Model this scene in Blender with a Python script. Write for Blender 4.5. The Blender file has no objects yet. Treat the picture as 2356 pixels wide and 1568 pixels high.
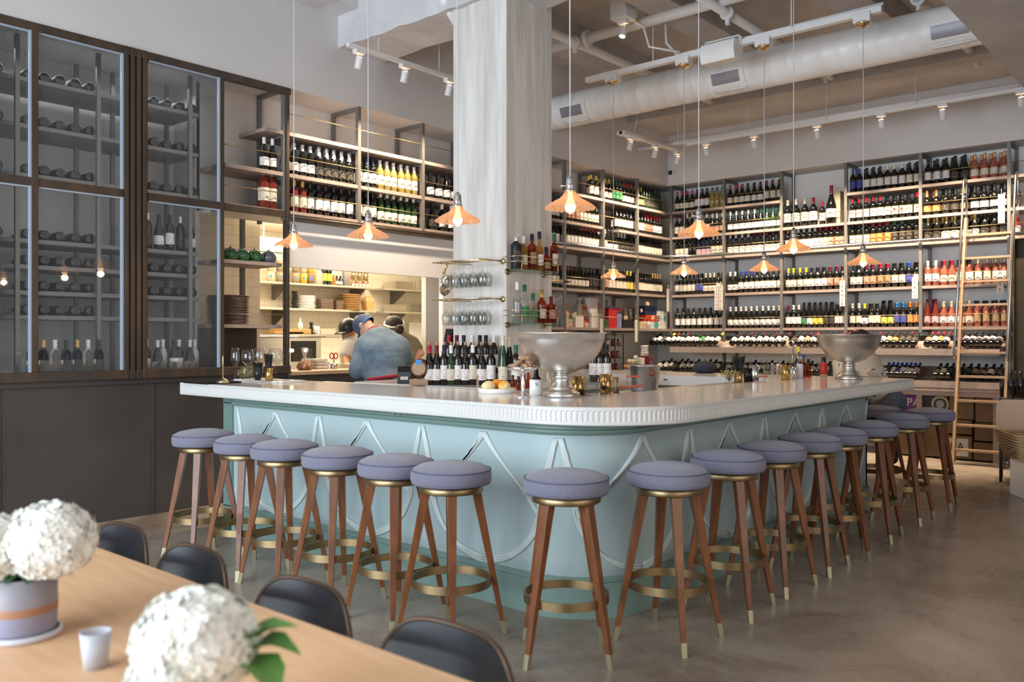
import bpy, bmesh, math, random
from mathutils import Vector, Matrix
random.seed(7)
PI = math.pi
SC = bpy.context.scene
COL = SC.collection
# ------------------------------------------------------------------ camera
HEAD = math.radians(40.9)
CC, SS = math.cos(HEAD), math.sin(HEAD)
CAMH, FPX, YH = 1.39, 1985.0, 778.0
cd = bpy.data.cameras.new('camera'); cam = bpy.data.objects.new('camera', cd); COL.objects.link(cam)
cam.location = (0, 0, CAMH); cam.rotation_euler = (PI/2, 0, HEAD - PI/2)
cd.sensor_width = 36; cd.lens = FPX/2356*36; cd.shift_y = -(784-YH)/2356
cd.clip_start = .05; cd.clip_end = 60
cd.dof.use_dof = True; cd.dof.focus_distance = 6.2; cd.dof.aperture_fstop = 2.8
SC.camera = cam
SC.view_settings.view_transform = 'Standard'; SC.view_settings.look = 'None'
SC.view_settings.gamma = 1; SC.view_settings.exposure = 0.0
SC.view_settings.use_curve_mapping = False
# the photo's columns and rows as rays from the camera, met with the building's own planes
def rr(px): return (px-1178)/FPX
def xat(px, Y): r = rr(px); return Y*(CC+SS*r)/(SS-CC*r)
def yat(px, X): r = rr(px); return X*(SS-CC*r)/(CC+SS*r)
def dep(X, Y): return CC*X+SS*Y
def zat(py, X, Y): return CAMH+(YH-py)/FPX*dep(X, Y)
def onz(px, py, z):
    d = (z-CAMH)*FPX/(YH-py); l = rr(px)*d
    return (CC*d+SS*l, SS*d-CC*l)
def atd(px, d):
    l = rr(px)*d
    return (CC*d+SS*l, SS*d-CC*l)
# ------------------------------------------------------------------ world and large lights
w = bpy.data.worlds.new('world'); SC.world = w; w.use_nodes = True
w.node_tree.nodes['Background'].inputs[0].default_value = (.70, .80, 1.0, 1)
w.node_tree.nodes['Background'].inputs[1].default_value = .18
def area(name, loc, rot, sx, sy, power, color, spread=None):
    l = bpy.data.lights.new(name, 'AREA'); l.shape = 'RECTANGLE'; l.size = sx; l.size_y = sy
    l.energy = power; l.color = color
    if spread: l.spread = spread
    o = bpy.data.objects.new(name, l); COL.objects.link(o); o.location = loc; o.rotation_euler = rot; return o
# shop-front windows behind the camera's left shoulder and behind its right shoulder
area('window_daylight', (-3.2, 3.2, 2.1), (0, -PI/2, 0), 3.4, 6.0, 660, (.80, .90, 1.0))
area('window_daylight_street', (2.0, -3.4, 2.2), (PI/2, 0, 0), 6.0, 3.0, 120, (1.0, .90, .80))
area('kitchen_ceiling_light', (6.2, 8.0, 2.66), (0, 0, 0), 3.0, .9, 135, (1.0, .83, .58))
# ------------------------------------------------------------------ helpers
def link(o): COL.objects.link(o); return o
def tag(o, label, cat, group=None, kind=None):
    o['label'] = label; o['category'] = cat
    if group: o['group'] = group
    if kind: o['kind'] = kind
    return o
def thing(name, label, cat, loc=(0,0,0), rz=0, group=None):
    o = bpy.data.objects.new(name, None); link(o); o.location = loc; o.rotation_euler = (0, 0, rz)
    o.empty_display_size = .05
    return tag(o, label, cat, group)
def dup(root, loc=None, rz=None, label=None, group=None, rot=None):
    r = root.copy(); link(r)
    if loc is not None: r.location = loc
    if rz is not None: r.rotation_euler = (0, 0, rz)
    if rot is not None: r.rotation_euler = rot
    if label: r['label'] = label
    if group: r['group'] = group
    for ch in list(root.children):
        c = ch.copy(); link(c); c.parent = r
        for g in list(ch.children):
            d = g.copy(); link(d); d.parent = c
    return r
class MB:
    def __init__(s): s.v = []; s.f = []; s.m = []; s.sm = []
    def add(s, vs, fs, mi=0, smooth=False):
        n = len(s.v); s.v += [tuple(v) for v in vs]
        for f in fs: s.f.append([i+n for i in f]); s.m.append(mi); s.sm.append(smooth)
        return s
    def box(s, x0, y0, z0, x1, y1, z1, mi=0, M=None):
        vs = [Vector(p) for p in ((x0,y0,z0),(x1,y0,z0),(x1,y1,z0),(x0,y1,z0),(x0,y0,z1),(x1,y0,z1),(x1,y1,z1),(x0,y1,z1))]
        if M: vs = [M @ v for v in vs]
        return s.add(vs, [(3,2,1,0),(4,5,6,7),(0,1,5,4),(1,2,6,5),(2,3,7,6),(3,0,4,7)], mi)
    def lathe(s, prof, n=24, mi=0, M=None, a0=0, a1=2*PI, smooth=True, mis=None, wob=None):
        full = abs(a1-a0-2*PI) < 1e-6; k = n if full else n+1
        vs = []; fs = []
        for r, z in prof:
            for i in range(k):
                a = a0+(a1-a0)*i/n
                q = wob(a, r, z) if wob else (r, z)
                vs.append(Vector((q[0]*math.cos(a), q[0]*math.sin(a), q[1])))
        if M: vs = [M @ v for v in vs]
        b = len(s.v); s.v += [tuple(v) for v in vs]
        for j in range(len(prof)-1):
            for i in range(n):
                i2 = (i+1) % k if full else i+1
                s.f.append([b+j*k+i, b+j*k+i2, b+(j+1)*k+i2, b+(j+1)*k+i]); s.m.append(mis[j] if mis else mi); s.sm.append(smooth)
        return s
    def cyl(s, x, y, z0, z1, r, r1=None, n=16, mi=0, M=None, caps=True, smooth=True):
        r1 = r if r1 is None else r1
        T = Matrix.Translation((x, y, 0)); T = (M @ T) if M else T
        s.lathe([(r, z0), (r1, z1)], n, mi, T, smooth=smooth)
        if caps:
            b = len(s.v)-2*n
            s.f.append([b+i for i in range(n)][::-1]); s.m.append(mi); s.sm.append(False)
            s.f.append([b+n+i for i in range(n)]); s.m.append(mi); s.sm.append(False)
        return s
    def tube(s, pts, r, n=8, mi=0, closed=False, caps=True, rz=None):
        P = [Vector(p) for p in pts]; N = len(P); vs = []
        up = Vector((0, 0, 1)); prev = None
        for i in range(N):
            if closed: t = P[(i+1) % N]-P[i-1]
            else: t = P[min(i+1, N-1)]-P[max(i-1, 0)]
            t.normalize()
            if prev is None:
                a = up if abs(t.dot(up)) < .95 else Vector((1, 0, 0))
                u = t.cross(a).normalized()
            else: u = (prev-t*prev.dot(t)).normalized()
            prev = u; v = t.cross(u)
            ri = r[i] if isinstance(r, (list, tuple)) else r
            for k in range(n):
                a = 2*PI*k/n; vs.append(P[i]+(u*math.cos(a)+v*math.sin(a))*ri)
        fs = []
        M_ = N if closed else N-1
        for i in range(M_):
            j = (i+1) % N
            for k in range(n):
                k2 = (k+1) % n; fs.append((i*n+k, j*n+k, j*n+k2, i*n+k2))
        s.add(vs, fs, mi, True)
        if not closed and caps:
            b = len(s.v)-N*n
            s.f.append([b+k for k in range(n)]); s.m.append(mi); s.sm.append(False)
            s.f.append([b+(N-1)*n+k for k in range(n)][::-1]); s.m.append(mi); s.sm.append(False)
        return s
    def prism(s, poly, z0, z1, mi=0, M=None, side=None):
        n = len(poly); vs = [Vector((x, y, z0)) for x, y in poly]+[Vector((x, y, z1)) for x, y in poly]
        if M: vs = [M @ v for v in vs]
        fs = [list(range(n))[::-1], list(range(n, 2*n))]
        s.add(vs, fs, mi)
        b = len(s.v)-2*n
        for i in range(n):
            j = (i+1) % n; s.f.append([b+i, b+j, b+n+j, b+n+i]); s.m.append(mi if side is None else side); s.sm.append(False)
        return s
    def ball(s, c, r, n=12, m=8, mi=0, sc=(1,1,1), M=None):
        prof = [(max(1e-4, math.sin(PI*j/m)), -math.cos(PI*j/m)) for j in range(m+1)]
        T = Matrix.Translation(c) @ Matrix.Diagonal((r*sc[0], r*sc[1], r*sc[2], 1))
        T = (M @ T) if M else T
        return s.lathe(prof, n, mi, T)
    def mesh(s, name, mats):
        me = bpy.data.meshes.new(name); me.from_pydata(s.v, [], s.f)
        mats = mats if isinstance(mats, (list, tuple)) else [mats]
        for m in mats: me.materials.append(m)
        me.polygons.foreach_set('material_index', s.m); me.polygons.foreach_set('use_smooth', s.sm)
        me.update(); return me
    def obj(s, name, mats, parent=None, bevel=0, loc=None):
        o = bpy.data.objects.new(name, s.mesh(name, mats)); link(o)
        if parent: o.parent = parent
        if loc: o.location = loc
        if bevel:
            b = o.modifiers.new('bevel', 'BEVEL'); b.width = bevel; b.segments = 2; b.limit_method = 'ANGLE'
        return o
def struct(name, mb, m, bevel=0):
    o = mb.obj(name, m, None, bevel); o['kind'] = 'structure'; return o
def T(x, y, z): return Matrix.Translation((x, y, z))
def R(a, ax): return Matrix.Rotation(a, 4, ax)
# ------------------------------------------------------------------ materials
MATS = {}
def hexc(c):
    return tuple(c)+(1,) if len(c) == 3 else c
def mat(name, col, rough=.5, metal=0, spec=.5, col2=None, nscale=8, nstretch=(1,1,1), bump=0, bscale=60, emit=0, ecol=None,
        trans=0, ior=1.45, coat=0, alpha=1, sheen=0, contrast=(.35, .65), detail=4):
    m = bpy.data.materials.new(name); m.use_nodes = True; nt = m.node_tree; b = nt.nodes['Principled BSDF']
    b.inputs['Base Color'].default_value = hexc(col); b.inputs['Roughness'].default_value = rough
    b.inputs['Metallic'].default_value = metal; b.inputs['Specular IOR Level'].default_value = spec
    b.inputs['IOR'].default_value = ior; b.inputs['Transmission Weight'].default_value = trans
    b.inputs['Coat Weight'].default_value = coat; b.inputs['Alpha'].default_value = alpha
    b.inputs['Sheen Weight'].default_value = sheen
    if emit:
        b.inputs['Emission Color'].default_value = hexc(ecol or col); b.inputs['Emission Strength'].default_value = emit
    if col2 or bump:
        tc = nt.nodes.new('ShaderNodeTexCoord'); mp = nt.nodes.new('ShaderNodeMapping'); mp.inputs['Scale'].default_value = nstretch
        nt.links.new(tc.outputs['Object'], mp.inputs[0])
    if col2:
        nz = nt.nodes.new('ShaderNodeTexNoise'); nz.inputs['Scale'].default_value = nscale; nz.inputs['Detail'].default_value = detail
        nt.links.new(mp.outputs[0], nz.inputs['Vector'])
        rp = nt.nodes.new('ShaderNodeValToRGB'); rp.color_ramp.elements[0].position = contrast[0]; rp.color_ramp.elements[1].position = contrast[1]
        rp.color_ramp.elements[0].color = hexc(col); rp.color_ramp.elements[1].color = hexc(col2)
        nt.links.new(nz.outputs['Fac'], rp.inputs[0]); nt.links.new(rp.outputs[0], b.inputs['Base Color'])
    if bump:
        n2 = nt.nodes.new('ShaderNodeTexNoise'); n2.inputs['Scale'].default_value = bscale; n2.inputs['Detail'].default_value = 3
        nt.links.new(mp.outputs[0], n2.inputs['Vector'])
        bp = nt.nodes.new('ShaderNodeBump'); bp.inputs['Strength'].default_value = bump; bp.inputs['Distance'].default_value = .01
        nt.links.new(n2.outputs['Fac'], bp.inputs['Height']); nt.links.new(bp.outputs[0], b.inputs['Normal'])
    MATS[name] = m; return m
M = MATS
mat('wall_paint', (.56,.55,.55), .7, col2=(.60,.59,.585), nscale=1.2, bump=.05, bscale=90)
mat('ceiling_paint', (.42,.40,.385), .8, col2=(.50,.485,.47), nscale=2.2, bump=.25, bscale=14)
mat('beam_paint', (.52,.52,.53), .75, col2=(.60,.60,.61), nscale=3, bump=.5, bscale=22)
mat('white_metal', (.72,.72,.72), .35)
mat('duct_paint', (.84,.84,.83), .38, col2=(.76,.76,.75), nscale=3)
mat('dark_panel', (.060,.050,.047), .32, col2=(.078,.066,.060), nscale=2.0, bump=.05, bscale=300)
mat('aged_steel', (.075,.062,.052), .42, metal=.6, col2=(.13,.085,.055), nscale=9, nstretch=(1,1,.25), contrast=(.4,.75))
mat('pane_edge', (.34,.40,.48), .35)  # daylight caught on the frame reveals, put into the colour
mat('shelf_metal', (.17,.16,.148), .45, metal=.3)
mat('shelf_wood', (.36,.285,.245), .55, col2=(.27,.21,.18), nscale=5, nstretch=(6,6,30))
mat('niche_paint', (.62,.61,.595), .7)
mat('niche_blue', (.80,.81,.80), .7)
mat('brass', (.40,.29,.155), .40, metal=1, col2=(.32,.23,.12), nscale=9)
mat('brass_light', (.78,.64,.40), .22, metal=1)
mat('rail_brass', (.34,.24,.12), .4, metal=.8)
mat('chrome', (.80,.80,.80), .10, metal=1)
mat('brushed_chrome', (.48,.48,.49), .28, metal=1)
mat('pewter', (.68,.65,.61), .36, metal=1, col2=(.52,.49,.45), nscale=9, bump=.10, bscale=30, contrast=(.3,.7))
mat('stone_top', (.66,.635,.61), .13, col2=(.72,.695,.67), nscale=160)
mat('stone_edge', (.66,.65,.62), .32, col2=(.60,.59,.56), nscale=200)
mat('bar_paint', (.42,.525,.53), .38, col2=(.39,.495,.505), nscale=2)
mat('bar_trim', (.215,.32,.285), .35)
mat('bar_mould', (.60,.68,.66), .4)
mat('stool_wood', (.235,.080,.026), .36, col2=(.15,.052,.018), nscale=6, nstretch=(6,6,.6), coat=.2)
mat('ferrule', (.42,.37,.24), .42, metal=.7)
mat('stool_cloth', (.215,.213,.280), .92, col2=(.160,.162,.220), nscale=130, nstretch=(1,1,2.5), bump=.35, bscale=260, sheen=.3)
mat('piping', (.12,.12,.18), .85)
mat('table_wood', (.80,.50,.28), .42, col2=(.72,.43,.23), nscale=5, nstretch=(9,.8,1))
mat('chair_metal', (.010,.012,.017), .28, col2=(.030,.024,.016), nscale=7, contrast=(.5,.75))
mat('chair_edge', (.085,.050,.032), .35, metal=.6)
mat('petal', (.88,.87,.82), .8, col2=(.80,.80,.72), nscale=14, trans=0)
mat('leaf', (.10,.26,.05), .5, col2=(.16,.34,.09), nscale=10)
mat('leaf_dark', (.03,.10,.03), .55)
mat('vase_grey', (.25,.24,.27), .55, col2=(.31,.29,.31), nscale=6)
mat('vase_band', (.36,.18,.10), .6)
mat('vase_white', (.62,.62,.68), .5)
mat('frosted', (.72,.74,.80), .5, alpha=1)
mat('bulb', (1,.62,.30), .3, emit=14, ecol=(1,.62,.32))
mat('spot_glow', (1,.75,.45), .3, emit=16, ecol=(1,.74,.45))
mat('spot_warm', (1,.6,.35), .3, emit=6, ecol=(1,.58,.33))
mat('cord', (.58,.58,.62), .5)
mat('tile', (.80,.74,.62), .25)
mat('kitchen_shelf', (.52,.48,.40), .3, metal=.4)
mat('steel', (.62,.60,.56), .22, metal=1)
mat('black', (.012,.012,.013), .35)
mat('black_gloss', (.010,.010,.011), .12)
mat('kitchen_ceiling', (.80,.74,.62), .6)
mat('tube_glow', (1,.95,.85), .5, emit=6, ecol=(1,.93,.80))
mat('denim_shirt', (.085,.125,.17), .9, col2=(.125,.175,.22), nscale=9, bump=1.0, bscale=13)
mat('denim_cap', (.035,.055,.11), .85, col2=(.065,.09,.15), nscale=12)
mat('apron_red', (.27,.015,.03), .8)
mat('jeans', (.07,.09,.13), .9, col2=(.10,.13,.18), nscale=14)
mat('skin', (.46,.24,.16), .5, col2=(.52,.28,.19), nscale=10)
mat('skin_tan', (.42,.20,.10), .5)
mat('white_cloth', (.74,.70,.64), .85)
mat('olive_cloth', (.20,.17,.10), .9)
mat('hair_dark', (.022,.013,.009), .6, bump=.5, bscale=120)
mat('cream_shirt', (.62,.57,.48), .85, col2=(.05,.06,.10), nscale=30, contrast=(.62,.65), detail=2)
mat('cardboard', (.17,.11,.065), .8, col2=(.14,.09,.055), nscale=5)
mat('wood_light', (.40,.27,.17), .5, col2=(.34,.22,.135), nscale=6, nstretch=(2,2,9))
mat('paper', (.62,.57,.50), .8)
mat('paper_tan', (.52,.41,.27), .8)
mat('cork', (.45,.28,.17), .8, col2=(.36,.21,.13), nscale=40)
mat('orange_skin', (.78,.28,.03), .4, bump=.2, bscale=160)
mat('lemon_peeled', (.78,.62,.26), .45, col2=(.80,.72,.48), nscale=9)
mat('ceramic', (.80,.79,.76), .2)
mat('gold_glass', (.62,.40,.15), .2, metal=.9, col2=(.30,.17,.05), nscale=26, contrast=(.45,.7))
mat('green_glaze', (.035,.15,.055), .12, coat=.6)
mat('grey_glaze', (.14,.15,.17), .15, coat=.6)
mat('plate_brown', (.20,.13,.10), .4, col2=(.15,.09,.07), nscale=14)
def glassmat(name, col, mixf=.0, rough=.0, tcol=None, ior_f=1.45, refl=1.0):
    m = bpy.data.materials.new(name); m.use_nodes = True; nt = m.node_tree; nt.nodes.remove(nt.nodes['Principled BSDF'])
    out = nt.nodes['Material Output']; tr = nt.nodes.new('ShaderNodeBsdfTransparent'); gl = nt.nodes.new('ShaderNodeBsdfGlossy')
    lw = nt.nodes.new('ShaderNodeLayerWeight'); lw.inputs[0].default_value = .5; pw = nt.nodes.new('ShaderNodeMath'); pw.operation = 'POWER'; pw.inputs[1].default_value = 4.0
    nt.links.new(lw.outputs['Facing'], pw.inputs[0]); fr = nt.nodes.new('ShaderNodeMath'); fr.operation = 'MULTIPLY_ADD'; fr.inputs[1].default_value = .75; fr.inputs[2].default_value = .035
    nt.links.new(pw.outputs[0], fr.inputs[0]); mx = nt.nodes.new('ShaderNodeMixShader')
    tr.inputs[0].default_value = hexc(tcol or col); gl.inputs['Roughness'].default_value = rough
    gl.inputs[0].default_value = (refl, refl, refl, 1)
    nt.links.new(fr.outputs[0], mx.inputs[0]); nt.links.new(tr.outputs[0], mx.inputs[1]); nt.links.new(gl.outputs[0], mx.inputs[2])
    last = mx
    if mixf:
        df = nt.nodes.new('ShaderNodeBsdfDiffuse'); df.inputs[0].default_value = hexc(col)
        m2 = nt.nodes.new('ShaderNodeMixShader'); m2.inputs[0].default_value = mixf
        nt.links.new(mx.outputs[0], m2.inputs[1]); nt.links.new(df.outputs[0], m2.inputs[2]); last = m2
    nt.links.new(last.outputs[0], out.inputs[0]); MATS[name] = m; return m
glassmat('glass_clear', (.9,.9,.9), tcol=(.93,.94,.94), ior_f=1.6)
glassmat('glass_shelf', (.3,.6,.5), tcol=(.70,.88,.80), ior_f=1.5)
glassmat('plastic_clear', (.75,.70,.60), mixf=.35, tcol=(.9,.88,.8))
glassmat('glass_whisky', (.35,.07,.01), tcol=(.70,.22,.05), mixf=.12)
glassmat('glass_gold', (.6,.35,.1), tcol=(.85,.62,.25), mixf=.12)
def shade_glass():
    m = bpy.data.materials.new('amber_glass'); m.use_nodes = True; nt = m.node_tree; nt.nodes.remove(nt.nodes['Principled BSDF'])
    out = nt.nodes['Material Output']; N = nt.nodes.new
    tl = N('ShaderNodeBsdfTranslucent'); tl.inputs[0].default_value = (.50,.33,.22,1)
    df = N('ShaderNodeBsdfDiffuse'); df.inputs[0].default_value = (.33,.22,.16,1)
    gl = N('ShaderNodeBsdfGlossy'); gl.inputs['Roughness'].default_value = .12; tr = N('ShaderNodeBsdfTransparent'); tr.inputs[0].default_value = (.75,.50,.34,1)
    a = N('ShaderNodeMixShader'); a.inputs[0].default_value = .60; nt.links.new(tl.outputs[0], a.inputs[1]); nt.links.new(df.outputs[0], a.inputs[2])
    b = N('ShaderNodeMixShader'); b.inputs[0].default_value = .30; nt.links.new(a.outputs[0], b.inputs[1]); nt.links.new(tr.outputs[0], b.inputs[2])
    c = N('ShaderNodeMixShader'); c.inputs[0].default_value = .16; nt.links.new(b.outputs[0], c.inputs[1]); nt.links.new(gl.outputs[0], c.inputs[2])
    nt.links.new(c.outputs[0], out.inputs[0]); MATS['amber_glass'] = m
shade_glass()
def mesh_glass():      # wired glass of the cabinets: fine diagonal wires in a dusky pane
    m = bpy.data.materials.new('wired_glass'); m.use_nodes = True; nt = m.node_tree; nt.nodes.remove(nt.nodes['Principled BSDF'])
    out = nt.nodes['Material Output']; N = nt.nodes.new; L = nt.links.new
    tc = N('ShaderNodeTexCoord'); sp = N('ShaderNodeSeparateXYZ'); L(tc.outputs['Object'], sp.inputs[0])
    hs = []
    for sg in (1, -1):
        q = N('ShaderNodeMath'); q.operation = 'MULTIPLY'; q.inputs[1].default_value = sg*1.15; L(sp.outputs['Z'], q.inputs[0])
        a = N('ShaderNodeMath'); a.operation = 'ADD'; L(sp.outputs['X'], a.inputs[0]); L(q.outputs[0], a.inputs[1])
        b = N('ShaderNodeMath'); b.operation = 'MULTIPLY'; b.inputs[1].default_value = 52; L(a.outputs[0], b.inputs[0])
        c = N('ShaderNodeMath'); c.operation = 'FRACT'; L(b.outputs[0], c.inputs[0])
        d = N('ShaderNodeMath'); d.operation = 'LESS_THAN'; d.inputs[1].default_value = .11; L(c.outputs[0], d.inputs[0]); hs.append(d)
    mxx = N('ShaderNodeMath'); mxx.operation = 'MAXIMUM'; L(hs[0].outputs[0], mxx.inputs[0]); L(hs[1].outputs[0], mxx.inputs[1])
    tr = N('ShaderNodeBsdfTransparent'); tr.inputs[0].default_value = (.84,.86,.88,1)
    gl = N('ShaderNodeBsdfGlossy'); gl.inputs['Roughness'].default_value = .02; gl.inputs[0].default_value = (.8,.85,.9,1)
    fr = N('ShaderNodeFresnel'); fr.inputs[0].default_value = 1.5
    a = N('ShaderNodeMixShader'); L(fr.outputs[0], a.inputs[0]); L(tr.outputs[0], a.inputs[1]); L(gl.outputs[0], a.inputs[2])
    df = N('ShaderNodeBsdfDiffuse'); df.inputs[0].default_value = (.15,.16,.165,1)
    b = N('ShaderNodeMixShader'); L(mxx.outputs[0], b.inputs[0]); L(a.outputs[0], b.inputs[1]); L(df.outputs[0], b.inputs[2])
    L(b.outputs[0], out.inputs[0]); MATS['wired_glass'] = m
mesh_glass()
def floor_mat():
    m = mat('floor_concrete', (.33,.29,.25), .16); nt = m.node_tree; N = nt.nodes.new; L = nt.links.new; b = nt.nodes['Principled BSDF']
    tc = N('ShaderNodeTexCoord'); n1 = N('ShaderNodeTexNoise'); n1.inputs['Scale'].default_value = 1.3; n1.inputs['Detail'].default_value = 7; n1.inputs['Roughness'].default_value = .65; n1.inputs['Distortion'].default_value = .6
    L(tc.outputs['Object'], n1.inputs['Vector'])
    r1 = N('ShaderNodeValToRGB'); e = r1.color_ramp.elements; e[0].position = .32; e[0].color = (.20,.150,.11,1); e[1].position = .68; e[1].color = (.41,.335,.265,1)
    k = r1.color_ramp.elements.new(.5); k.color = (.31,.25,.195,1)
    L(n1.outputs['Fac'], r1.inputs[0])
    n2 = N('ShaderNodeTexNoise'); n2.inputs['Scale'].default_value = 5.0; n2.inputs['Detail'].default_value = 5; n2.inputs['Distortion'].default_value = 1.2; L(tc.outputs['Object'], n2.inputs['Vector'])
    r2 = N('ShaderNodeValToRGB'); e = r2.color_ramp.elements; e[0].position = .485; e[0].color = (1,1,1,1); e[1].position = .515; e[1].color = (1,1,1,1); k = e.new(.5); k.color = (.70,.62,.54,1)
    L(n2.outputs['Fac'], r2.inputs[0])
    mx = N('ShaderNodeMix'); mx.data_type = 'RGBA'; mx.blend_type = 'MULTIPLY'; mx.inputs['Factor'].default_value = .6
    L(r1.outputs[0], mx.inputs['A']); L(r2.outputs[0], mx.inputs['B']); L(mx.outputs['Result'], b.inputs['Base Color'])
    rr_ = N('ShaderNodeMapRange'); rr_.inputs['To Min'].default_value = .20; rr_.inputs['To Max'].default_value = .36; L(n1.outputs['Fac'], rr_.inputs['Value']); L(rr_.outputs[0], b.inputs['Roughness'])
floor_mat()
def concrete_mat():
    m = mat('concrete', (.5,.48,.45), .75); nt = m.node_tree; N = nt.nodes.new; L = nt.links.new; b = nt.nodes['Principled BSDF']
    tc = N('ShaderNodeTexCoord'); mp = N('ShaderNodeMapping'); mp.inputs['Scale'].default_value = (7, 7, .55); L(tc.outputs['Object'], mp.inputs[0])
    n1 = N('ShaderNodeTexNoise'); n1.inputs['Scale'].default_value = 1.6; n1.inputs['Detail'].default_value = 8; n1.inputs['Roughness'].default_value = .62; L(mp.outputs[0], n1.inputs['Vector'])
    r1 = N('ShaderNodeValToRGB'); e = r1.color_ramp.elements; e[0].position = .3; e[0].color = (.50,.47,.43,1); e[1].position = .62; e[1].color = (.72,.70,.665,1)
    L(n1.outputs['Fac'], r1.inputs[0]); L(r1.outputs[0], b.inputs['Base Color'])
    n2 = N('ShaderNodeTexNoise'); n2.inputs['Scale'].default_value = 26; n2.inputs['Detail'].default_value = 5; L(tc.outputs['Object'], n2.inputs['Vector'])
    bp = N('ShaderNodeBump'); bp.inputs['Strength'].default_value = .35; bp.inputs['Distance'].default_value = .008; L(n2.outputs['Fac'], bp.inputs['Height']); L(bp.outputs[0], b.inputs['Normal'])
concrete_mat()
def tile_mat():
    m = mat('wall_tile', (.78,.72,.60), .3); nt = m.node_tree; N = nt.nodes.new; L = nt.links.new; b = nt.nodes['Principled BSDF']
    tc = N('ShaderNodeTexCoord'); mp = N('ShaderNodeMapping'); mp.inputs['Rotation'].default_value = (PI/2, 0, 0); L(tc.outputs['Object'], mp.inputs[0])
    br = N('ShaderNodeTexBrick'); br.inputs['Scale'].default_value = 1; br.inputs['Brick Width'].default_value = .20; br.inputs['Row Height'].default_value = .10; br.inputs['Mortar Size'].default_value = .003
    br.inputs['Color1'].default_value = (.80,.74,.62,1); br.inputs['Color2'].default_value = (.76,.70,.58,1); br.inputs['Mortar'].default_value = (.60,.52,.40,1)
    L(mp.outputs[0], br.inputs['Vector']); L(br.outputs['Color'], b.inputs['Base Color'])
tile_mat()
# ================================================================== THE SETTING
YF, XF = 6.55, 11.05            # faces of the shelving on the kitchen wall and on the far wall
ZS = 3.62                       # underside of the soffit over the shelves
ZC = 4.75
struct('floor', MB().box(-5, -5, -.1, 13, 10, 0), M['floor_concrete'])
struct('ceiling', MB().box(-5, -5, ZC, 13, 10, ZC+.1), M['ceiling_paint'])
b = MB(); b.box(-3, YF, ZS, 11.5, 7.7, ZC)                              # upper wall over the cabinets and shelves
struct('wall_left', b, M['wall_paint'])
struct('wall_far', MB().box(XF, -3, ZS, 12, YF, ZC), M['wall_paint'])
struct('trim_1', MB().box(11.47, -3, 0, 11.6, 6.98, ZS), M['niche_blue'])
b = MB().box(3.87, 6.98, 2.5, 6.6, 7.05, ZS).box(6.6, 6.98, 0, 11.6, 7.05, ZS)
struct('trim_2', b, M['niche_paint'])
b = MB().box(-3, 6.62, 0, 4.53, 6.72, 1.1)
struct('wall_left_lower', b, M['dark_panel'])
b = MB()
for x in (-2.2, -1.1, 0, 1.1, 2.2, 3.3): b.box(x, 6.612, .0, x+.006, 6.62, 1.07)
b.box(-3, 6.585, 1.04, 4.53, 6.62, 1.1)
struct('trim_3', b, M['dark_panel'])
struct('trim_4', MB().box(4.53, YF+.01, 2.03, 6.62, YF+.06, 2.5).box(6.45, YF+.01, 0, 6.62, YF+.07, 2.04), M['wall_paint'])
# dropped ceiling at the right
struct('trim_5', MB().box(2.5, -5, 3.64, 12, 1.6, ZC), M['ceiling_paint'])
# concrete beam over the column, edge beam along the wall, joists
def rough_box(x0, y0, z0, x1, y1, z1, step=.22, j=.012, seed=1):
    rnd = random.Random(seed); mb = MB()
    L = max(x1-x0, y1-y0); n = max(2, int(L/step)); alongx = (x1-x0) > (y1-y0); vs = []
    for i in range(n+1):
        t = i/n
        for (a, c) in ((0, 0), (1, 0), (1, 1), (0, 1)):
            if alongx: p = [x0+(x1-x0)*t, y0+(y1-y0)*a, z0+(z1-z0)*c]
            else: p = [x0+(x1-x0)*a, y0+(y1-y0)*t, z0+(z1-z0)*c]
            if c == 0: p[2] += rnd.uniform(-j, j); p[1 if alongx else 0] += rnd.uniform(-j, j)
            vs.append(p)
    fs = [(4*i+k, 4*i+(k+1) % 4, 4*i+4+(k+1) % 4, 4*i+4+k) for i in range(n) for k in range(4)]+[(0, 1, 2, 3), (4*n+3, 4*n+2, 4*n+1, 4*n)]
    return mb.add(vs, fs)
struct('trim_6', rough_box(5.06, 1.6, 4.12, 5.60, YF, ZC, .12, .012, 1), M['beam_paint'])
struct('trim_7', rough_box(-3, 6.25, 4.42, 5.06, YF, ZC, .2, .008, 2), M['beam_paint'])
for i, (y, w_) in enumerate(((5.5, .34), (4.1, .34), (2.7, .34))):
    struct('trim_%d' % (8+i), rough_box(5.6, y, 4.5, XF, y+w_, ZC, .3, .006, 5+i), M['ceiling_paint'])
struct('trim_11', rough_box(10.0, 1.6, 4.35, XF, YF, ZC, .3, .006, 9), M['ceiling_paint'])
# column
CX0, CY0, CS = 5.11, 4.49, .59
b = MB().box(CX0, CY0, 0, CX0+CS, CY0+CS, ZC)
col = struct('column', b, M['concrete'], .012)
# ------------------------------------------------------------------ kitchen shell
b = MB().box(3.9, 9.2, 0, 9.3, 9.3, 2.75)
struct('wall_kitchen_back', b, M['wall_tile'])
struct('wall_kitchen_side', MB().box(3.0, 7.6, 0, 4.90, 9.2, 2.75), M['wall_tile'])
struct('wall_kitchen_right', MB().box(9.2, 7.05, 0, 9.3, 9.2, 2.75), M['tile'])
struct('ceiling_kitchen', MB().box(3.9, 7.06, 2.70, 9.3, 9.3, 2.76).box(3.88, 6.63, 2.47, 6.6, 7.0, 2.5), M['kitchen_ceiling'])
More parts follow.
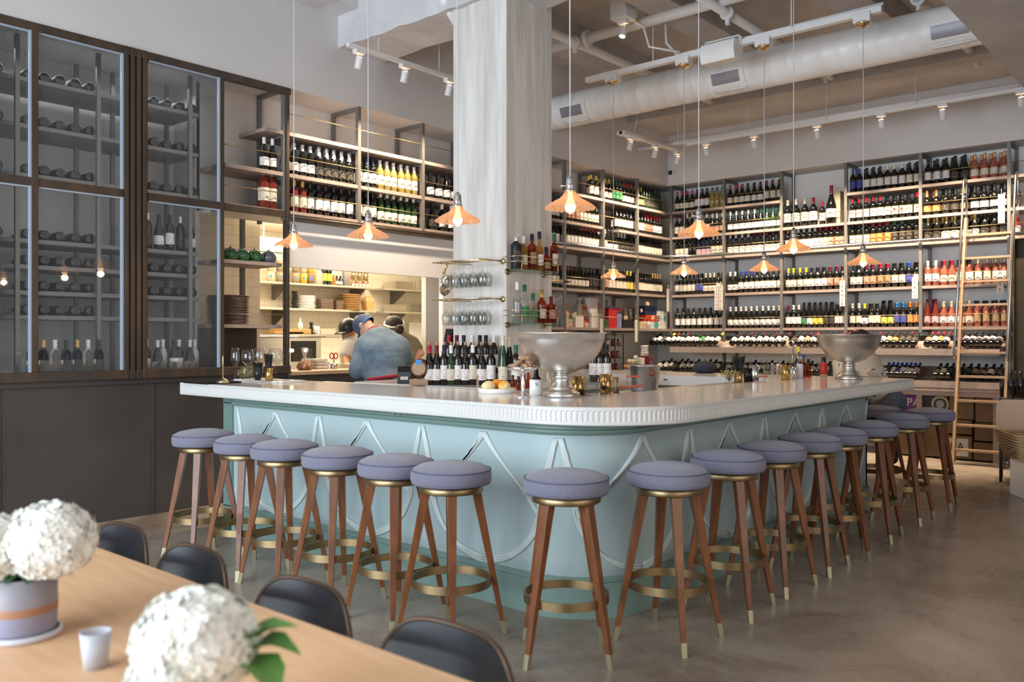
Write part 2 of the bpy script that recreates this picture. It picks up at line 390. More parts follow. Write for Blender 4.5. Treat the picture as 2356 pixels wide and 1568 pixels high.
# ================================================================== BAR
def arc(cx, cy, r, a0, a1, n): return [(cx+r*math.cos(a0+(a1-a0)*i/n), cy+r*math.sin(a0+(a1-a0)*i/n)) for i in range(n+1)]
EX, EY, ER = 3.16, 2.08, .60       # outer edge of the worktop and its rounded corner
YEND, XEND = 5.93, 7.30
def path_pts(x0, y0, r, yend, xend, step):
    """points + outward normals along the front: down the left side, round the corner, along the right side"""
    L1 = yend-(y0+r); L2 = PI/2*r; L3 = xend-(x0+r); L = L1+L2+L3; n = int(L/step); out = []
    for i in range(n+1):
        s = L*i/n
        if s < L1: out.append((x0, yend-s, -1, 0, s))
        elif s < L1+L2:
            a = PI+(s-L1)/r; out.append((x0+r+r*math.cos(a), y0+r+r*math.sin(a), math.cos(a), math.sin(a), s))
        else: out.append((x0+r+(s-L1-L2), y0, 0, -1, s))
    return out, L
bar = thing('bar_counter', 'pale blue-green panelled bar counter with rounded corner and fluted white stone top', 'bar counter', (3.16, 2.08, 0))
def under(o, root): o.parent = root; o.matrix_parent_inverse = root.matrix_world.inverted() if False else Matrix.Translation(-root.location); return o
pts, L = path_pts(EX, EY, ER, YEND, XEND, .0255/6)
ZT = 1.07
mb = MB(); rows = []
levels = [(.983, .004, 0), (.988, 0, 0), (1.000, 0, 0), (1.006, 0, 1), (1.048, 0, 1), (1.054, 0, 0), (1.066, 0, 0), (1.07, .004, 0)]
vs = []
for (x, y, nx, ny, s) in pts:
    ph = (s/.0255) % 1; g = max(0, math.sin(ph*2*PI))**.5*.0075 if ph < .5 else 0
    for z, ins, fl in levels:
        o_ = -ins-(g if fl else 0); vs.append((x+nx*o_, y+ny*o_, z))
k = len(levels); fs = [(i*k+j, i*k+j+1, (i+1)*k+j+1, (i+1)*k+j) for i in range(len(pts)-1) for j in range(k-1)]
mb.add(vs, fs, 1, False)
IX, IY = 3.93, 2.82
inner = [(6.55, 5.3), (6.55, IY), (IX, IY), (IX, YEND)]
outer = [(x-nx*.004, y-ny*.004) for (x, y, nx, ny, s) in pts[::6]]
if outer[-1][0] < XEND-.001: outer.append((XEND, EY+.004))
poly = outer+[(XEND, 5.3)]+inner
mb.prism(poly, .9835, 1.0698, 0)
under(mb.obj('countertop', [M['stone_top'], M['stone_edge']]), bar)
# body
BX, BY, BR = 3.38, 2.40, .40
BYE, BXE = 5.68, 7.16
def ribbon(x0, y0, r, prof, name, m, step=.02, yend=BYE, xend=BXE):
    p, L_ = path_pts(x0, y0, r, yend, xend, step); vs = []; mb = MB(); k = len(prof)
    for (x, y, nx, ny, s) in p:
        for off, z in prof: vs.append((x+nx*off, y+ny*off, z))
    mb.add(vs, [(i*k+j, i*k+j+1, (i+1)*k+j+1, (i+1)*k+j) for i in range(len(p)-1) for j in range(k-1)], 0, k == 2)
    return under(mb.obj(name, m), bar)
ribbon(BX, BY, BR, [(0, .0), (0, .983)], 'panel', M['bar_paint'])
ribbon(BX, BY, BR, [(0, .0), (.022, .0), (.022, .165), (.016, .172), (.022, .180), (.022, .192), (.010, .200), (0, .204)], 'skirting', M['bar_trim'])
ribbon(BX, BY, BR, [(0, .905), (.010, .908), (.016, .916), (.022, .922), (.022, .932), (.012, .938), (.012, .952), (.030, .962), (.030, .983)], 'cornice', M['bar_trim'])
# ends of the body: fluted pilaster on the left end, end walls
mb = MB()
for i in range(5): mb.box(BX-.022, BYE-.005-.022*i, .0, BX-.001, BYE-.02-.022*i, .98)
under(mb.obj('pilaster', M['bar_trim']), bar)
mb = MB().box(BX, BYE-.04, 0, IX-.1, BYE, .98).box(BXE-.03, BY, 0, BXE, 5.2, .98).box(BX+.3, BYE-3.0, 0, BX+.32, BYE-.04, .98).box(BX+.35, IY-.12, 0, 6.7, IY-.1, .98).box(6.68, IY, 0, 6.7, 5.2, .98).box(6.68, 5.17, 0, BXE, 5.2, .98)
under(mb.obj('end_panel', M['bar_trim']), bar)
# raised teardrop mouldings
pp, PL = path_pts(BX, BY, BR, BYE, BXE, .004)
def onbar(s, z, off):
    i = min(len(pp)-1, max(0, int(s/PL*(len(pp)-1)+.5))); x, y, nx, ny, _ = pp[i]; return (x+nx*off, y+ny*off, z)
def bez(p, n=22):
    out = []
    for i in range(n+1):
        t = i/n; u = 1-t
        out.append((u**3*p[0][0]+3*u*u*t*p[1][0]+3*u*t*t*p[2][0]+t**3*p[3][0], u**3*p[0][1]+3*u*u*t*p[1][1]+3*u*t*t*p[2][1]+t**3*p[3][1]))
    return out
WM = .962; s = .15
ki = 0
while s < PL-.2:
    c = s+WM/2; mb = MB()
    for sg in (-1, 1):
        for off2 in (-.014, 0, .014):
            a = bez([(c+off2*sg, .892), (c+sg*(.12), .72), (c+sg*(.30), .62), (c+sg*(.37)+off2*.5, .50)])          # peak over the loop
            e = bez([(c+sg*(WM/2-.012)+off2*.45, .892), (c+sg*.425+off2, .72), (c+sg*.395+off2, .62), (c+sg*.385+off2, .52)], 12)
            f = bez([(c+sg*.385+off2, .52), (c+sg*.365+off2*1.0, .36), (c+sg*.20, .225+abs(off2)*0+off2*-1.0), (c, .218-off2*1.0)], 16)
            for q in ((a,) if off2 else (a,)):
                pts3 = [onbar(ss, zz, .004) for ss, zz in q if -.02 < ss < PL]
                if len(pts3) > 2: mb.tube(pts3, .0085, 5)
            pts3 = [onbar(ss, zz, .004) for ss, zz in e+f[1:] if 0 < ss < PL]
            if len(pts3) > 2: mb.tube(pts3, .0082, 5)
    under(mb.obj('teardrop_moulding', M['bar_mould']), bar); s += WM; ki += 1
# bag hooks under the worktop
for px in (716, 945, 1150, 1440, 1660, 1812):
    best = min(pp, key=lambda q: abs((1178+FPX*(SS*q[0]-CC*q[1])/dep(q[0], q[1]))-px)); x, y, nx, ny, _ = best
    tx, ty = -ny, nx
    for sg in (-1, 1):
        h = MB()
        p = [(x+nx*.10+tx*(.022*sg+.016*math.cos(a)), y+ny*.10+ty*(.022*sg+.016*math.cos(a)), .984-.030*math.sin(a)) for a in [i*PI/8 for i in range(9)]]
        h.tube(p, .0032, 6)
        o = h.obj('bag_hook', M['brushed_chrome']); under(o, bar)
# ------------------------------------------------------------------ island counter round the column
isl = thing('back_counter', 'plain pale back counter wrapped round the concrete column', 'counter', (5.3, 4.7, 0))
q0, q1, q2, q3 = CX0-.002, CY0-.002, CX0+CS+.002, CY0+CS+.002
o = MB().box(4.45, 3.85, 1.0, 6.15, q1, 1.04).box(4.45, q3, 1.0, 6.15, 5.55, 1.04).box(4.45, q1, 1.0, q0, q3, 1.04).box(q2, q1, 1.0, 6.15, q3, 1.04).obj('countertop', M['stone_top']); under(o, isl)
o = MB().box(4.5, 3.9, 0, 6.1, q1, 1.0).box(4.5, q3, 0, 6.1, 5.5, 1.0).box(4.5, q1, 0, q0, q3, 1.0).box(q2, q1, 0, 6.1, q3, 1.0).obj('body', M['niche_paint']); under(o, isl)
# ================================================================== BAR STOOLS
def make_stool():
    t = thing('bar_stool', 'bar stool', 'bar stool')
    prof = [(.0001, .716), (.174, .714), (.185, .720), (.190, .732), (.190, .758), (.187, .774), (.181, .782), (.150, .798), (.09, .810), (.0001, .815)]
    seat = MB().lathe(prof, 40).obj('seat', M['stool_cloth'], t)
    pts = [(.186*math.cos(2*PI*i/48), .186*math.sin(2*PI*i/48), .7785) for i in range(48)]
    pt2 = [(.182*math.cos(2*PI*i/48), .182*math.sin(2*PI*i/48), .7175) for i in range(48)]
    MB().tube(pts, .0035, 6, closed=True).tube(pt2, .0035, 6, closed=True).obj('piping', M['piping'], seat)
    MB().lathe([(.0001, .676), (.150, .676), (.152, .679), (.152, .714), (.0001, .716)], 40).obj('swivel_ring', M['brass'], t)
    rng = MB()
    for q0, q1 in (((.180, .240), (.188, .240)), ((.188, .240), (.188, .278)), ((.188, .278), (.180, .278)), ((.180, .278), (.180, .240))): rng.lathe([q0, q1], 64)
    rng.obj('foot_ring', M['brass'], t)
    for i in range(4):
        a = PI/2*i; mb = MB()
        def ring(r, z, wr, wt): return [Vector((math.cos(a)*(r+dx)-math.sin(a)*dy, math.sin(a)*(r+dx)+math.cos(a)*dy, z)) for dx, dy in ((-wr, -wt), (wr, -wt), (wr, wt), (-wr, wt))]
        def quadtube(rings):
            vs = sum(rings, []); fs = [(4*j+k, 4*j+(k+1) % 4, 4*j+4+(k+1) % 4, 4*j+4+k) for j in range(len(rings)-1) for k in range(4)]
            return vs, fs+[(3, 2, 1, 0), tuple(len(vs)-4+k for k in range(4))]
        def at(z): q = (.676-z)/.676; return .118+.134*q, .0215-.0115*q, .0225-.012*q
        vs, fs = quadtube([ring(at(z)[0], z, at(z)[1], at(z)[2]) for z in (.062, .2, .35, .5, .676)]); mb.add(vs, fs)
        leg = mb.obj('leg', M['stool_wood'], t, bevel=.002)
        vs, fs = quadtube([ring(at(z)[0], z, at(z)[1]+.0008, at(z)[2]+.0008) for z in (0, .063)])
        MB().add(vs, fs).obj('ferrule', M['ferrule'], leg, bevel=.001)
    return t
stool0 = make_stool()
left_row = [(468, 'leftmost stool, closest to the dark wall cabinet'), (567, 'second stool from the left end of the bar'), (655, 'third stool from the left end of the bar'),
            (777, 'fourth stool from the left end of the bar'), (911, 'fifth stool from the left end of the bar'), (1038, 'sixth stool from the left, just left of the rounded corner')]
spots = []
for px, l in left_row: spots.append((2.87, yat(px, 2.87), PI/4+.03*math.sin(px), l))
spots.append((*atd(1303, 3.80), PI/4+HEAD, 'stool standing alone at the rounded corner of the bar'))
rl = [(1538, 'first stool right of the rounded corner', .02), (1675, 'second stool right of the rounded corner', .12), (1775, 'third stool right of the rounded corner', -.06),
      (1862, 'fourth stool right of the rounded corner', .05), (1925, 'fifth stool right of the corner, partly hidden by its neighbour', .42), (2000, 'sixth stool right of the rounded corner', .1),
      (2076, 'seventh stool right of the corner, second from the far end', .0), (2140, 'farthest stool of the right hand row, nearest the ladder', .1)]
for i, (px, l, rz) in enumerate(rl):
    Y = 2.075
    spots.append((xat(px, Y), Y, PI/4+rz, l))
for i, (x, y, rz, l) in enumerate(spots):
    lab = 'blue-grey round bar stool, '+l
    if i == 0: o = stool0; o.location = (x, y, 0); o.rotation_euler = (0, 0, rz); o['label'] = lab; o['group'] = 'upholstered stools along the bar'
    else: dup(stool0, (x, y, 0), rz, lab, 'upholstered stools along the bar')
cust = (7.72, 2.50)
dup(stool0, (7.74, yat(2020, 7.74), 0), .3, 'blue-grey round bar stool under the seated customer in the patterned shirt', 'upholstered stools along the bar')
# ================================================================== PENDANT LAMPS
def make_pendant(cordlen):
    t = thing('pendant_lamp', 'x', 'lamp')
    def wob(a, r, z):
        k = max(0, (r-.03)/.10); return (r*(1+.022*k*math.cos(a*26)), z+.004*k*math.cos(a*26))
    prof = [(.026, .088), (.030, .082), (.040, .066), (.058, .050), (.085, .034), (.108, .020), (.122, .008), (.129, .000)]
    MB().lathe(prof, 156, wob=wob).obj('shade', M['amber_glass'], t)
    MB().lathe([(.0001, .172), (.010, .170), (.012, .160), (.019, .154), (.021, .140), (.021, .122), (.024, .118), (.024, .112), (.021, .108), (.023, .098), (.030, .092), (.030, .086), (.020, .084), (.0001, .080)], 24).obj('socket', M['chrome'], t)
    MB().tube([(.020, 0, .118), (.040, 0, .118)], .0025, 6).ball((.043, 0, .118), .006, 8, 6).obj('switch', M['chrome'], t)
    MB().lathe([(.0001, -.028), (.004, -.024), (.020, -.012), (.0275, .006), (.026, .020), (.018, .040), (.012, .055), (.012, .080)], 20).obj('bulb', M['bulb'], t)
    return t
pend0 = make_pendant(1)
def add_cord(t, top, mname='cord'):
    MB().tube([(0, 0, .168), (0.002, 0, .168+(top-.168)*.4), (0, 0, top)], .0032, 6).obj('cord', M[mname], t)
plist = []
for px, py, l in ((676, 566, 'over the left end of the bar'), (847, 545, 'second from the left, over the kitchen pass'), (1053, 510, 'in front of the concrete column')):
    X = 3.53; Y = yat(px, X); plist.append((X, Y, zat(py, X, Y), 0, 'glowing pleated amber pendant lamp hanging '+l))
for px, py, l in ((1312, 480, 'largest of all, right of the column over the bar corner'), (1608, 540, 'over the middle of the right arm of the bar'), (1826, 576, 'over the right arm, right of the middle one')):
    Y = 2.66; X = xat(px, Y); plist.append((X, Y, zat(py, X, Y), 0, 'glowing pleated amber pendant lamp, '+l))
for px, py, l in ((1411, 638, 'smallest one, left end of the white track'), (1574, 630, 'second from left on the white track'), (1758, 622, 'third on the white track, over steel cups'), (1986, 607, 'right end of the white track, above the far bowl')):
    X = 7.3; Y = yat(px, X); plist.append((X, Y, zat(py, X, Y), 1, 'amber pendant lamp, '+l))
for i, (x, y, z, trk, l) in enumerate(plist):
    if i == 0: o = pend0; o.location = (x, y, z); o['label'] = l; o['group'] = 'amber pendants over the bar'
    else: o = dup(pend0, (x, y, z), i*.7, l, 'amber pendants over the bar')
for i, (x, y, z, trk, l) in enumerate(plist):
    o = [q for q in COL.objects if q.name.startswith('pendant_lamp') and q.get('label') == l][0]
    if trk:
        add_cord(o, 3.985-z)
        MB().lathe([(.006, 3.955-z), (.02, 3.965-z), (.05, 3.978-z), (.062, 3.99-z), (.062, 4.00-z), (.0001, 4.0-z)], 24).obj('canopy', M['brass_light'], o)
    else: add_cord(o, 4.745-z)
    ld = bpy.data.lights.new('bulb_light', 'POINT'); ld.energy = 3.5; ld.color = (1, .62, .32); ld.shadow_soft_size = .03
    lo = bpy.data.objects.new('bulb_light', ld); link(lo); lo.parent = o; lo.location = (0, 0, -.045)
# ================================================================== CEILING SERVICES
RX, RZ = 7.3, 4.07
y0, y1 = yat(1350, RX), yat(2030, RX)
trk = thing('pendant_track', 'long white lighting track carrying four brass canopies and a speaker', 'lighting track', (RX, (y0+y1)/2, RZ))
def loc(mb, name, m, root, bevel=0): o = mb.obj(name, m, None, bevel); return under(o, root)
loc(MB().box(RX-.03, y1, RZ-.02, RX+.03, y0, RZ+.03), 'rail', M['white_metal'], trk)
loc(MB().tube([(RX+.06, y0-.9, RZ+.5), (RX+.05, y0-.92, RZ+.2), (RX+.04, y0-1.05, RZ+.05), (RX+.03, y0-1.4, RZ+.05), (RX+.03, y1, RZ+.06)], .014, 8), 'conduit', M['white_metal'], trk)
for yy in (y0-.8, y0-2.2): loc(MB().tube([(RX, yy, RZ), (RX, yy, ZC)], .006, 6), 'hanger', M['white_metal'], trk)
for (x, y, z, t_, l) in plist:
    if t_: loc(MB().box(RX-.05, y-.07, 3.995, RX+.05, y+.07, RZ+.0), 'junction_box', M['white_metal'], trk, .004)
sx, sy = RX-.02, yat(1665, RX-.02)
sp = thing('speaker', 'off-white box loudspeaker hung from the pendant track', 'speaker', (sx, sy, 4.08))
mb = MB(); prof = []
for i in range(9):
    a = -PI*.5+PI*i/8*.62+.1; prof.append((-.10-.045*math.cos((i-4)/4*1.1), -.09+.18*i/8))
poly = prof+[(.05, .07), (.05, -.07)]
mb.prism([(p[0], p[1]) for p in poly], -.17, .17, M=T(-.0, 0, -.08) @ Matrix(((1,0,0,0),(0,0,1,0),(0,1,0,0),(0,0,0,1))))
mb.obj('cabinet', M['duct_paint'], sp, bevel=.008)
MB().box(-.03, .17, -.02, .03, .185, .06).box(-.03, -.185, -.02, .03, -.17, .06).box(-.03, -.185, .05, .03, .185, .062).obj('bracket', M['white_metal'], sp)
# duct
DX, DZ, DR = 8.2, 4.10, .195
dct = thing('ventilation_duct', 'big round white ventilation duct with three grilles', 'duct', (DX, 4, DZ))
mb = MB(); prof = []; yy = .9
Td = T(DX, 0, DZ) @ R(-PI/2, 'X')
zz = .9
while zz < 6.35:
    prof += [(DR, zz), (DR+.0, zz+.158), (DR+.0018, zz+.162), (DR+.0018, zz+.166)]; zz += .17
mb.lathe(prof, 48, M=Td)
loc(mb, 'pipe', M['duct_paint'], dct)
for px in (1322, 1676, 2190):
    yv = yat(px, DX-DR*.6); g = MB(); a0 = PI+.42; Tg = T(DX, yv, DZ)
    vs = []; n = 8
    for rr_, lo, hi, aa0, aa1, mi in ((DR+.012, -.20, .20, PI-.02, PI+.80, 0), (DR+.016, -.15, .15, PI+.10, PI+.66, 1)):
        v = []; 
        for j in range(n+1):
            a = aa0+(aa1-aa0)*j/n
            for y_ in (lo, hi):
                for q in (rr_-.01, rr_): v.append((DX+q*math.cos(a), yv+y_, DZ+q*math.sin(a)))
        f = []
        for j in range(n):
            b_ = 4*j; f += [(b_+1, b_+3, b_+7, b_+5), (b_, b_+1, b_+5, b_+4), (b_+2, b_+6, b_+7, b_+3)]
        f += [(0, 2, 3, 1), (4*n, 4*n+1, 4*n+3, 4*n+2)]
        g.add(v, f, mi)
    g.tube([(DX-DR*.62, yv-.2, DZ-DR*.80-.03), (DX-DR*.62, yv+.16, DZ-DR*.80-.03)], .008, 6)
    loc(g, 'grille', [M['duct_paint'], mat('grille_grey', (.28,.28,.31), .45, metal=.3) if 'grille_grey' not in M else M['grille_grey']], dct)
# spotlights on tracks
def make_spot():
    t = thing('track_spotlight', 'x', 'spotlight')
    MB().box(-.03, -.05, -.035, .03, .05, 0).obj('adapter', M['white_metal'], t, bevel=.003)
    MB().tube([(-.038, 0, -.10), (-.038, 0, -.055), (-.02, 0, -.04), (.02, 0, -.04), (.038, 0, -.055), (.038, 0, -.10)], .004, 6).obj('yoke', M['white_metal'], t)
    Mh = T(0, 0, -.11) @ R(.35, 'Y')
    MB().lathe([(.030, .045), (.034, .03), (.034, -.02), (.0335, -.022), (.0335, -.026), (.034, -.028), (.034, -.055), (.029, -.055), (.029, -.03)], 20, M=Mh).obj('housing', M['white_metal'], t)
    MB().lathe([(.0001, .052), (.020, .048), (.029, .040), (.029, .030)], 16, M=Mh).obj('lamp_back', M['spot_warm'], t)
    MB().cyl(0, 0, -.05, -.046, .0285, M=Mh).obj('lens', M['spot_glow'], t)
    return t
sp0 = make_spot(); first = True
def spot(loc_, rz, label, e=14, aim=None):
    global first
    if first: o = sp0; o.location = loc_; o.rotation_euler = (0, 0, rz); o['label'] = label; o['group'] = 'white track spotlights'; first = False
    else: o = dup(sp0, loc_, rz, label, 'white track spotlights')
    l = bpy.data.lights.new('spot_beam', 'SPOT'); l.energy = e; l.color = (1, .80, .58); l.spot_size = 1.5; l.spot_blend = .6; l.shadow_soft_size = .03
    q = bpy.data.objects.new('spot_beam', l); link(q); q.parent = o; q.location = (-.03, 0, -.19)
    q.rotation_euler = (0, .35, 0) if aim is None else aim
# far track
FX, FZ = 10.2, 3.95
ya, yb = yat(1580, FX), yat(2420, FX)
tr = thing('lighting_track', 'long white ceiling track parallel to the far bottle wall', 'lighting track', (FX, (ya+yb)/2, FZ))
loc(MB().box(FX-.02, yb, FZ, FX+.02, ya, FZ+.035), 'rail', M['white_metal'], tr)
loc(MB().tube([(FX+.06, yb, FZ+.08), (FX+.06, ya+.9, FZ+.08)], .03, 10), 'conduit', M['white_metal'], tr)
for k in range(5): loc(MB().tube([(FX, yb+.3+k*1.0, FZ+.03), (FX, yb+.3+k*1.0, ZC)], .004, 6), 'hanger', M['white_metal'], tr)
names = ['first from the left', 'second from the left', 'third from the left', 'fourth from the left', 'fifth from the left', 'at the right edge of the picture']
for i, px in enumerate((1625, 1735, 1880, 2028, 2169, 2350)):
    spot((FX, yat(px, FX), FZ), PI, 'small white spotlight %s on the long far track' % names[i], 160)
tr = thing('lighting_track', 'short white track with three spotlights, left of the far corner', 'lighting track', (10, 6.05, FZ))
xa, xb = xat(1428, 6.05), xat(1572, 6.05)
loc(MB().box(xa, 6.03, FZ, xb, 6.07, FZ+.035).box(xa, 5.99, FZ-.005, xa+.5, 6.11, FZ+.04), 'rail', M['white_metal'], tr)
loc(MB().tube([(xa+.3, 6.05, FZ+.03), (xa+.32, 6.0, FZ+.3), (xa+.3, 6.05, ZC)], .008, 6), 'cable', M['white_metal'], tr)
for px, l in ((1450, 'left'), (1507, 'middle'), (1558, 'right')): spot((xat(px, 6.05), 6.05, FZ), -PI/2, '%s spotlight on the short white track near the far corner' % l, 30)
tr = thing('lighting_track', 'white track with three spotlights left of the concrete column', 'lighting track', (5.5, 6.05, FZ))
xa, xb = xat(800, 6.05), xat(1060, 6.05)
loc(MB().box(xa, 6.03, FZ, xb, 6.07, FZ+.035), 'rail', M['white_metal'], tr)
for k in (xa+.35, xb-.3): loc(MB().tube([(k, 6.05, FZ+.03), (k, 6.05, ZC)], .004, 6), 'hanger', M['white_metal'], tr)
for px, l in ((826, 'left'), (931, 'middle'), (1033, 'right')): spot((xat(px, 6.05), 6.05, FZ), -PI/2, '%s spotlight on the white track left of the column' % l, 22)
x, y = atd(1434, 8.25)
tr = thing('ceiling_canopy', 'white ceiling box holding a single bright spotlight', 'junction box', (x, y, 4.43))
loc(MB().box(x-.09, y-.09, 4.43, x+.09, y+.09, ZC), 'box', M['white_metal'], tr, .005)
loc(MB().tube([(x+.1, y-.02, 4.46), (x+.2, y-.1, 4.40), (x+.22, y-.15, 4.2), (RX, y-.4, RZ+.06)], .011, 8), 'cable', M['white_metal'], tr)
spot((x, y, 4.43), 0, 'single bright spotlight on a ceiling box above the pendant track', 10)
# pipes
def pipe(pts, r, label, joints=()):
    mb = MB().tube(pts, r, 12)
    for p in joints:
        a = Vector(pts[0]); d = (Vector(pts[-1])-a).normalized()
        q = a+d*p; mb.tube([q-d*.035, q+d*.035], r*1.45, 12)
        mb.tube([q, q+Vector((0, 0, -r*1.3-.05))], r*.5, 8)
    return tag(mb.obj('ceiling_pipe', M['white_metal']), label, 'pipe')
pipe([(7.2, yat(1262, 7.2), 4.47), (7.2, 1.7, 4.47)], .055, 'thick white pipe running across the ceiling from the column', (.5,))
pipe([(5.0, 5.15, 4.30), (5.3, 5.15, 4.02), (5.6, 5.25, 4.02), (6.6, 5.25, 4.03)], .05, 'white sprinkler pipe elbow hooked under the concrete beam', (.15,))
pipe([(6.2, 5.3, 4.42), (10.9, 5.3, 4.42)], .045, 'white sprinkler pipe behind the duct, left one', (.9, 3.0))
pipe([(6.2, 3.75, 4.42), (10.9, 3.75, 4.42)], .045, 'white sprinkler pipe crossing above the duct, middle one', (1.2, 3.6))
pipe([(6.2, 2.3, 4.42), (10.9, 2.3, 4.42)], .045, 'white sprinkler pipe towards the right end of the ceiling', (2.0, 4.1))
for k in range(4): pipe([(5.7+.12*k, 1.7, 4.62), (5.7+.12*k, 6.5, 4.62)], .014, 'thin white conduit behind the beam, %s of four side by side' % ['nearest', 'second', 'third', 'farthest'][k])['group'] = 'thin conduits side by side'
# security camera
o = MB().ball((0, 0, 0), .035, 14, 8, 1).cyl(.035, 0, -.03, .03, .05, mi=0, M=R(0, 'X')).obj('security_camera', [M['white_metal'], M['black_gloss']], loc=(XF-.06, YF-.08, zat(400, XF, YF)))
tag(o, 'little white dome security camera in the corner above the shelves', 'camera')
# ================================================================== SHELVING
LV = [3.235, 2.865, 2.545, 2.02, 1.53]        # tops of the boards
XP = [8.58, 9.42, 10.25]                      # uprights, kitchen wall right of the column
YP = [6.50, 5.66, 4.82, 3.97, 3.08, 2.14]
KP = [4.48, 5.32, 6.16]
DEPTH = .42
def upright(root, along, p, z0, z1, side='l'):
    mb = MB(); w_ = .018
    def B(a0, a1, d0, d1, zz0, zz1):
        if side == 'l': mb.box(along+a0, YF+d0, zz0, along+a1, YF+d1, zz1)
        else: mb.box(XF+d0, along+a0, zz0, XF+d1, along+a1, zz1)
    B(-w_, w_, 0, .04, z0, z1); B(-w_, w_, DEPTH-.03, DEPTH, z0, z1); B(-w_, w_, .04, DEPTH-.03, z1-.035, z1)
    for z in LV:
        if z0+.03 < z < z1: B(-w_, w_, .04, DEPTH-.03, z-.06, z-.037)
    loc(mb, 'upright', M['shelf_metal'], root)
def board(root, a0, a1, z, side='l', th=.034, d0=.004, d1=DEPTH):
    mb = MB()
    if side == 'l': mb.box(a0, YF+d0, z-th, a1, YF+d1, z)
    else: mb.box(XF+d0, a0, z-th, XF+d1, a1, z)
    loc(mb, 'shelf', M['shelf_wood'], root)
def rail(root, a0, a1, z, side='l'):
    p = [(a0, YF+.012, z), (a1, YF+.012, z)] if side == 'l' else [(XF+.012, a0, z), (XF+.012, a1, z)]
    loc(MB().tube(p, .0042, 6), 'guard_rail', M['rail_brass'], root)
ks = thing('shelving_unit', 'grey metal and wood bottle shelving over the kitchen pass', 'shelving', (5.5, YF, 2.5))
for x in KP+[7.0, 7.84]: upright(ks, x, 0, 2.44, ZS)
board(ks, 4.28, 8.0, 3.235); board(ks, 3.89, 8.0, 2.865); board(ks, 3.89, 8.0, 2.53, th=.03)
loc(MB().box(4.5, YF-.02, 2.44, 8.0, YF+.02, 2.50).tube([(4.5, YF-.05, 2.47), (6.6, YF-.05, 2.47)], .012, 8), 'bottom_beam', M['aged_steel'], ks)
for z in (3.40, 3.02, 2.68): rail(ks, 4.50, 8.0, z)
for z in (3.02, 2.68): rail(ks, 3.89, 4.48, z)
ls = thing('shelving_unit', 'grey metal bottle shelving between the column and the far corner', 'shelving', (9.5, YF, 0))
for x in XP+[7.75]: upright(ls, x, 0, 1.43 if x != 9.42 else 1.43, ZS)
loc(MB().box(9.40, YF+.002, 0, 9.44, YF+.04, 1.5), 'upright', M['shelf_metal'], ls)
for i, z in enumerate(LV):
    if i == 0: board(ls, 7.75, 9.42, z); board(ls, 9.42, 11.4, z)
    elif i == 1: board(ls, 7.75, 9.42, z); board(ls, 9.78, 11.4, z)
    else: board(ls, 7.75, 11.4, z)
for z in LV: rail(ls, 8.58, 9.42, z+.145); rail(ls, 9.42, 10.25, z+.145); rail(ls, 10.25, 11.0, z+.145)
fs_ = thing('shelving_unit', 'long grey metal bottle shelving filling the far wall', 'shelving', (XF, 4.3, 0))
for y in YP: upright(fs_, y, 0, (0 if y in (5.66, 3.97, 2.14) else 1.43), ZS, 'f')
for i, z in enumerate(LV):
    if i == 0: board(fs_, .9, 3.97, z, 'f'); board(fs_, 4.82, 6.54, z, 'f')
    elif i < 3: board(fs_, .9, 6.54, z, 'f')
    else: board(fs_, 2.14, 6.54, z, 'f')
for i, z in enumerate(LV):
    for k in range(5):
        if i == 0 and k == 2: continue
        rail(fs_, YP[k+1], YP[k], z+.145, 'f')
    if i < 3: rail(fs_, 1.2, 2.14, z+.145, 'f')
# bottle racks along the far wall
rk = thing('bottle_rack', 'two long sloping wooden display racks under the far shelves', 'rack', (10.7, 4.3, 0))
RKX = 10.68
for z0, yl in ((1.27, 6.30), (.90, 6.20)):
    mb = MB().box(RKX, 2.16, z0-.075, RKX+.03, yl, z0)
    vs = [(RKX+.03, 2.16, z0-.06), (RKX+.03, yl, z0-.06), (XF+.22, yl, z0+.155), (XF+.22, 2.16, z0+.155), (RKX+.03, 2.16, z0-.075), (RKX+.03, yl, z0-.075), (XF+.22, yl, z0+.14), (XF+.22, 2.16, z0+.14)]
    mb.add(vs, [(0, 1, 2, 3), (7, 6, 5, 4), (0, 4, 5, 1), (1, 5, 6, 2), (2, 6, 7, 3), (3, 7, 4, 0)])
    loc(mb, 'rack_shelf', M['shelf_wood'], rk)
loc(MB().box(RKX+.02, 2.16, .73, RKX+.06, 6.2, .82).box(RKX-.01, 2.16, .785, RKX+.03, 6.2, .805), 'apron', M['shelf_wood'], rk)
for y in (2.2, 3.0, 3.97, 4.9): loc(MB().box(RKX+.03, y-.03, 0, RKX+.08, y+.03, .8), 'upright', M['shelf_wood'], rk)
# ladder rail
lr = thing('ladder_rail', 'polished steel rail for the ladder running along the shelves', 'rail', (XF, 4, 2.58))
pts = [(8.0, YF-.05, 2.565), (10.55, YF-.05, 2.565)]+[(10.55+.45*math.sin(a), YF-.05-.45*(1-math.cos(a)), 2.565) for a in [PI/2*i/8 for i in range(1, 9)]]+[(11.0, .9, 2.565)]
loc(MB().tube(pts, .017, 12), 'tube', M['brushed_chrome'], lr)
for y in (5.66, 4.82, 3.97, 3.08, 2.14): loc(MB().box(XF-.055, y-.012, 2.53, XF+.0, y+.012, 2.553), 'bracket', M['brushed_chrome'], lr)
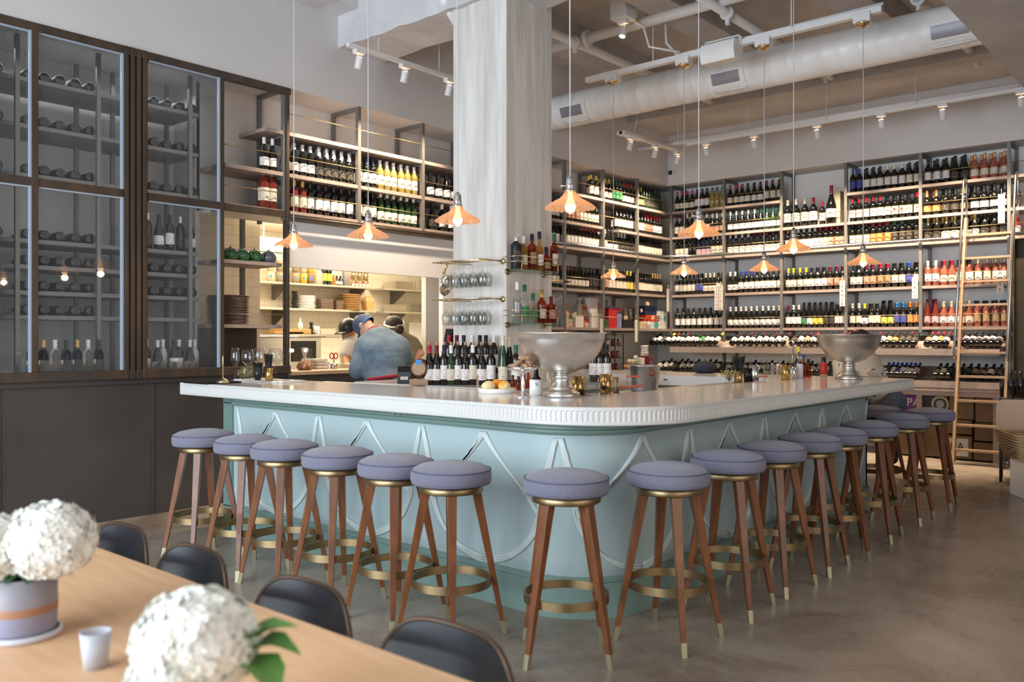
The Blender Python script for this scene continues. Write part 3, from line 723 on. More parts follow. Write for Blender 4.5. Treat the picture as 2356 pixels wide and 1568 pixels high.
# ladder
ya, yb = yat(2195, 10.45), yat(2311, 10.5)
ld_ = thing('rolling_ladder', 'light wooden rolling ladder leaning on the far shelves', 'ladder', (10.45, (ya+yb)/2, 0))
def lx(z): return 10.42+.52*z/2.6
for y, n_ in ((ya, 0), (yb, 1)):
    Ms = Matrix.Translation((0, 0, 0))
    mb = MB(); vs = []
    for z in (0.02, 2.78):
        for dx, dy in ((-.035, -.014), (.035, -.014), (.035, .014), (-.035, .014)): vs.append((lx(z)+dx, y+dy, z))
    mb.add(vs, [(3, 2, 1, 0), (4, 5, 6, 7), (0, 1, 5, 4), (1, 2, 6, 5), (2, 3, 7, 6), (3, 0, 4, 7)])
    loc(mb, 'stile', M['wood_light'], ld_)
    yy = y+(.02 if n_ == 0 else -.02)
    ptl = [(lx(1.2)-.10, yy, 1.15), (lx(1.2)-.13, yy, 1.2), (lx(2.5)-.10, yy, 2.5), (lx(3.1)-.10, yy, 3.15)]+[(lx(3.1)-.10+.07*(1-math.cos(a)), yy, 3.15+.10*math.sin(a)) for a in [PI*i/6 for i in range(1, 7)]]+[(lx(3.1)+.035, yy, 2.75)]
    loc(MB().tube(ptl, .014, 8), 'hand_rail', M['brushed_chrome'], ld_)
for i in range(10):
    z = .16+.268*i
    loc(MB().box(lx(z)-.032, yb, z-.012, lx(z)+.032, ya, z+.012), 'rung', M['wood_light'], ld_)
loc(MB().cyl(0, 0, -.012, .012, .04, M=T(10.97, ya-.05, 2.61) @ R(PI/2, 'X')), 'wheel', M['brushed_chrome'], ld_)
# dark doorway right of the shelves
struct('door_1', MB().box(XF+.10, .4, 0, XF+.16, 2.10, 2.50).box(XF-.02, 2.085, 0, XF+.1, 2.10, 2.5), mat('olive_dark', (.035,.028,.012), .5, col2=(.055,.042,.015), nscale=2))
# ================================================================== BOTTLES
GL = dict(k=(.006,.006,.005), g=(.012,.035,.012), p=(.46,.14,.09), r=(.24,.03,.02), y=(.40,.31,.08), c=(.6,.6,.56), n=(.01,.012,.03))
CP = dict(k=(.012,.012,.012), r=(.38,.015,.03), b=(.14,.008,.022), w=(.72,.71,.68), y=(.75,.60,.05), g=(.02,.13,.06), n=(.015,.02,.05), o=(.75,.24,.04), s=(.65,.64,.62), d=(.55,.38,.12), u=(.02,.07,.42), c=(.66,.60,.44), f=(.60,.28,.10), m=(.015,.20,.50))
LB = dict(W=(.74,.72,.70), C=(.66,.60,.49), K=(.028,.024,.024), Y=(.58,.50,.08), G=(.02,.20,.07), O=(.62,.24,.06), U=(.04,.06,.30), T=(.46,.24,.16), N=None, D=(.30,.20,.10), P=(.60,.40,.42))
CAPN = dict(k='black', r='red', b='burgundy', w='white', y='yellow', g='green', n='navy', o='orange', s='silver', d='gold', u='blue', c='cream', f='copper', m='bright blue')
LABN = dict(W='white', C='cream', K='black', Y='yellow', G='green', O='orange', U='blue', T='terracotta', N='no', D='brown', P='pink')
GLN = dict(k='dark', g='green glass', p='rosé', r='red', y='golden', c='clear', n='dark blue')
def gmat(k):
    n = 'bottle_glass_'+k
    if n not in M:
        if k in 'prycg' and k != 'g':
            mat(n, GL[k], .08, coat=.6, trans=.35)
        else: mat(n, GL[k], .07, coat=.4)
    return M[n]
def cmat(k):
    n = 'bottle_cap_'+k
    return M.get(n) or mat(n, CP[k], .38, metal=.6 if k in 'sdf' else 0)
def labmat(k):
    n = 'bottle_label_'+k
    if n in M: return M[n]
    m = mat(n, LB[k], .75); nt = m.node_tree; N_ = nt.nodes.new; L_ = nt.links.new; b = nt.nodes['Principled BSDF']
    tc = N_('ShaderNodeTexCoord'); mp = N_('ShaderNodeMapping'); mp.inputs['Scale'].default_value = (90, 90, 260); L_(tc.outputs['Object'], mp.inputs[0])
    nz = N_('ShaderNodeTexNoise'); nz.inputs['Scale'].default_value = 1; nz.inputs['Detail'].default_value = 1; L_(mp.outputs[0], nz.inputs['Vector'])
    sp_ = N_('ShaderNodeSeparateXYZ'); L_(tc.outputs['Object'], sp_.inputs[0])
    wv = N_('ShaderNodeMath'); wv.operation = 'MULTIPLY'; wv.inputs[1].default_value = 62; L_(sp_.outputs['Z'], wv.inputs[0])
    fr = N_('ShaderNodeMath'); fr.operation = 'FRACT'; L_(wv.outputs[0], fr.inputs[0])
    lt = N_('ShaderNodeMath'); lt.operation = 'LESS_THAN'; lt.inputs[1].default_value = .35; L_(fr.outputs[0], lt.inputs[0])
    gt = N_('ShaderNodeMath'); gt.operation = 'GREATER_THAN'; gt.inputs[1].default_value = .55; L_(nz.outputs['Fac'], gt.inputs[0])
    mu = N_('ShaderNodeMath'); mu.operation = 'MULTIPLY'; L_(lt.outputs[0], mu.inputs[0]); L_(gt.outputs[0], mu.inputs[1])
    mx = N_('ShaderNodeMix'); mx.data_type = 'RGBA'; mx.inputs['A'].default_value = hexc(LB[k]); mx.inputs['B'].default_value = (.16,.14,.13,1) if sum(LB[k]) > .5 else (.3,.22,.12,1)
    L_(mu.outputs[0], mx.inputs['Factor']); L_(mx.outputs['Result'], b.inputs['Base Color']); return m
SHAPE = {   # (profile of glass up to the capsule, capsule profile, label z0, z1, radius there, total height)
 'B': ([(.0001,.002),(.032,.0),(.0365,.004),(.0365,.185),(.0345,.200),(.026,.218),(.0165,.232),(.0145,.245)], [(.0150,.243),(.0152,.285),(.0165,.287),(.0165,.300),(.0001,.301)], .055, .150, .0365, .30),
 'U': ([(.0001,.002),(.036,.0),(.0405,.004),(.0405,.135),(.038,.155),(.030,.185),(.020,.215),(.0150,.240)], [(.0153,.238),(.0153,.284),(.0165,.286),(.0165,.297),(.0001,.298)], .045, .120, .0405, .298),
 'S': ([(.0001,.002),(.039,.0),(.0435,.004),(.0435,.140),(.040,.165),(.030,.200),(.0205,.225)], [(.0210,.222),(.0175,.262),(.0165,.270),(.0190,.276),(.0190,.300),(.014,.310),(.0001,.311)], .045, .118, .0435, .311),
 'H': ([(.0001,.002),(.033,.0),(.0370,.004),(.0370,.130),(.034,.160),(.026,.205),(.0175,.245),(.0145,.268)], [(.0150,.266),(.0150,.322),(.0160,.323),(.0160,.332),(.0001,.333)], .045, .125, .0370, .333),
 'M': ([(.0001,.002),(.045,.0),(.0510,.004),(.0510,.215),(.048,.235),(.034,.262),(.021,.280),(.018,.300)], [(.0190,.298),(.0190,.352),(.021,.354),(.021,.368),(.0001,.369)], .070, .185, .0510, .369),
 'X': ([(.0001,.002),(.060,.0),(.0660,.004),(.0660,.225),(.060,.260),(.044,.310),(.026,.370),(.021,.400)], [(.0220,.398),(.0220,.48),(.025,.482),(.025,.50),(.0001,.501)], .085, .195, .0660, .501)}
def add_bottle(mb, code, Mx=None, n=14, hs=1.0, slots=(0, 1, 2), lab=True):
    sh = SHAPE[code[0]]; S_ = Matrix.Diagonal((1, 1, hs, 1)); Q = (Mx @ S_) if Mx else S_
    mb.lathe(sh[0], n, slots[0], Q); mb.lathe(sh[1], n, slots[1], Q)
    if lab and code[3] != 'N': mb.lathe([(sh[4]+.0008, sh[2]), (sh[4]+.0008, sh[3])], max(8, n*2//3), slots[2], Q, a0=-PI/2-1.75, a1=-PI/2+1.75)
BM = {}
def bottle_mesh(code):
    if code not in BM:
        mb = MB(); add_bottle(mb, code); ms = [gmat(code[1]), cmat(code[2])]+([labmat(code[3])] if code[3] != 'N' else [])
        BM[code] = mb.mesh('wine_bottle', ms)
    return BM[code]
def parse(spec):
    out = []
    for t in spec.split():
        if t[0] == '-': out += [None]*int(t[1:]); continue
        n = int(''.join(c for c in t if c.isdigit()) or 1); out += [t.lstrip('0123456789')]*n
    return out
ORD = ['first','second','third','fourth','fifth','sixth','seventh','eighth','ninth','tenth','eleventh','twelfth','thirteenth','fourteenth','fifteenth','sixteenth','seventeenth','eighteenth','nineteenth','twentieth','twenty-first','twenty-second','twenty-third','twenty-fourth','twenty-fifth','twenty-sixth']
cands = []     # (distance, code, location, rz, label, group, front?)
def row(wall, a0, a1, z, spec, shelfname, bayname, back=True, pitch=None, d0=.085):
    seq = parse(spec); n = len(seq)
    lo, hi = (a0+.06, a1-.06)
    p = (hi-lo)/max(1, n-1); k = 0
    for i, c in enumerate(seq):
        if c is None: continue
        a = lo+p*i if wall == 'l' else hi-p*i
        j = random.uniform(-.006, .006)
        for dd, isf in ((d0, True), (d0+.080, False)):
            if not isf and (not back or c[0] in 'MX'): continue
            aa = a+j if isf else a+random.uniform(-.004, .004)+p*.5
            if not isf and (aa > hi+.02): continue
            if wall == 'l': L_ = (aa, YF+dd, z); rz = 0
            else: L_ = (XF+dd, aa, z); rz = -PI/2
            lab = '%s-capped %s bottle, %s from left, %s shelf, %s' % (CAPN[c[2]], GLN[c[1]], ORD[i], shelfname, bayname)
            cands.append((dep(L_[0], L_[1])-(0 if isf else -3.0), c, L_, rz, lab, 'wine bottles, %s shelf, %s' % (shelfname, bayname), isf))
SN = ['top', 'second', 'third', 'fourth', 'fifth']
R1 = ['4UkrC 3BknW 3UygN', '2BkbC 2HkcC 3BkwW 3UkcT', '3BkkC 2BkkN 3UnnP 3BkwC', '2BkkC 3BkkC 2BkkU 3UkcC 2BkkC', '9BkkW']
R2 = ['3UkrC 3UkkW 3BkbC', '5UkwW 1UkgW 3UggW', '4UkwC 1UkbC 1UkbW 3UkbC', '2UkwW 3BkuW 5BkkW', '10UkwW']
R3 = [None, None, '2BkoW 4BkwW 2BkrC 2BkrT 1BkkT', '4BkyC 3BkkW 3BkbT', '1BkbW 2BkwW 1HkkG 1HkkW 2HkkY 2HkkK 2BkkW']
R4 = ['2BkuU 2BkkW 1BknW 3BkcW 2BkkC', '2BkrC 3BkrW 2BkkC 2BkkC 1BkrC', '3BkkC 3BkrO 2BkgK 2BkkK', '2BkkC 2BkbT 2BkrD 2BkkC 1BkuU 1BkkW', '2BkcC 1UkyW 2BkkC 2HkkY 2BkmU 2BkoO']
R5 = ['3BkkW 2SkkK 4UpfC', '2SkfO 2SkkK 1SkdD 3SkkW 1SkkW', '2SkdK 2SkdC 1SkgC 1SkdC 3SkkK', '2BpwW 2UprC 2BpkW 4BpcC', '2HrbP 2UpcW 2UpcC 4BpkD']
bayn = ['first bay of far wall', 'second bay of far wall', 'third bay of far wall', 'fourth bay of far wall', 'fifth bay of far wall']
for k, rows_ in enumerate((R1, R2, R3, R4, R5)):
    for i, s_ in enumerate(rows_):
        if s_: row('f', YP[k+1], YP[k], LV[i], s_, SN[i], bayn[k])
row('f', 4.12, 4.82, LV[1], '3MkcC 1MkrW 1BkrC 1XkrW', 'second', 'third bay of far wall', back=False)
row('f', 1.3, 2.14, LV[0], '-1 3BkkW', 'top', 'last bay past the ladder', back=False)
row('f', 1.3, 2.14, LV[1], '5SkkK', 'second', 'last bay past the ladder', back=False)
row('f', 1.3, 2.14, LV[2], '1SrsP 3SrdP', 'third', 'last bay past the ladder', back=False)
L1_ = ['-5 2BkyC', '4BkbT 5BkkC', '5BkkW 5BkrW', '3UkbC 4UkkC 3BkkK']
L2_ = ['3UkyC 3BkgG 3UkrC', '-4 5BkkW', '2BkwC 3SkkW 3SksK 2SkkK', '2BkkT 3BkyC 2BkkC 2BkyY']
L3_ = ['3UkdY 7HgkK', '3BkkW 3BkrT 3BkrW', '4BkkC 6BkkC', '3BkkC 4BkkC 4BkdC']
bl = ['bay right of the column', 'second bay right of the column', 'corner bay left of corner']
LX = [8.58, 9.42, 10.25, 11.02]
for k, rows_ in enumerate((L1_, L2_, L3_)):
    for i, s_ in enumerate(rows_): row('l', LX[k], LX[k+1], LV[i], s_, SN[i], bl[k])
row('l', 7.78, 8.58, LV[1], '-5 4BkkC', 'second', 'bay beside the column', back=False)
row('l', 7.78, 8.58, LV[2], '-5 4BkkW', 'third', 'bay beside the column', back=False)
row('l', 7.78, 8.58, LV[3], '-5 4BkbC', 'fourth', 'bay beside the column', back=False)
kb = ['kitchen wall left bay', 'first bay above kitchen pass', 'second bay above kitchen pass', 'third bay above kitchen pass']
row('l', 3.68, 4.46, 2.865, '-7 2UkwW', 'upper', kb[0], back=False)
row('l', 3.68, 4.46, 2.53, '-7 2MrdC', 'lower', kb[0], back=False)
row('l', 4.48, 5.32, 2.865, '4UkwW 5SksK', 'upper', kb[1])
row('l', 5.32, 6.16, 2.865, '3BknW 6BywC', 'upper', kb[2])
row('l', 6.16, 7.0, 2.865, '-1 5UkkW -1', 'upper', kb[3])
row('l', 4.48, 5.32, 2.53, '3BrdC 6BkkW', 'lower', kb[1])
row('l', 5.32, 6.16, 2.53, '3BkkC 6HgcC', 'lower', kb[2])
row('l', 6.16, 7.0, 2.53, '2SkkK 4BkwW', 'lower', kb[3])
cands.sort(key=lambda c: c[0])
NIND = 300
for d, c, L_, rz, lab, grp, isf in cands[:NIND]:
    o = bpy.data.objects.new('wine_bottle', bottle_mesh(c)); link(o); o.location = L_; o.rotation_euler = (0, 0, rz+random.uniform(-.15, .15))
    if not isf: lab = lab.replace(' bottle,', ' bottle behind,')
    tag(o, lab, 'bottle', grp)
def stuff_bottles(lst, name, label, cat):
    mb = MB(); slots = {}; ms = []
    def sl(m):
        if m.name not in slots: slots[m.name] = len(ms); ms.append(m)
        return slots[m.name]
    for d, c, L_, rz, lab, grp, isf in lst:
        add_bottle(mb, c, T(*L_) @ R(rz+random.uniform(-.15, .15), 'Z'), 12, slots=(sl(gmat(c[1])), sl(cmat(c[2])), sl(labmat(c[3])) if c[3] != 'N' else 0))
    tag(mb.obj(name, ms), label, cat, kind='stuff')
stuff_bottles(cands[NIND:], 'wine_bottles', 'the remaining rows of standing wine bottles on the farther shelves', 'bottles')
# sloping rack bottles
def rackrow(z0, y0, y1, n, labs, caps, name):
    for i in range(n):
        y = y0+(y1-y0)*(i+.5)/n; lc = labs[i % len(labs)]; cc_ = caps[(i*3+len(labs)) % len(caps)]
        code = ('B' if i % 3 else 'U')+'k'+cc_+lc
        o = bpy.data.objects.new('display_bottle', bottle_mesh(code)); link(o)
        o.matrix_world = T(RKX+.045, y, z0+.012) @ R(math.radians(62), 'Y') @ T(-.041, 0, 0) @ R(PI, 'Z') @ R(PI/2, 'Z') 
        tag(o, '%s-labelled bottle lying neck up, %s from left, %s' % (LABN[lc], ORD[i], name), 'bottle', 'display bottles, '+name)
YY = lambda px: yat(px, RKX+.1)
rackrow(1.27, YY(1500), YY(1655), 14, 'WWKWCCCCCCGCWC', 'kkbykkrkkg', 'upper rack left bay')
rackrow(1.27, YY(1682), YY(1812), 9, 'WCWCWCCWC', 'krkbrk', 'upper rack second bay')
rackrow(1.27, YY(1820), YY(2000), 12, 'KCTCCWWCWCWC', 'krkbk', 'upper rack behind far bowl')
rackrow(1.27, YY(2008), YY(2112), 7, 'WWTOKKK', 'kkbkk', 'upper rack right of far bowl')
rackrow(1.27, YY(2130), YY(2184), 4, 'DCOP', 'krb', 'upper rack beside ladder')
rackrow(1.27, YY(2200), YY(2306), 7, 'UPWWPWC', 'wkc', 'upper rack behind ladder')
rackrow(.90, YY(1512), YY(1655), 11, 'CCCKCCWKUCC', 'kwykn', 'lower rack left bay')
rackrow(.90, YY(1670), YY(1905), 18, 'CWCCCCCCCWCWKWCC', 'wwwkcwykkg', 'lower rack second bay')
rackrow(.90, YY(2030), YY(2112), 8, 'CKWUWCCP', 'kku', 'lower rack right of far bowl')
rackrow(.90, YY(2148), YY(2192), 3, 'DCK', 'k', 'lower rack beside ladder')
rackrow(.90, YY(2200), YY(2306), 6, 'KKDDCK', 'k', 'lower rack behind ladder')
# ================================================================== STEEL AND GLASS CABINET ON THE LEFT
cab = thing('wine_cabinet', 'dark steel framed cabinet wall with wired glass panes full of bottles', 'cabinet', (3, YF, 1.1))
XS = [-.6, .55, 1.72, 2.36, 3.03, 3.225, 3.87, 4.50]
mb = MB().box(-.6, YF-.015, 1.08, 4.53, YF+.05, 1.15).box(-.6, YF-.015, 3.56, 4.53, YF+.05, 3.62)
for a0, a1 in ((-.6, 3.03), (3.225, 4.53)): mb.box(a0, YF-.01, 2.465, a1, YF+.04, 2.525)
loc(mb, 'frame', M['aged_steel'], cab, .003)
for x, w_ in ((.55, .03), (1.72, .03), (2.40, .045), (3.855, .035), (4.50, .03)):
    loc(MB().box(x-w_/2, YF-.018, 1.15, x+w_/2, YF+.045, 3.56), 'mullion', M['aged_steel'], cab, .003)
mb = MB().box(3.03, YF, 1.08, 3.225, YF+.05, 3.62)
for k in range(4): mb.box(3.035+.048*k, YF-.022, 1.08, 3.035+.048*k+.030, YF+.01, 3.62)
loc(mb, 'pier', M['aged_steel'], cab, .003)
for x in (2.365, 3.015, 3.825):
    for z0, z1 in ((1.15, 2.465), (2.525, 3.56)):
        a = {2.365: 1.735, 3.015: 2.425, 3.825: 3.23}[x]
        loc(MB().box(x, YF-.012, z0, x+.016, YF+.02, z1).box(a, YF-.004, z1-.012, x, YF+.02, z1), 'pane_frame_lit', M['pane_edge'], cab)  # pale strips painted as the reveals that catch the daylight
        loc(MB().box(a, YF+.016, z0, x, YF+.020, z1), 'pane', M['wired_glass'], cab)
for a, x in ((-.58, .53), (.57, 1.70)):
    for z0, z1 in ((1.15, 2.465), (2.525, 3.56)): loc(MB().box(a, YF+.016, z0, x, YF+.020, z1), 'pane', M['wired_glass'], cab)
loc(MB().box(-.6, 7.36, 1.05, 3.87, 7.40, 3.62).box(3.86, 6.98, 1.05, 3.90, 7.40, 3.62), 'back_panel', M['niche_paint'], cab)
loc(MB().box(-.6, 6.6, 1.05, 4.5, 7.36, 1.08), 'bottom_panel', M['dark_panel'], cab)
CL = [3.30, 2.96, 2.60, 2.12, 1.93, 1.74, 1.56]
for z in CL: loc(MB().box(-.6, 6.82, z-.03, 3.80, 7.30, z), 'shelf', M['shelf_metal'], cab)
for x in (.6, 1.75, 2.38, 2.96, 3.25, 3.72):
    loc(MB().box(x-.015, 6.80, 1.1, x+.015, 6.83, 3.6).box(x-.015, 7.2, 1.1, x+.015, 7.23, 3.6), 'upright', M['shelf_metal'], cab)
# dark back of the lower open cubby, two open shelves
loc(MB().box(3.89, 7.0, 1.1, 4.48, 7.02, 1.48).box(3.88, 6.62, 1.1, 3.90, 7.0, 1.48).box(3.89, 6.62, 1.09, 4.48, 7.0, 1.10), 'cubby', M['dark_panel'], cab)
loc(MB().box(3.88, 6.60, 1.48, 4.48, 7.02, 1.51), 'shelf', M['shelf_wood'], cab)
loc(MB().box(3.88, 6.60, 2.03, 4.48, 7.00, 2.06), 'shelf', M['shelf_wood'], cab)
loc(MB().box(4.30, 6.96, 1.5, 4.335, 7.0, 2.47).tube([(3.9, 6.6, 2.15), (4.48, 6.6, 2.15)], .004, 6).tube([(3.9, 6.6, 1.60), (4.48, 6.6, 1.60)], .004, 6), 'upright', M['shelf_metal'], cab)
codes = ['BkkN', 'UkkN', 'BkkN', 'UkkC']
def lying(x, z, label, grp):
    o = bpy.data.objects.new('cellar_bottle', bottle_mesh(random.choice(codes))); link(o)
    o.matrix_world = T(x, 6.86, z+.042) @ R(-PI/2, 'X'); tag(o, label, 'bottle', grp)
rn = ['top', 'second', 'third', 'fourth', 'fifth', 'sixth']
for bi, (a, c, nb, bn) in enumerate(((2.42, 2.98, 5, 'middle'), (3.27, 3.83, 5, 'right'), (1.77, 2.34, 4, 'left'))):
    for ri, z in enumerate(CL):
        if bi == 1 and ri in (3, 6): continue
        if bi == 2 and ri > 3: continue
        for k in range(nb):
            lying(a+(c-a)*(k+.5)/nb, z, 'dark bottle lying on its side, %s from left, %s shelf, %s glass cabinet bay' % (ORD[k], (rn+['lowest'])[ri], bn), 'bottles lying in the glass cabinet')
for k in range(6):
    o = bpy.data.objects.new('cellar_bottle', bottle_mesh(['BkkW', 'BksN', 'UkkW'][k % 3])); link(o); o.location = (3.30+.095*k, 6.90, 2.12)
    tag(o, 'dark bottle standing, %s from left, behind wired glass of right cabinet bay' % ORD[k], 'bottle', 'bottles standing in the glass cabinet')
for k in range(8):
    o = bpy.data.objects.new('cellar_bottle', bottle_mesh(['BkkW', 'BkwW', 'UksW', 'BcwN'][k % 4])); link(o); o.location = (3.28+.07*k, 6.78+.05*(k % 2), 1.08)
    tag(o, 'bottle on cabinet floor, %s from left, bottom of right glass bay' % ORD[k], 'bottle', 'bottles on the cabinet floor')
for k in range(7):
    o = bpy.data.objects.new('cellar_bottle', bottle_mesh(['BkkW', 'BkdC', 'BcwN'][k % 3])); link(o); o.location = (2.46+.08*k, 6.76, 1.08)
    tag(o, 'pale bottle on cabinet floor, %s from left, bottom of middle glass bay' % ORD[k], 'bottle', 'bottles on the cabinet floor')
# teapots and plates in the open cubby
def teapot(x, z, m, label, rz=0):
    t = thing('teapot', label, 'teapot', (x, 6.76, z), rz, 'teapots on the open shelf')
    MB().lathe([(.0001, 0), (.045, 0), (.055, .008), (.072, .045), (.070, .075), (.050, .100), (.030, .108)], 24).obj('body', M[m], t)
    MB().lathe([(.033, .106), (.028, .114), (.008, .120), (.006, .124), (.009, .130), (.0001, .136)], 16).obj('lid', M[m], t)
    MB().tube([(.060, 0, .035), (.085, 0, .055), (.098, 0, .095)], [.014, .010, .007], 8).obj('spout', M[m], t)
    MB().tube([(-.062, 0, .085), (-.095, 0, .088), (-.105, 0, .060), (-.090, 0, .032), (-.068, 0, .030)], .006, 8).obj('handle', M[m], t)
for px, m, l in ((530, 'green_glaze', 'green teapot at the left end of the open shelf'), (557, 'green_glaze', 'green teapot, second from left on the open shelf'), (586, 'green_glaze', 'green teapot beside the grey one'), (618, 'grey_glaze', 'slate grey teapot at the right end of the row')):
    x = xat(px, 6.76); teapot(x, 2.06, m, l, .5 if m == 'grey_glaze' else PI+.7)
for k in range(26):
    j = random.uniform(-.008, .008); r_ = .185-.0005*(k % 5)
    o = MB().lathe([(.0001, 0), (r_*.7, 0), (r_, .006), (r_-.003, .0085), (r_*.7, .004), (.0001, .004)], 40).obj('plate', M['plate_brown'], loc=(4.085+j, 6.83, 1.51+k*.0098))
    tag(o, 'brown plate, %s from below in the tall stack on the open shelf' % ORD[k], 'plate', 'brown plates stacked beside the pass')
# ================================================================== KITCHEN
KY = 8.86
def kx(px, Y=KY): return xat(px, Y)
ZA, ZB = 2.065, 1.755
for (p0, p1, z, l) in ((560, 865, ZA, 'upper white shelf left of the kitchen gap'), (560, 865, ZB, 'lower white shelf left of the kitchen gap'),
                       (886, 1030, ZA, 'upper white kitchen shelf on the right, under steel pans'), (886, 1030, ZB, 'lower white kitchen shelf on the right')):
    t = thing('wall_shelf', l, 'shelf', (kx(p0), KY, z))
    loc(MB().box(kx(p0), KY, z-.025, kx(p1), 9.2, z), 'board', M['kitchen_shelf'], t, .004)
    for q in (p0+.34*(p1-p0), p0+.93*(p1-p0)) if p0 < 800 else (p0+.35*(p1-p0),):
        x = kx(q)
        mb = MB(); vs = []
        for dx in (-.012, .012):
            for (y, zz) in ((9.2, z-.025), (KY+.05, z-.025), (KY+.05, z-.05), (9.15, z-.20), (9.2, z-.20)): vs.append((x+dx, y, zz))
        mb.add(vs, [(0, 1, 2, 3, 4), (9, 8, 7, 6, 5)]+[(i, i+5, (i+1) % 5+5, (i+1) % 5) for i in range(5)])
        loc(mb, 'bracket', M['shelf_metal'], t)
KW = KY+.11
def kitem(name, label, cat, px, z, build, grp=None, Y=KW):
    x = kx(px, Y); o = build(x, Y, z); o.name = name; return tag(o, label, cat, grp)
def tub(col, h=.13, r=.052, lid=True):
    def f(x, y, z):
        t = thing('container', '', 'container', (x, y, z))
        MB().lathe([(.0001, 0), (r*.82, 0), (r, h), (r*.98, h)], 24).obj('tub', M[col], t)
        MB().lathe([(r*1.03, h-.008), (r*1.03, h), (.0001, h+.001)], 24).obj('lid', M['plastic_clear'], t)
        MB().lathe([(r*.93, .055), (r*.95, .085)], 6, a0=-2.3, a1=-1.7).obj('tape', M['blue_tape'], t)
        return t
    return f
area('cabinet_fill', (3.0, 7.0, 3.5), (0, 0, 0), 1.6, .3, 7, (1, .95, .88))  # unseen fill added under the cabinet top to brighten the inside
area('cabinet_back_fill', (3.1, 6.74, 2.3), (PI/2, 0, 0), 1.5, 2.2, 14, (1, .95, .90))  # invisible fill added behind the panes, aimed at the back panel
fl = thing('ceiling_light', 'bright fluorescent strip under the kitchen ceiling', 'ceiling light', (5.8, 8.3, 2.42))
loc(MB().box(5.0, 8.22, 2.42, 6.7, 8.38, 2.50), 'housing', M['ceramic'], fl, .004)
loc(MB().box(5.02, 8.23, 2.375, 6.68, 8.37, 2.42), 'diffuser', M['tube_glow'], fl, .01)
for q in (5.4, 6.3): loc(MB().tube([(q, 8.3, 2.5), (q, 8.3, 2.7)], .006, 6), 'hanger', M['white_metal'], fl)
mat('blue_tape', (.06, .25, .60), .6)
mat('tub_cream', (.62, .52, .33), .5); mat('tub_grain', (.28, .22, .14), .6, col2=(.38,.30,.2), nscale=90); mat('tub_dark', (.17, .11, .07), .6, col2=(.25,.18,.12), nscale=90); mat('tub_yellow', (.72, .40, .05), .5)
for px, z, c, l in ((622, ZA, 'tub_cream', 'cream-filled tub left of the steel post, lower'), (644, ZA, 'tub_grain', 'grain-filled tub left of the steel post, lower'), (622, ZA+.135, 'tub_cream', 'cream-filled tub on top of another, left end'), (644, ZA+.135, 'tub_grain', 'grain-filled tub on top of another, left end'),
                    (680, ZA, 'tub_grain', 'grain-filled tub right of the steel post, lower'), (698, ZA, 'tub_yellow', 'bright yellow tub on the upper shelf'), (714, ZA, 'tub_dark', 'brown-filled tub right of the yellow one'),
                    (680, ZA+.135, 'tub_grain', 'grain-filled tub stacked right of the steel post'), (698, ZA+.135, 'tub_cream', 'pale tub stacked on the yellow one'), (714, ZA+.135, 'tub_yellow', 'golden tub stacked on the brown-filled one')):
    o = tub(c)(kx(px, KW), KW, z); o.name = 'food_container'; tag(o, l, 'container', 'deli tubs on the kitchen shelf')
def jug(x, y, z):
    return MB().lathe([(.0001, 0), (.055, 0), (.057, .05), (.055, .14), (.03, .19), (.022, .20), (.022, .215), (.0001, .216)], 20).obj('jug', M['plastic_clear'], loc=(x, y, z))
kitem('plastic_jug', 'translucent plastic jug of brown liquid', 'jug', 733, ZA, jug)
def kb(code):
    def f(x, y, z):
        o = bpy.data.objects.new('bottle', bottle_mesh(code)); link(o); o.location = (x, y, z); return o
    return f
for px, c, l in ((746, 'BkkY', 'dark oil bottle with yellow label, left one'), (757, 'BkkY', 'dark oil bottle with yellow label, right one')): kitem('oil_bottle', l, 'bottle', px, ZA, kb(c), 'oil bottles')
kitem('sauce_bottle', 'orange and white squeeze bottle', 'bottle', 769, ZA, lambda x, y, z: MB().lathe([(.0001, 0), (.022, 0), (.022, .12), (.012, .14), (.012, .19), (.0001, .2)], 16, mis=[0, 0, 0, 1, 1]).obj('b', [mat('orange_plastic', (.75, .2, .04), .4), M['ceramic']], loc=(x, y, z)))
for px, l in ((775, 'left'), (783, 'right')):
    kitem('small_bottle', 'small dark corked bottle with cream label, %s one' % l, 'bottle', px, ZA, lambda x, y, z: MB().lathe([(.0001, 0), (.03, 0), (.03, .08), (.012, .10), (.012, .13), (.0001, .131)], 16, mis=[0, 0, 0, 0, 1]).lathe([(.0305, .02), (.0305, .06)], 8, 2, a0=-2.6, a1=-.5).obj('b', [M['black_gloss'], M['cork'], M['paper']], loc=(x, y, z)))
kitem('grey_canister', 'tall plain grey canister', 'canister', 795, ZA, lambda x, y, z: MB().lathe([(.0001, 0), (.042, 0), (.042, .22), (.035, .23), (.0001, .23)], 24).obj('b', M['vase_grey'], loc=(x, y, z)))
for k, px in enumerate((812, 827, 841)):
    for q in range(2):
        o = MB().lathe([(.0001, 0), (.036, 0), (.036, .11), (.0001, .11)], 20).obj('food_tin', M['brass_light'], loc=(kx(px, KW+.1), KW+.1, ZA+.112*q))
        tag(o, 'gold tin behind the red-lidded jars, %s column, %s' % (['left', 'middle', 'right'][k], ['lower', 'upper'][q]), 'tin', 'gold tins')
for k in range(5):
    t = thing('spice_jar', 'small red-lidded jar, %s from left' % ORD[k], 'jar', (kx(813+8*k, KW-.06), KW-.06, ZA), 0, 'red-lidded jars')
    MB().lathe([(.0001, 0), (.02, 0), (.02, .045), (.0001, .046)], 14).obj('glass', M['paper'], t); MB().lathe([(.0215, .043), (.0215, .058), (.0001, .058)], 14).obj('lid', mat('red_lid', (.45, .03, .02), .4) if 'red_lid' not in M else M['red_lid'], t)
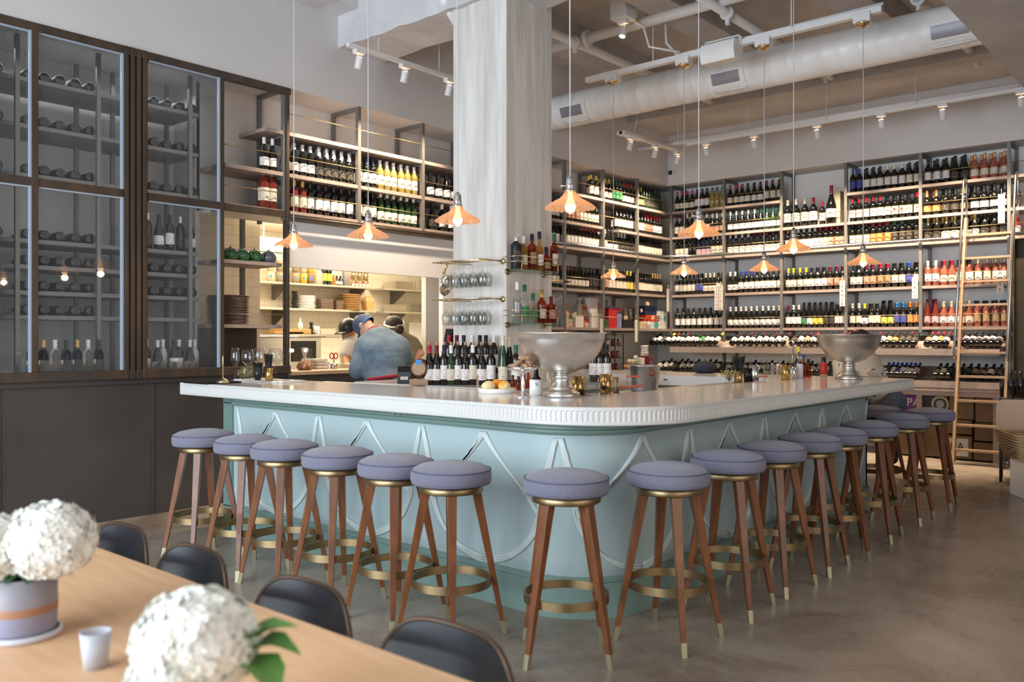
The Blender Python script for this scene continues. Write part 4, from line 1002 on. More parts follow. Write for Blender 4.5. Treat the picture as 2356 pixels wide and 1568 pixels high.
# lower shelf: stacks
def stack(name, label, cat, px, z, n, h, r, m, grp, rect=None, Y=KW, sc=1):
    x = kx(px, Y)
    for k in range(n):
        j = random.uniform(-.006, .006)*sc
        if rect: o = MB().box(-rect[0]/2, -rect[1]/2, 0, rect[0]/2, rect[1]/2, h*.7).obj(name, M[m], bevel=.004, loc=(x+j, Y, z+k*h))
        else: o = MB().lathe([(.0001, 0), (r*.72, 0), (r, h*.55), (r, h*.8), (r*.7, h*.4), (.0001, h*.4)], 28).obj(name, M[m], loc=(x+j, Y, z+k*h))
        tag(o, label.replace(' in the', ', %s from below, in the' % ORD[k], 1), cat, grp)
stack('bowl', 'small black bowl in the tall stack beside the post', 'bowl', 678, ZB, 10, .022, .04, 'black', 'stacked black bowls')
stack('plate', 'thick white plate in the stack on the lower shelf', 'plate', 705, ZB, 7, .024, .115, 'ceramic', 'stacked white plates')
stack('serving_board', 'dark square board in the left dark stack', 'board', 742, ZB, 7, .019, 0, 'plate_brown', 'dark boards, left stack', (.19, .2))
stack('serving_board', 'dark square board in the right dark stack', 'board', 771, ZB, 7, .017, 0, 'plate_brown', 'dark boards, right stack', (.115, .2))
mat('board_wood', (.42, .25, .10), .5)
stack('round_board', 'round pale wooden board in the stack on the lower shelf', 'board', 806, ZB, 9, .0235, .142, 'board_wood', 'stacked round boards', sc=3)
x = kx(846, KW)
o = MB(); o.add([(-.05, -.05, 0), (.05, -.05, 0), (.05, .05, 0), (-.05, .05, 0), (-.075, -.06, .13), (.075, -.06, .13), (.075, .06, .13), (-.075, .06, .13), (-.04, -.01, .20), (.04, -.01, .20)], [(0, 1, 5, 4), (1, 2, 6, 5), (2, 3, 7, 6), (3, 0, 4, 7), (4, 5, 9, 8), (6, 7, 8, 9), (3, 2, 1, 0), (5, 6, 9), (7, 4, 8)])
tag(o.obj('takeout_box', M['cardboard_light'] if 'cardboard_light' in M else mat('cardboard_light', (.55, .30, .12), .7), loc=(x, KW, ZB)), 'open brown cardboard takeout box at the shelf end', 'box')
def pan(px, z, w_, h, l):
    tag(MB().box(-w_/2, -.13, 0, w_/2, .13, .006).box(-w_/2*.95, -.12, .006, w_/2*.95, .12, h).obj('steel_pan', M['steel'], bevel=.012, loc=(kx(px, KW+.02), KW+.02, z)), l, 'pan')
pan(918, ZA, .34, .10, 'big upturned steel pan on the upper right shelf'); pan(908, ZB, .20, .10, 'upturned steel pan on the lower right shelf, left'); pan(968, ZB, .15, .11, 'small upturned steel pan on the lower right shelf')
for i, (px, z, h) in enumerate(((960, ZA, .14), (975, ZA, .17), (990, ZA, .16), (1003, ZA, .10), (990, ZB, .14), (1003, ZB, .16), (1012, ZB, .10))):
    tag(MB().lathe([(.035, 0), (.04, h), (.038, h), (.033, .004), (.0001, .004)], 4 if i > 3 else 16).obj('clear_container', M['plastic_clear'], loc=(kx(px, KW), KW, z)), 'clear plastic kitchen container, %s shelf, %s from left' % ('upper' if z == ZA else 'lower', ORD[i if i < 4 else i-4]), 'container', 'clear containers')
# prep line under the shelves
t = thing('display_oven', 'stainless counter oven with lit window below the shelves', 'oven', (kx(690, 8.5), 8.5, 0))
x0, x1 = kx(560, 8.5), kx(739, 8.5)
loc(MB().box(x0, 8.5, .95, x1, 9.2, 1.44).box(x0, 8.44, 1.40, x1+.25, 9.2, 1.44), 'body', M['steel'], t, .006)
loc(MB().box(kx(672, 8.49), 8.485, 1.12, kx(727, 8.49), 8.50, 1.36), 'window', M['black_gloss'], t)
for px in (672, 703): loc(MB().ball((kx(px, 8.47), 8.47, 1.25), .02), 'lamp', M['spot_glow'], t)
loc(MB().tube([(x0, 8.42, 1.41), (x1, 8.42, 1.41)], .012, 8), 'handle_bar', M['steel'], t)
t = thing('prep_table', 'stainless kitchen worktop along the tiled wall', 'table', (7.5, 8.6, 0))
loc(MB().box(x1+.02, 8.4, .88, 9.15, 9.195, .92), 'top', M['steel'], t, .004); loc(MB().box(x1+.04, 8.5, 0, 9.1, 9.15, .88), 'body', M['kitchen_shelf'], t)
for px, h, l in ((650, .03, 'baking tray at the left on the oven'), (668, .06, 'baking tray on top of another on the oven')):
    tag(MB().box(-.2, -.14, 0, .2, .14, h).obj('baking_tray', M['board_wood'], bevel=.006, loc=(kx(px, 8.7), 8.7, 1.44)), l, 'tray')
tag(MB().lathe([(.0001, 0), (.03, 0), (.032, .01), (.018, .03), (.025, .06), (.018, .09), (.014, .11), (.024, .125), (.022, .145), (.0001, .155)], 20).obj('pepper_mill', M['black_gloss'], loc=(kx(716, 8.6), 8.6, 1.44)), 'glossy black pepper mill standing on the oven', 'pepper mill')
tag(MB().lathe([(.0001, 0), (.03, 0), (.03, .08), (.012, .10), (.004, .15), (.0001, .151)], 16).obj('squeeze_bottle', M['ceramic'], loc=(kx(691, 8.75), 8.75, 1.49)), 'white squeeze bottle with pointed nozzle on the oven', 'bottle')
for k in range(2): tag(MB().lathe([(.0001, 0), (.017, 0), (.017, .085), (.010, .10), (.0001, .10)], 12).obj('shaker', M['ceramic'], loc=(kx(725+7*k, 8.6), 8.6, 1.44)), 'white shaker on the oven, %s one' % ('left', 'right')[k], 'shaker', 'white shakers')
for px, w_, l in ((742, .13, 'left'), (759, .10, 'right')): tag(MB().box(-w_/2, -.06, 0, w_/2, .06, .07).obj('clear_box', M['plastic_clear'], loc=(kx(px, 8.65), 8.65, 1.44)), 'clear plastic box on the oven, %s one' % l, 'box', 'clear boxes')
tag(MB().box(-.13, 0, -.25, .13, .02, .42).tube([(-.05, .01, .42), (-.03, .01, .45), (.03, .01, .45), (.05, .01, .42)], .008, 6).obj('cutting_board', M['ceramic'], bevel=.01, loc=(kx(958, 9.1), 9.1, 1.20)), 'big white plastic cutting board hanging on the tiles', 'cutting board')
t = thing('utensil_rail', 'steel wall rail for hanging kitchen tools', 'rail', (kx(998, 9.12), 9.12, 1.66))
xx0, xx1 = kx(982, 9.12), kx(1016, 9.12)
loc(MB().box(xx0, 9.12, 1.62, xx1, 9.2, 1.69), 'bar', M['kitchen_shelf'], t)
for i, (px, l_, m) in enumerate(((987, .26, 'steel'), (992, .30, 'steel'), (1000, .20, 'steel'), (1004, .34, 'steel'), (1010, .24, 'apron_red'))):
    x = kx(px, 9.1)
    tag(MB().tube([(x, 9.1, 1.64), (x, 9.1, 1.64-l_*.55)], .004, 6).tube([(x, 9.1, 1.64-l_*.55), (x, 9.1, 1.64-l_)], .011, 8, 1).lathe([(.004, 1.62), (.022, 1.58), (.020, 1.53), (.004, 1.50)], 10, 0, T(x, 9.1, 0)).obj('whisk' if i in (1, 2) else 'kitchen_tool', [M['steel'], M['orange_wood'] if 'orange_wood' in M else mat('orange_wood', (.60, .26, .05), .5)]),
        'hanging kitchen tool, %s from left on the wall rail' % ORD[i], 'utensil', 'hanging tools')
# pass counter
ps = thing('pass_counter', 'kitchen pass counter, pale wooden top over dark drawers', 'counter', (5.5, 6.7, 0))
loc(MB().box(4.54, 6.50, 1.06, 6.44, 6.98, 1.095), 'top', M['wood_light'], ps, .003)
loc(MB().box(4.54, 6.56, 0, 6.44, 6.92, 1.06), 'body', M['dark_panel'], ps)
for k in range(4):
    a = 4.66+.45*k; loc(MB().box(a, 6.545, .80, a+.40, 6.56, .96), 'drawer', M['shelf_metal'], ps, .003)
def onpass(px, Y=6.75): return xat(px, Y)
x = onpass(697)
t = thing('bread_bag', 'brown loaf in a knotted clear plastic bag', 'bag', (x, 6.72, 1.095))
MB().lathe([(.0001, 0), (.06, 0), (.075, .03), (.062, .07), (.03, .10)], 16, wob=lambda a, r, z: (r*(1+.06*math.sin(3*a+z*40)), z)).obj('loaf', M['bread'] if 'bread' in M else mat('bread', (.20, .085, .035), .6, col2=(.5,.4,.3), nscale=30, contrast=(.5,.7)), t)
MB().lathe([(.03, .10), (.012, .12), (.02, .15), (.032, .20), (.02, .21)], 12, wob=lambda a, r, z: (r*(1+.25*math.sin(5*a)), z)).obj('bag_neck', M['plastic_clear'], t)
tag(MB().lathe([(.0001, 0), (.028, 0), (.028, .09), (.012, .14), (.012, .19), (.0001, .19)], 16, mis=[0, 0, 0, 0, 1]).obj('beer_bottle', [M['glass_clear'], M['ceramic']], loc=(onpass(714, 6.85), 6.85, 1.095)), 'clear glass bottle with a small label on the pass', 'bottle')
for k, (px, y, w_, h, z) in enumerate(((732, 6.9, .15, .035, 0), (734, 6.9, .15, .03, .037), (730, 6.9, .14, .03, .069))):
    tag(MB().box(-w_/2, -.08, 0, w_/2, .08, h).obj('folded_towel', M['white_cloth'], bevel=.012, loc=(onpass(px, y), y, 1.095+z)), 'white folded kitchen towel, %s of the pile on the pass' % ['bottom', 'middle', 'top'][k], 'towel', 'towels on the pass')
x = onpass(768, 6.8)
t = thing('scissors', 'kitchen scissors with red handles standing in a holder', 'scissors', (x, 6.8, 1.095))
MB().cyl(0, 0, 0, .05, .035).obj('holder', M['brushed_chrome'], t)
for sg in (-1, 1): MB().tube([(sg*.025+.022*math.cos(a), 0, .125+.028*math.sin(a)) for a in [i*PI/6 for i in range(12)]], .006, 6, closed=True).obj('handle', M['red_lid'], t)
MB().box(-.006, -.002, .02, .006, .002, .105).obj('blade', M['steel'], t)
tag(MB().box(-.09, -.06, 0, .09, .06, .045).obj('plastic_tray', M['plastic_clear'], bevel=.006, loc=(onpass(795, 6.9), 6.9, 1.095)), 'clear plastic tray with scraps on the pass', 'tray')
# ================================================================== PEOPLE
def P3(px, py, d):
    x, y = atd(px, d); return Vector((x, y, CAMH+(YH-py)/FPX*d))
def skin_obj(name, J, E, m, parent, root, extra=0, vox=.0085):
    """one continuous body: tapering limbs grown along the joints and fused into a single surface"""
    mb = MB(); lat = Vector((SS, -CC, 0)); Mr = Matrix(((SS, CC, 0, 0), (-CC, SS, 0, 0), (0, 0, 1, 0), (0, 0, 0, 1)))
    def rad(n):
        r_ = J[n][1]; r_ = (r_, r_) if not isinstance(r_, tuple) else r_; return r_[0]+extra, r_[1]+extra
    for a_, b_ in E:
        A, B = J[a_][0], J[b_][0]; ra, rb = rad(a_), rad(b_); L_ = (B-A).length; n = max(1, int(L_/(min(ra[1], rb[1])*.30)))
        for i in range(n+1):
            t_ = i/n; c = A.lerp(B, t_); r0 = ra[0]+(rb[0]-ra[0])*t_; r1 = ra[1]+(rb[1]-ra[1])*t_
            big = r1 > .03; mb.ball((0, 0, 0), 1, 16 if big else 8, 10 if big else 6, 0, M=T(*c) @ Mr @ Matrix.Diagonal((r0, r1, r1, 1)))
    o = mb.obj(name, m)
    rm = o.modifiers.new('fuse', 'REMESH'); rm.mode = 'VOXEL'; rm.voxel_size = vox; rm.use_smooth_shade = True
    sm = o.modifiers.new('smooth', 'SMOOTH'); sm.factor = .5; sm.iterations = 3 if not extra else 8
    if parent: under(o, parent)
    return o
def hand_joints(J, E, wrist, direction, side, tag_):
    """palm and five curled fingers growing out of a wrist"""
    w_ = J[wrist][0]; d = direction.normalized(); s_ = (side-d*side.dot(d)).normalized(); nrm = d.cross(s_)
    J[tag_+'p'] = (w_+d*.05, (.034, .016)); E.append((wrist, tag_+'p'))
    for i, (o_, l) in enumerate(((-.028, .060), (-.010, .072), (.010, .068), (.027, .054))):
        b0 = w_+d*.085+s_*o_; b1 = b0+d*l*.45+nrm*l*.10; b2 = b1+d*l*.25+nrm*l*.40
        J[tag_+'a%d' % i] = (b0, .0095); J[tag_+'b%d' % i] = (b1, .0085); J[tag_+'c%d' % i] = (b2, .007)
        E += [(tag_+'p', tag_+'a%d' % i), (tag_+'a%d' % i, tag_+'b%d' % i), (tag_+'b%d' % i, tag_+'c%d' % i)]
    t0 = w_+d*.04-s_*.035; t1 = t0+d*.028-s_*.018+nrm*.012
    J[tag_+'t0'] = (t0, .011); J[tag_+'t1'] = (t1, .009); E += [(tag_+'p', tag_+'t0'), (tag_+'t0', tag_+'t1')]
def person(label, base, J, E, root, clothes, skin='skin'):
    p = thing('person', label, 'person', base)
    slim = dict(J)
    for n in set(sum((list(c[2]) for c in clothes), [])):
        r_ = J[n][1]; r_ = (r_, r_) if not isinstance(r_, tuple) else r_; k = .85 if n == 'nb' or n.startswith('wr') else .8
        slim[n] = (J[n][0], (r_[0]*k, r_[1]*k))
    body = skin_obj('body', slim, E, M[skin], p, root)
    for name, m, sub, ext, rt in clothes:
        K = {n: J[n] for n in sub}; EE = [e for e in E if e[0] in K and e[1] in K]
        skin_obj(name, K, EE, M[m], p, rt, ext, .012)
    return p
def fig(J0, hands=True):
    E = [('pelvis', 'waist'), ('waist', 'chest'), ('chest', 'collar'), ('chest', 'shL'), ('chest', 'shR'), ('collar', 'nb'), ('nb', 'neck'), ('neck', 'skull'), ('skull', 'crown')]
    for s_ in 'LR':
        E += [('collar', 'sh'+s_), ('sh'+s_, 'ua'+s_), ('ua'+s_, 'el'+s_), ('el'+s_, 'wr'+s_), ('pelvis', 'hp'+s_), ('hp'+s_, 'kn'+s_), ('kn'+s_, 'an'+s_), ('an'+s_, 'ft'+s_)]
        if 'ua'+s_ not in J0: J0['ua'+s_] = ((J0['sh'+s_][0]*.5+J0['el'+s_][0]*.5), (J0['sh'+s_][1]+J0['el'+s_][1])/2)
    J0['nb'] = (J0['collar'][0]*.45+J0['neck'][0]*.55, (.072, .066))
    J = dict(J0)
    for s_ in 'LR':
        d = J['wr'+s_][0]-J['el'+s_][0]; hand_joints(J, E, 'wr'+s_, d, Vector((CC, SS, 0)) if abs(d.normalized().dot(Vector((CC, SS, 0)))) < .8 else Vector((SS, -CC, 0)), 'h'+s_)
    # nose, chin and ears
    f = J0.get('face')
    del_ = J.pop('face', None)
    if f:
        c = J['skull'][0]; fd = f[0].normalized(); up = (J['crown'][0]-J['neck'][0]).normalized(); sd = fd.cross(up).normalized()
        J['nose'] = (c+fd*.098-up*.015, .013); J['chin'] = (c+fd*.065-up*.085, .030); E += [('skull', 'nose'), ('skull', 'chin')]
        for q, n in ((1, 'earA'), (-1, 'earB')): J[n] = (c+sd*q*.086-up*.01, .016); E.append(('skull', n))
    return J, E
def legs(J, hx, facing, spread=.10):
    """standing legs below a hip point; facing is a unit vector on the floor"""
    sd = Vector((facing.y, -facing.x, 0))
    for s_, q in (('L', -1), ('R', 1)):
        h = hx+sd*spread*q*.9
        J['hp'+s_] = (h+Vector((0, 0, -.08)), .092); J['kn'+s_] = (Vector((h.x, h.y, .50))+facing*.02+sd*q*.01, .062)
        J['an'+s_] = (Vector((h.x, h.y, .09))+sd*q*.015, .042); J['ft'+s_] = (Vector((h.x, h.y, .045))+facing*.16+sd*q*.03, .038)
def DV(r, u, a): return Vector((SS, -CC, 0))*r+Vector((0, 0, u))+Vector((CC, SS, 0))*a
TORSO = ['nb', 'pelvis', 'waist', 'chest', 'collar', 'shL', 'shR', 'uaL', 'uaR']
# cook in the denim shirt, bent over the pass with his back to the room
fw = Vector((-.25, .97, 0)).normalized()
D1 = 7.62
J0 = dict(pelvis=(P3(885, 893, D1-.10), (.165, .13)), waist=(P3(884, 862, D1-.02), (.165, .13)), chest=(P3(882, 818, D1+.06), (.205, .16)), collar=(P3(874, 783, D1+.20), (.15, .115)),
          neck=(P3(853, 763, D1+.32), .058), skull=(P3(840, 751, D1+.36), (.076, .084)), crown=(P3(828, 741, D1+.40), (.062, .068)),
          shL=(P3(838, 796, D1+.12), .080), elL=(P3(822, 852, D1-.02), .066), wrL=(P3(838, 858, D1+.42), .036),
          shR=(P3(919, 796, D1+.15), .080), elR=(P3(934, 822, D1+.18), .060), wrR=(P3(905, 850, D1+.52), .036), face=(Vector((-.35, .55, -.75)), 0))
legs(J0, P3(885, 893, D1-.10), fw)
J, E = fig(J0)
cook = person('cook in blue denim shirt, cap and red apron tie, bent over with back to us', (J0['pelvis'][0].x, J0['pelvis'][0].y, 0), J, E, 'pelvis',
       [('shirt', 'denim_shirt', TORSO+['elL', 'elR', 'wrL', 'wrR'], .014, 'pelvis'), ('trousers', 'jeans', ['pelvis', 'hpL', 'knL', 'anL', 'hpR', 'knR', 'anR'], .016, 'pelvis')])
def cap(root, c, up, face, r, m, strap=None, brim=True):
    up = up.normalized(); f = (face-up*face.dot(up)).normalized(); s_ = up.cross(f)
    Mx = Matrix((( f.x, s_.x, up.x, c.x), (f.y, s_.y, up.y, c.y), (f.z, s_.z, up.z, c.z), (0, 0, 0, 1)))
    prof = [(r*1.03*math.cos(a), r*1.0*math.sin(a)+.0) for a in [PI/2*i/8 for i in range(8)]]+[(.0001, r*1.0)]
    mb = MB().lathe([(r*1.02, -.035)]+prof, 24, M=Mx).ball((0, 0, r*1.0), .008, 8, 6, M=Mx)
    cp = mb.obj('cap', M[m]); under(cp, root)
    if brim:
        vs = []; n = 10
        for i in range(n+1):
            a = -1.15+2.3*i/n
            for q, dz in ((r*1.0, -.030), (r*1.0+.075*math.cos(a*1.2), -.045)):
                for tz in (0, .004): vs.append(Mx @ Vector((q*math.cos(a), q*math.sin(a)*(1 if q < r*1.02 else .95), dz+tz)))
        fs = []
        for i in range(n): b_ = 4*i; fs += [(b_, b_+4, b_+6, b_+2), (b_+1, b_+3, b_+7, b_+5), (b_+2, b_+6, b_+7, b_+3)]
        q = MB().add(vs, fs, 0, True).obj('brim', M[m]); under(q, root)
    if strap:
        q = MB().tube([Mx @ Vector((r*1.06*math.cos(a), r*1.06*math.sin(a), -.028)) for a in [PI*.68+PI*.64*i/10 for i in range(11)]], .0045, 6).obj('strap', M[strap]); under(q, root)
c = J['skull'][0]; up = J['crown'][0]-J['neck'][0]
cap(cook, c+DV(-.018, .016, .02), DV(-.8, .55, .25), DV(-.5, -.8, .5), .100, 'denim_cap', 'blue_tape')
nk = J['neck'][0]
nbv = J['nb'][0]; ax = (J['neck'][0]-J['collar'][0]).normalized(); e1 = ax.cross(Vector((0, 0, 1))).normalized(); e2 = ax.cross(e1)
mb = MB().tube([nbv+ax*.02+(e1*math.cos(2*PI*i/20)+e2*math.sin(2*PI*i/20))*.080 for i in range(20)], .012, 8, closed=True)
under(mb.obj('apron_strap', M['apron_red']), cook)
ap = [P3(846+i*8, 873-i*1.1, D1-.235+.012*abs(i-4.5)) for i in range(10)]
under(MB().tube(ap, .017, 8).obj('apron_tie', M['apron_red']), cook)
# cook in a white T-shirt and black cap
D2 = 9.2
J0 = dict(pelvis=(P3(818, 900, D2), (.14, .11)), waist=(P3(817, 855, D2), (.14, .11)), chest=(P3(815, 815, D2), (.15, .12)), collar=(P3(812, 788, D2+.02), (.10, .09)),
          neck=(P3(807, 774, D2-.01), .05), skull=(P3(801, 762, D2-.03), (.075, .085)), crown=(P3(802, 749, D2-.01), (.062, .070)),
          shL=(P3(800, 796, D2-.14), .072), elL=(P3(796, 826, D2-.22), .048), wrL=(P3(800, 848, D2-.45), .03),
          shR=(P3(826, 796, D2+.15), .072), elR=(P3(830, 830, D2+.18), .048), wrR=(P3(812, 850, D2-.15), .03), face=(Vector((-.75, -.1, -.6)), 0))
legs(J0, P3(818, 900, D2), Vector((-.9, .2, 0)).normalized())
J, E = fig(J0)
ck2 = person('cook in a white T-shirt and black cap looking down, half hidden behind the denim shirt', (J0['pelvis'][0].x, J0['pelvis'][0].y, 0), J, E, 'pelvis',
       [('t_shirt', 'white_cloth', TORSO, .014, 'pelvis'), ('trousers', 'black', ['pelvis', 'hpL', 'knL', 'anL', 'hpR', 'knR', 'anR'], .014, 'pelvis')], 'skin_tan')
c = J['skull'][0]; up = J['crown'][0]-J['neck'][0]
cap(ck2, c+Vector((0, 0, .045)), Vector((-.2, 0, 1)), Vector((-.9, -.1, -.25)), .102, 'black')
# cook in an olive T-shirt with a white headband
D3 = 9.3
J0 = dict(pelvis=(P3(925, 905, D3), (.14, .11)), waist=(P3(928, 858, D3), (.13, .105)), chest=(P3(928, 812, D3), (.15, .12)), collar=(P3(922, 782, D3+.02), (.105, .09)),
          neck=(P3(912, 768, D3+.05), .05), skull=(P3(903, 751, D3+.08), (.078, .085)), crown=(P3(900, 741, D3+.10), (.066, .072)),
          shL=(P3(896, 792, D3+.02), .07), elL=(P3(888, 830, D3+.06), .046), wrL=(P3(900, 850, D3+.35), .03),
          shR=(P3(948, 790, D3+.03), .072), elR=(P3(967, 812, D3-.02), .047), wrR=(P3(948, 832, D3-.03), .032), face=(Vector((-.35, .75, -.45)), 0))
legs(J0, P3(925, 905, D3), Vector((-.2, .95, 0)).normalized())
J, E = fig(J0)
ck3 = person('cook in olive T-shirt and white headband, hand on hip, seen from behind', (J0['pelvis'][0].x, J0['pelvis'][0].y, 0), J, E, 'pelvis',
       [('t_shirt', 'olive_cloth', TORSO, .014, 'pelvis'), ('trousers', 'black', ['pelvis', 'hpL', 'knL', 'anL', 'hpR', 'knR', 'anR'], .014, 'pelvis')])
c = J['skull'][0]
mb = MB().ball(c+Vector((.01, -.015, .025)), .102, 20, 12, 0, (1, 1, .95)); mb.ball(P3(919, 757, D3-.04), .052, 14, 8)
under(mb.obj('hair', M['hair_dark']), ck3)
hb = []
for i in range(24):
    a = 2*PI*i/24; hb.append(c+Vector((.01, -.015, .035))+Vector((.104*math.cos(a), .104*math.sin(a), .045*math.cos(a-.8))))
under(MB().tube(hb, .011, 6, closed=True).obj('headband', M['white_cloth']), ck3)
# customer on a stool at the far side of the bar
D4 = 7.75
J0 = dict(pelvis=(P3(2036, 922, D4+.05), (.155, .13)), waist=(P3(2018, 905, D4+.02), (.135, .11)), chest=(P3(1990, 857, D4-.02), (.155, .12)), collar=(P3(1978, 822, D4-.05), (.125, .10)),
          neck=(P3(1974, 806, D4-.08), .055), skull=(P3(1974, 788, D4-.10), (.078, .088)), crown=(P3(1974, 775, D4-.10), (.066, .075)),
          shL=(P3(1941, 838, D4-.02), .082), elL=(P3(1936, 872, D4-.12), .055), wrL=(P3(1955, 868, D4-.35), .033),
          shR=(P3(2005, 838, D4+.02), .074), elR=(P3(2014, 868, D4-.06), .050), wrR=(P3(1990, 868, D4-.30), .033), face=(Vector((-.75, .2, -.45)), 0))
pv = J0['pelvis'][0]; f4 = Vector((-.80, .10, 0)).normalized(); sd = Vector((f4.y, -f4.x, 0))
for s_, q in (('L', 1), ('R', -1)):
    h = pv+sd*.10*q
    J0['hp'+s_] = (h+f4*.03+Vector((0, 0, -.0)), .095); J0['kn'+s_] = (h+f4*.30+sd*q*.06+Vector((0, 0, -.06)), .066); J0['an'+s_] = (h+f4*.20+sd*q*.05+Vector((0, 0, -.48)), .045); J0['ft'+s_] = (h+f4*.33+sd*q*.06+Vector((0, 0, -.53)), .038)
J, E = fig(J0)
cs = person('customer in cream bird-print shirt and jeans seated behind the far metal bowl', (pv.x, pv.y, 0), J, E, 'pelvis',
       [('shirt', 'cream_shirt', TORSO+['elL', 'elR', 'wrL', 'wrR'], .016, 'pelvis'), ('jeans', 'jeans', ['pelvis', 'hpL', 'knL', 'anL', 'hpR', 'knR', 'anR'], .014, 'pelvis')])
c = J['skull'][0]
under(MB().ball(c+Vector((.01, -.01, .025)), .100, 20, 12, 0, (1, 1, .98)).obj('hair', M['hair_dark']), cs)
# ================================================================== LETTERING
def text_mesh(s, size, m, parent, Mx, name='lettering', ext=.0006, align='CENTER', spacing=1.0, line=1.0):
    cu = bpy.data.curves.new(name, 'FONT'); cu.body = s; cu.size = size; cu.extrude = ext; cu.align_x = align; cu.align_y = 'CENTER'; cu.space_character = spacing; cu.space_line = line
    to = bpy.data.objects.new(name, cu); link(to); bpy.context.view_layer.update()
    me = bpy.data.meshes.new_from_object(to.evaluated_get(bpy.context.evaluated_depsgraph_get())); bpy.data.objects.remove(to)
    me.materials.clear(); me.materials.append(m); me.transform(Mx)
    o = bpy.data.objects.new(name, me); link(o)
    if parent: under(o, parent)
    return o
FM = Matrix(((0, 0, -1, 0), (-1, 0, 0, 0), (0, 1, 0, 0), (0, 0, 0, 1)))     # text facing -X, reading along -Y
LM = Matrix(((1, 0, 0, 0), (0, 0, -1, 0), (0, 1, 0, 0), (0, 0, 0, 1)))      # text facing -Y
ink = mat('ink', (.05, .04, .035), .7)
# ================================================================== THINGS ON THE BAR
ZB_ = 1.0
loc(MB().box(3.93, 2.82, 1.02, 4.22, 5.6, 1.05).box(3.93, 2.82, 1.02, 6.55, 3.12, 1.05), 'inner_shelf', M['brushed_chrome'], bar)
def L(prof, name, m, label, cat, p, n=24, grp=None, mis=None, wob=None, parent=None):
    o = MB().lathe(prof, n, mis=mis, wob=wob).obj(name, m, parent, loc=p)
    return o if parent else tag(o, label, cat, grp)
def bx(px, py): x, y = onz(px, py, 1.07); return (x, y, 1.07)
def ledge(px, Y=2.96): return (xat(px, Y), Y, 1.05) if px < 1760 else bx(px, 874-(px-1760)*.04-(3 if Y > 2.99 else 0))
def wineglass(p, h, r, stem, label, cat='glass', grp='wine glasses on the folded cloth', flip=False):
    prof = [(.0001, 0), (r*.80, .002), (r*.78, .005), (.006, .010), (.0035, .03), (.0035, stem), (.012, stem+.008), (r*.8, stem+(h-stem)*.28), (r, stem+(h-stem)*.45), (r*.93, stem+(h-stem)*.72), (r*.78, h), (r*.76, h), (r*.91, stem+(h-stem)*.70), (r*.97, stem+(h-stem)*.45), (r*.77, stem+(h-stem)*.29), (.0001, stem+.012)]
    o = MB().lathe(prof, 28).obj('wine_glass', M['glass_clear'], loc=p)
    if flip: o.rotation_euler = (PI, 0, 0)
    return tag(o, label, cat, grp)
t = thing('bar_board', 'black slab lying at the left end of the bar top', 'board', bx(492, 880)); MB().box(-.16, -.17, 0, .12, .14, .012).obj('slab', M['black_gloss'], t, .003)
p = bx(513, 884); t = thing('receipt_spike', 'brass receipt spike standing at the left end of the bar', 'receipt spike', (p[0], p[1], 1.082))
MB().lathe([(.0001, 0), (.042, 0), (.042, .012), (.030, .018), (.012, .030), (.0035, .034), (.0035, .17), (.0001, .19)], 20).obj('spike', M['brass_light'], t)
p = bx(618, 876); tag(MB().box(-.13, -.30, 0, .12, .27, .012).box(-.11, -.34, .0, .06, -.28, .016).obj('folded_cloth', M['ceramic'], bevel=.004, loc=p), 'white folded cloth under the glasses at the left end of the bar', 'cloth')
zc = 1.082
def bc(px, py): x, y = onz(px, py, zc); return (x, y, zc)
wineglass(bc(541, 874), .24, .031, .085, 'tall slim champagne flute, leftmost glass on the bar')
wineglass(bc(570, 874), .225, .045, .095, 'stemmed wine glass behind the jar of dried moss'); wineglass(bc(597, 874), .235, .045, .10, 'stemmed wine glass behind the black straws'); wineglass(bc(634, 875), .235, .056, .10, 'broad wine glass at the right of the cluster')
def straws(t, r, h0, h1, n, m='black', sp=.022):
    mb = MB(); rnd = random.Random(n)
    for i in range(n):
        a = rnd.uniform(0, 2*PI); q = rnd.uniform(0, r); b_ = rnd.uniform(.6, 1.0)*sp
        mb.tube([(q*math.cos(a), q*math.sin(a), h0), ((q+b_)*math.cos(a), (q+b_)*math.sin(a), h1*rnd.uniform(.93, 1))], .0022, 5)
    return mb.obj('straws', M[m], t)
t = thing('herb_jar', 'glass jar of dried moss on the folded cloth', 'jar', bc(567, 876)); L([(.0001, 0), (.038, 0), (.040, .07), (.036, .09)], 'jar', M['glass_clear'], '', '', (0, 0, 0), parent=t)
mat('dry_moss', (.36, .30, .14), .9); mb = MB(); rnd = random.Random(3)
for i in range(90):
    a = rnd.uniform(0, 2*PI); b_ = rnd.uniform(-.2, 1.2); q = rnd.uniform(.01, .045); c0 = Vector((q*.5*math.cos(a), q*.5*math.sin(a), .03+.05*rnd.random())); mb.tube([c0, c0+Vector((q*math.cos(a), q*math.sin(a), .03*b_)), c0+Vector((q*1.2*math.cos(a+.6), q*1.2*math.sin(a+.6), .012*b_))], .0014, 4)
mb.obj('moss', M['dry_moss'], t)
t = thing('straw_holder', 'glass holder packed with black cocktail picks on the folded cloth', 'holder', bc(594, 876)); L([(.0001, 0), (.030, 0), (.036, .10), (.034, .10)], 'cup', M['glass_clear'], '', '', (0, 0, 0), parent=t); straws(t, .020, .005, .135, 60)
t = thing('straw_holder', 'speckled gold cup of black straws at the left end of the bar', 'holder', bc(619, 876)); L([(.0001, 0), (.027, 0), (.027, .095), (.025, .095)], 'cup', M['gold_glass'], '', '', (0, 0, 0), parent=t); straws(t, .016, .005, .20, 36)
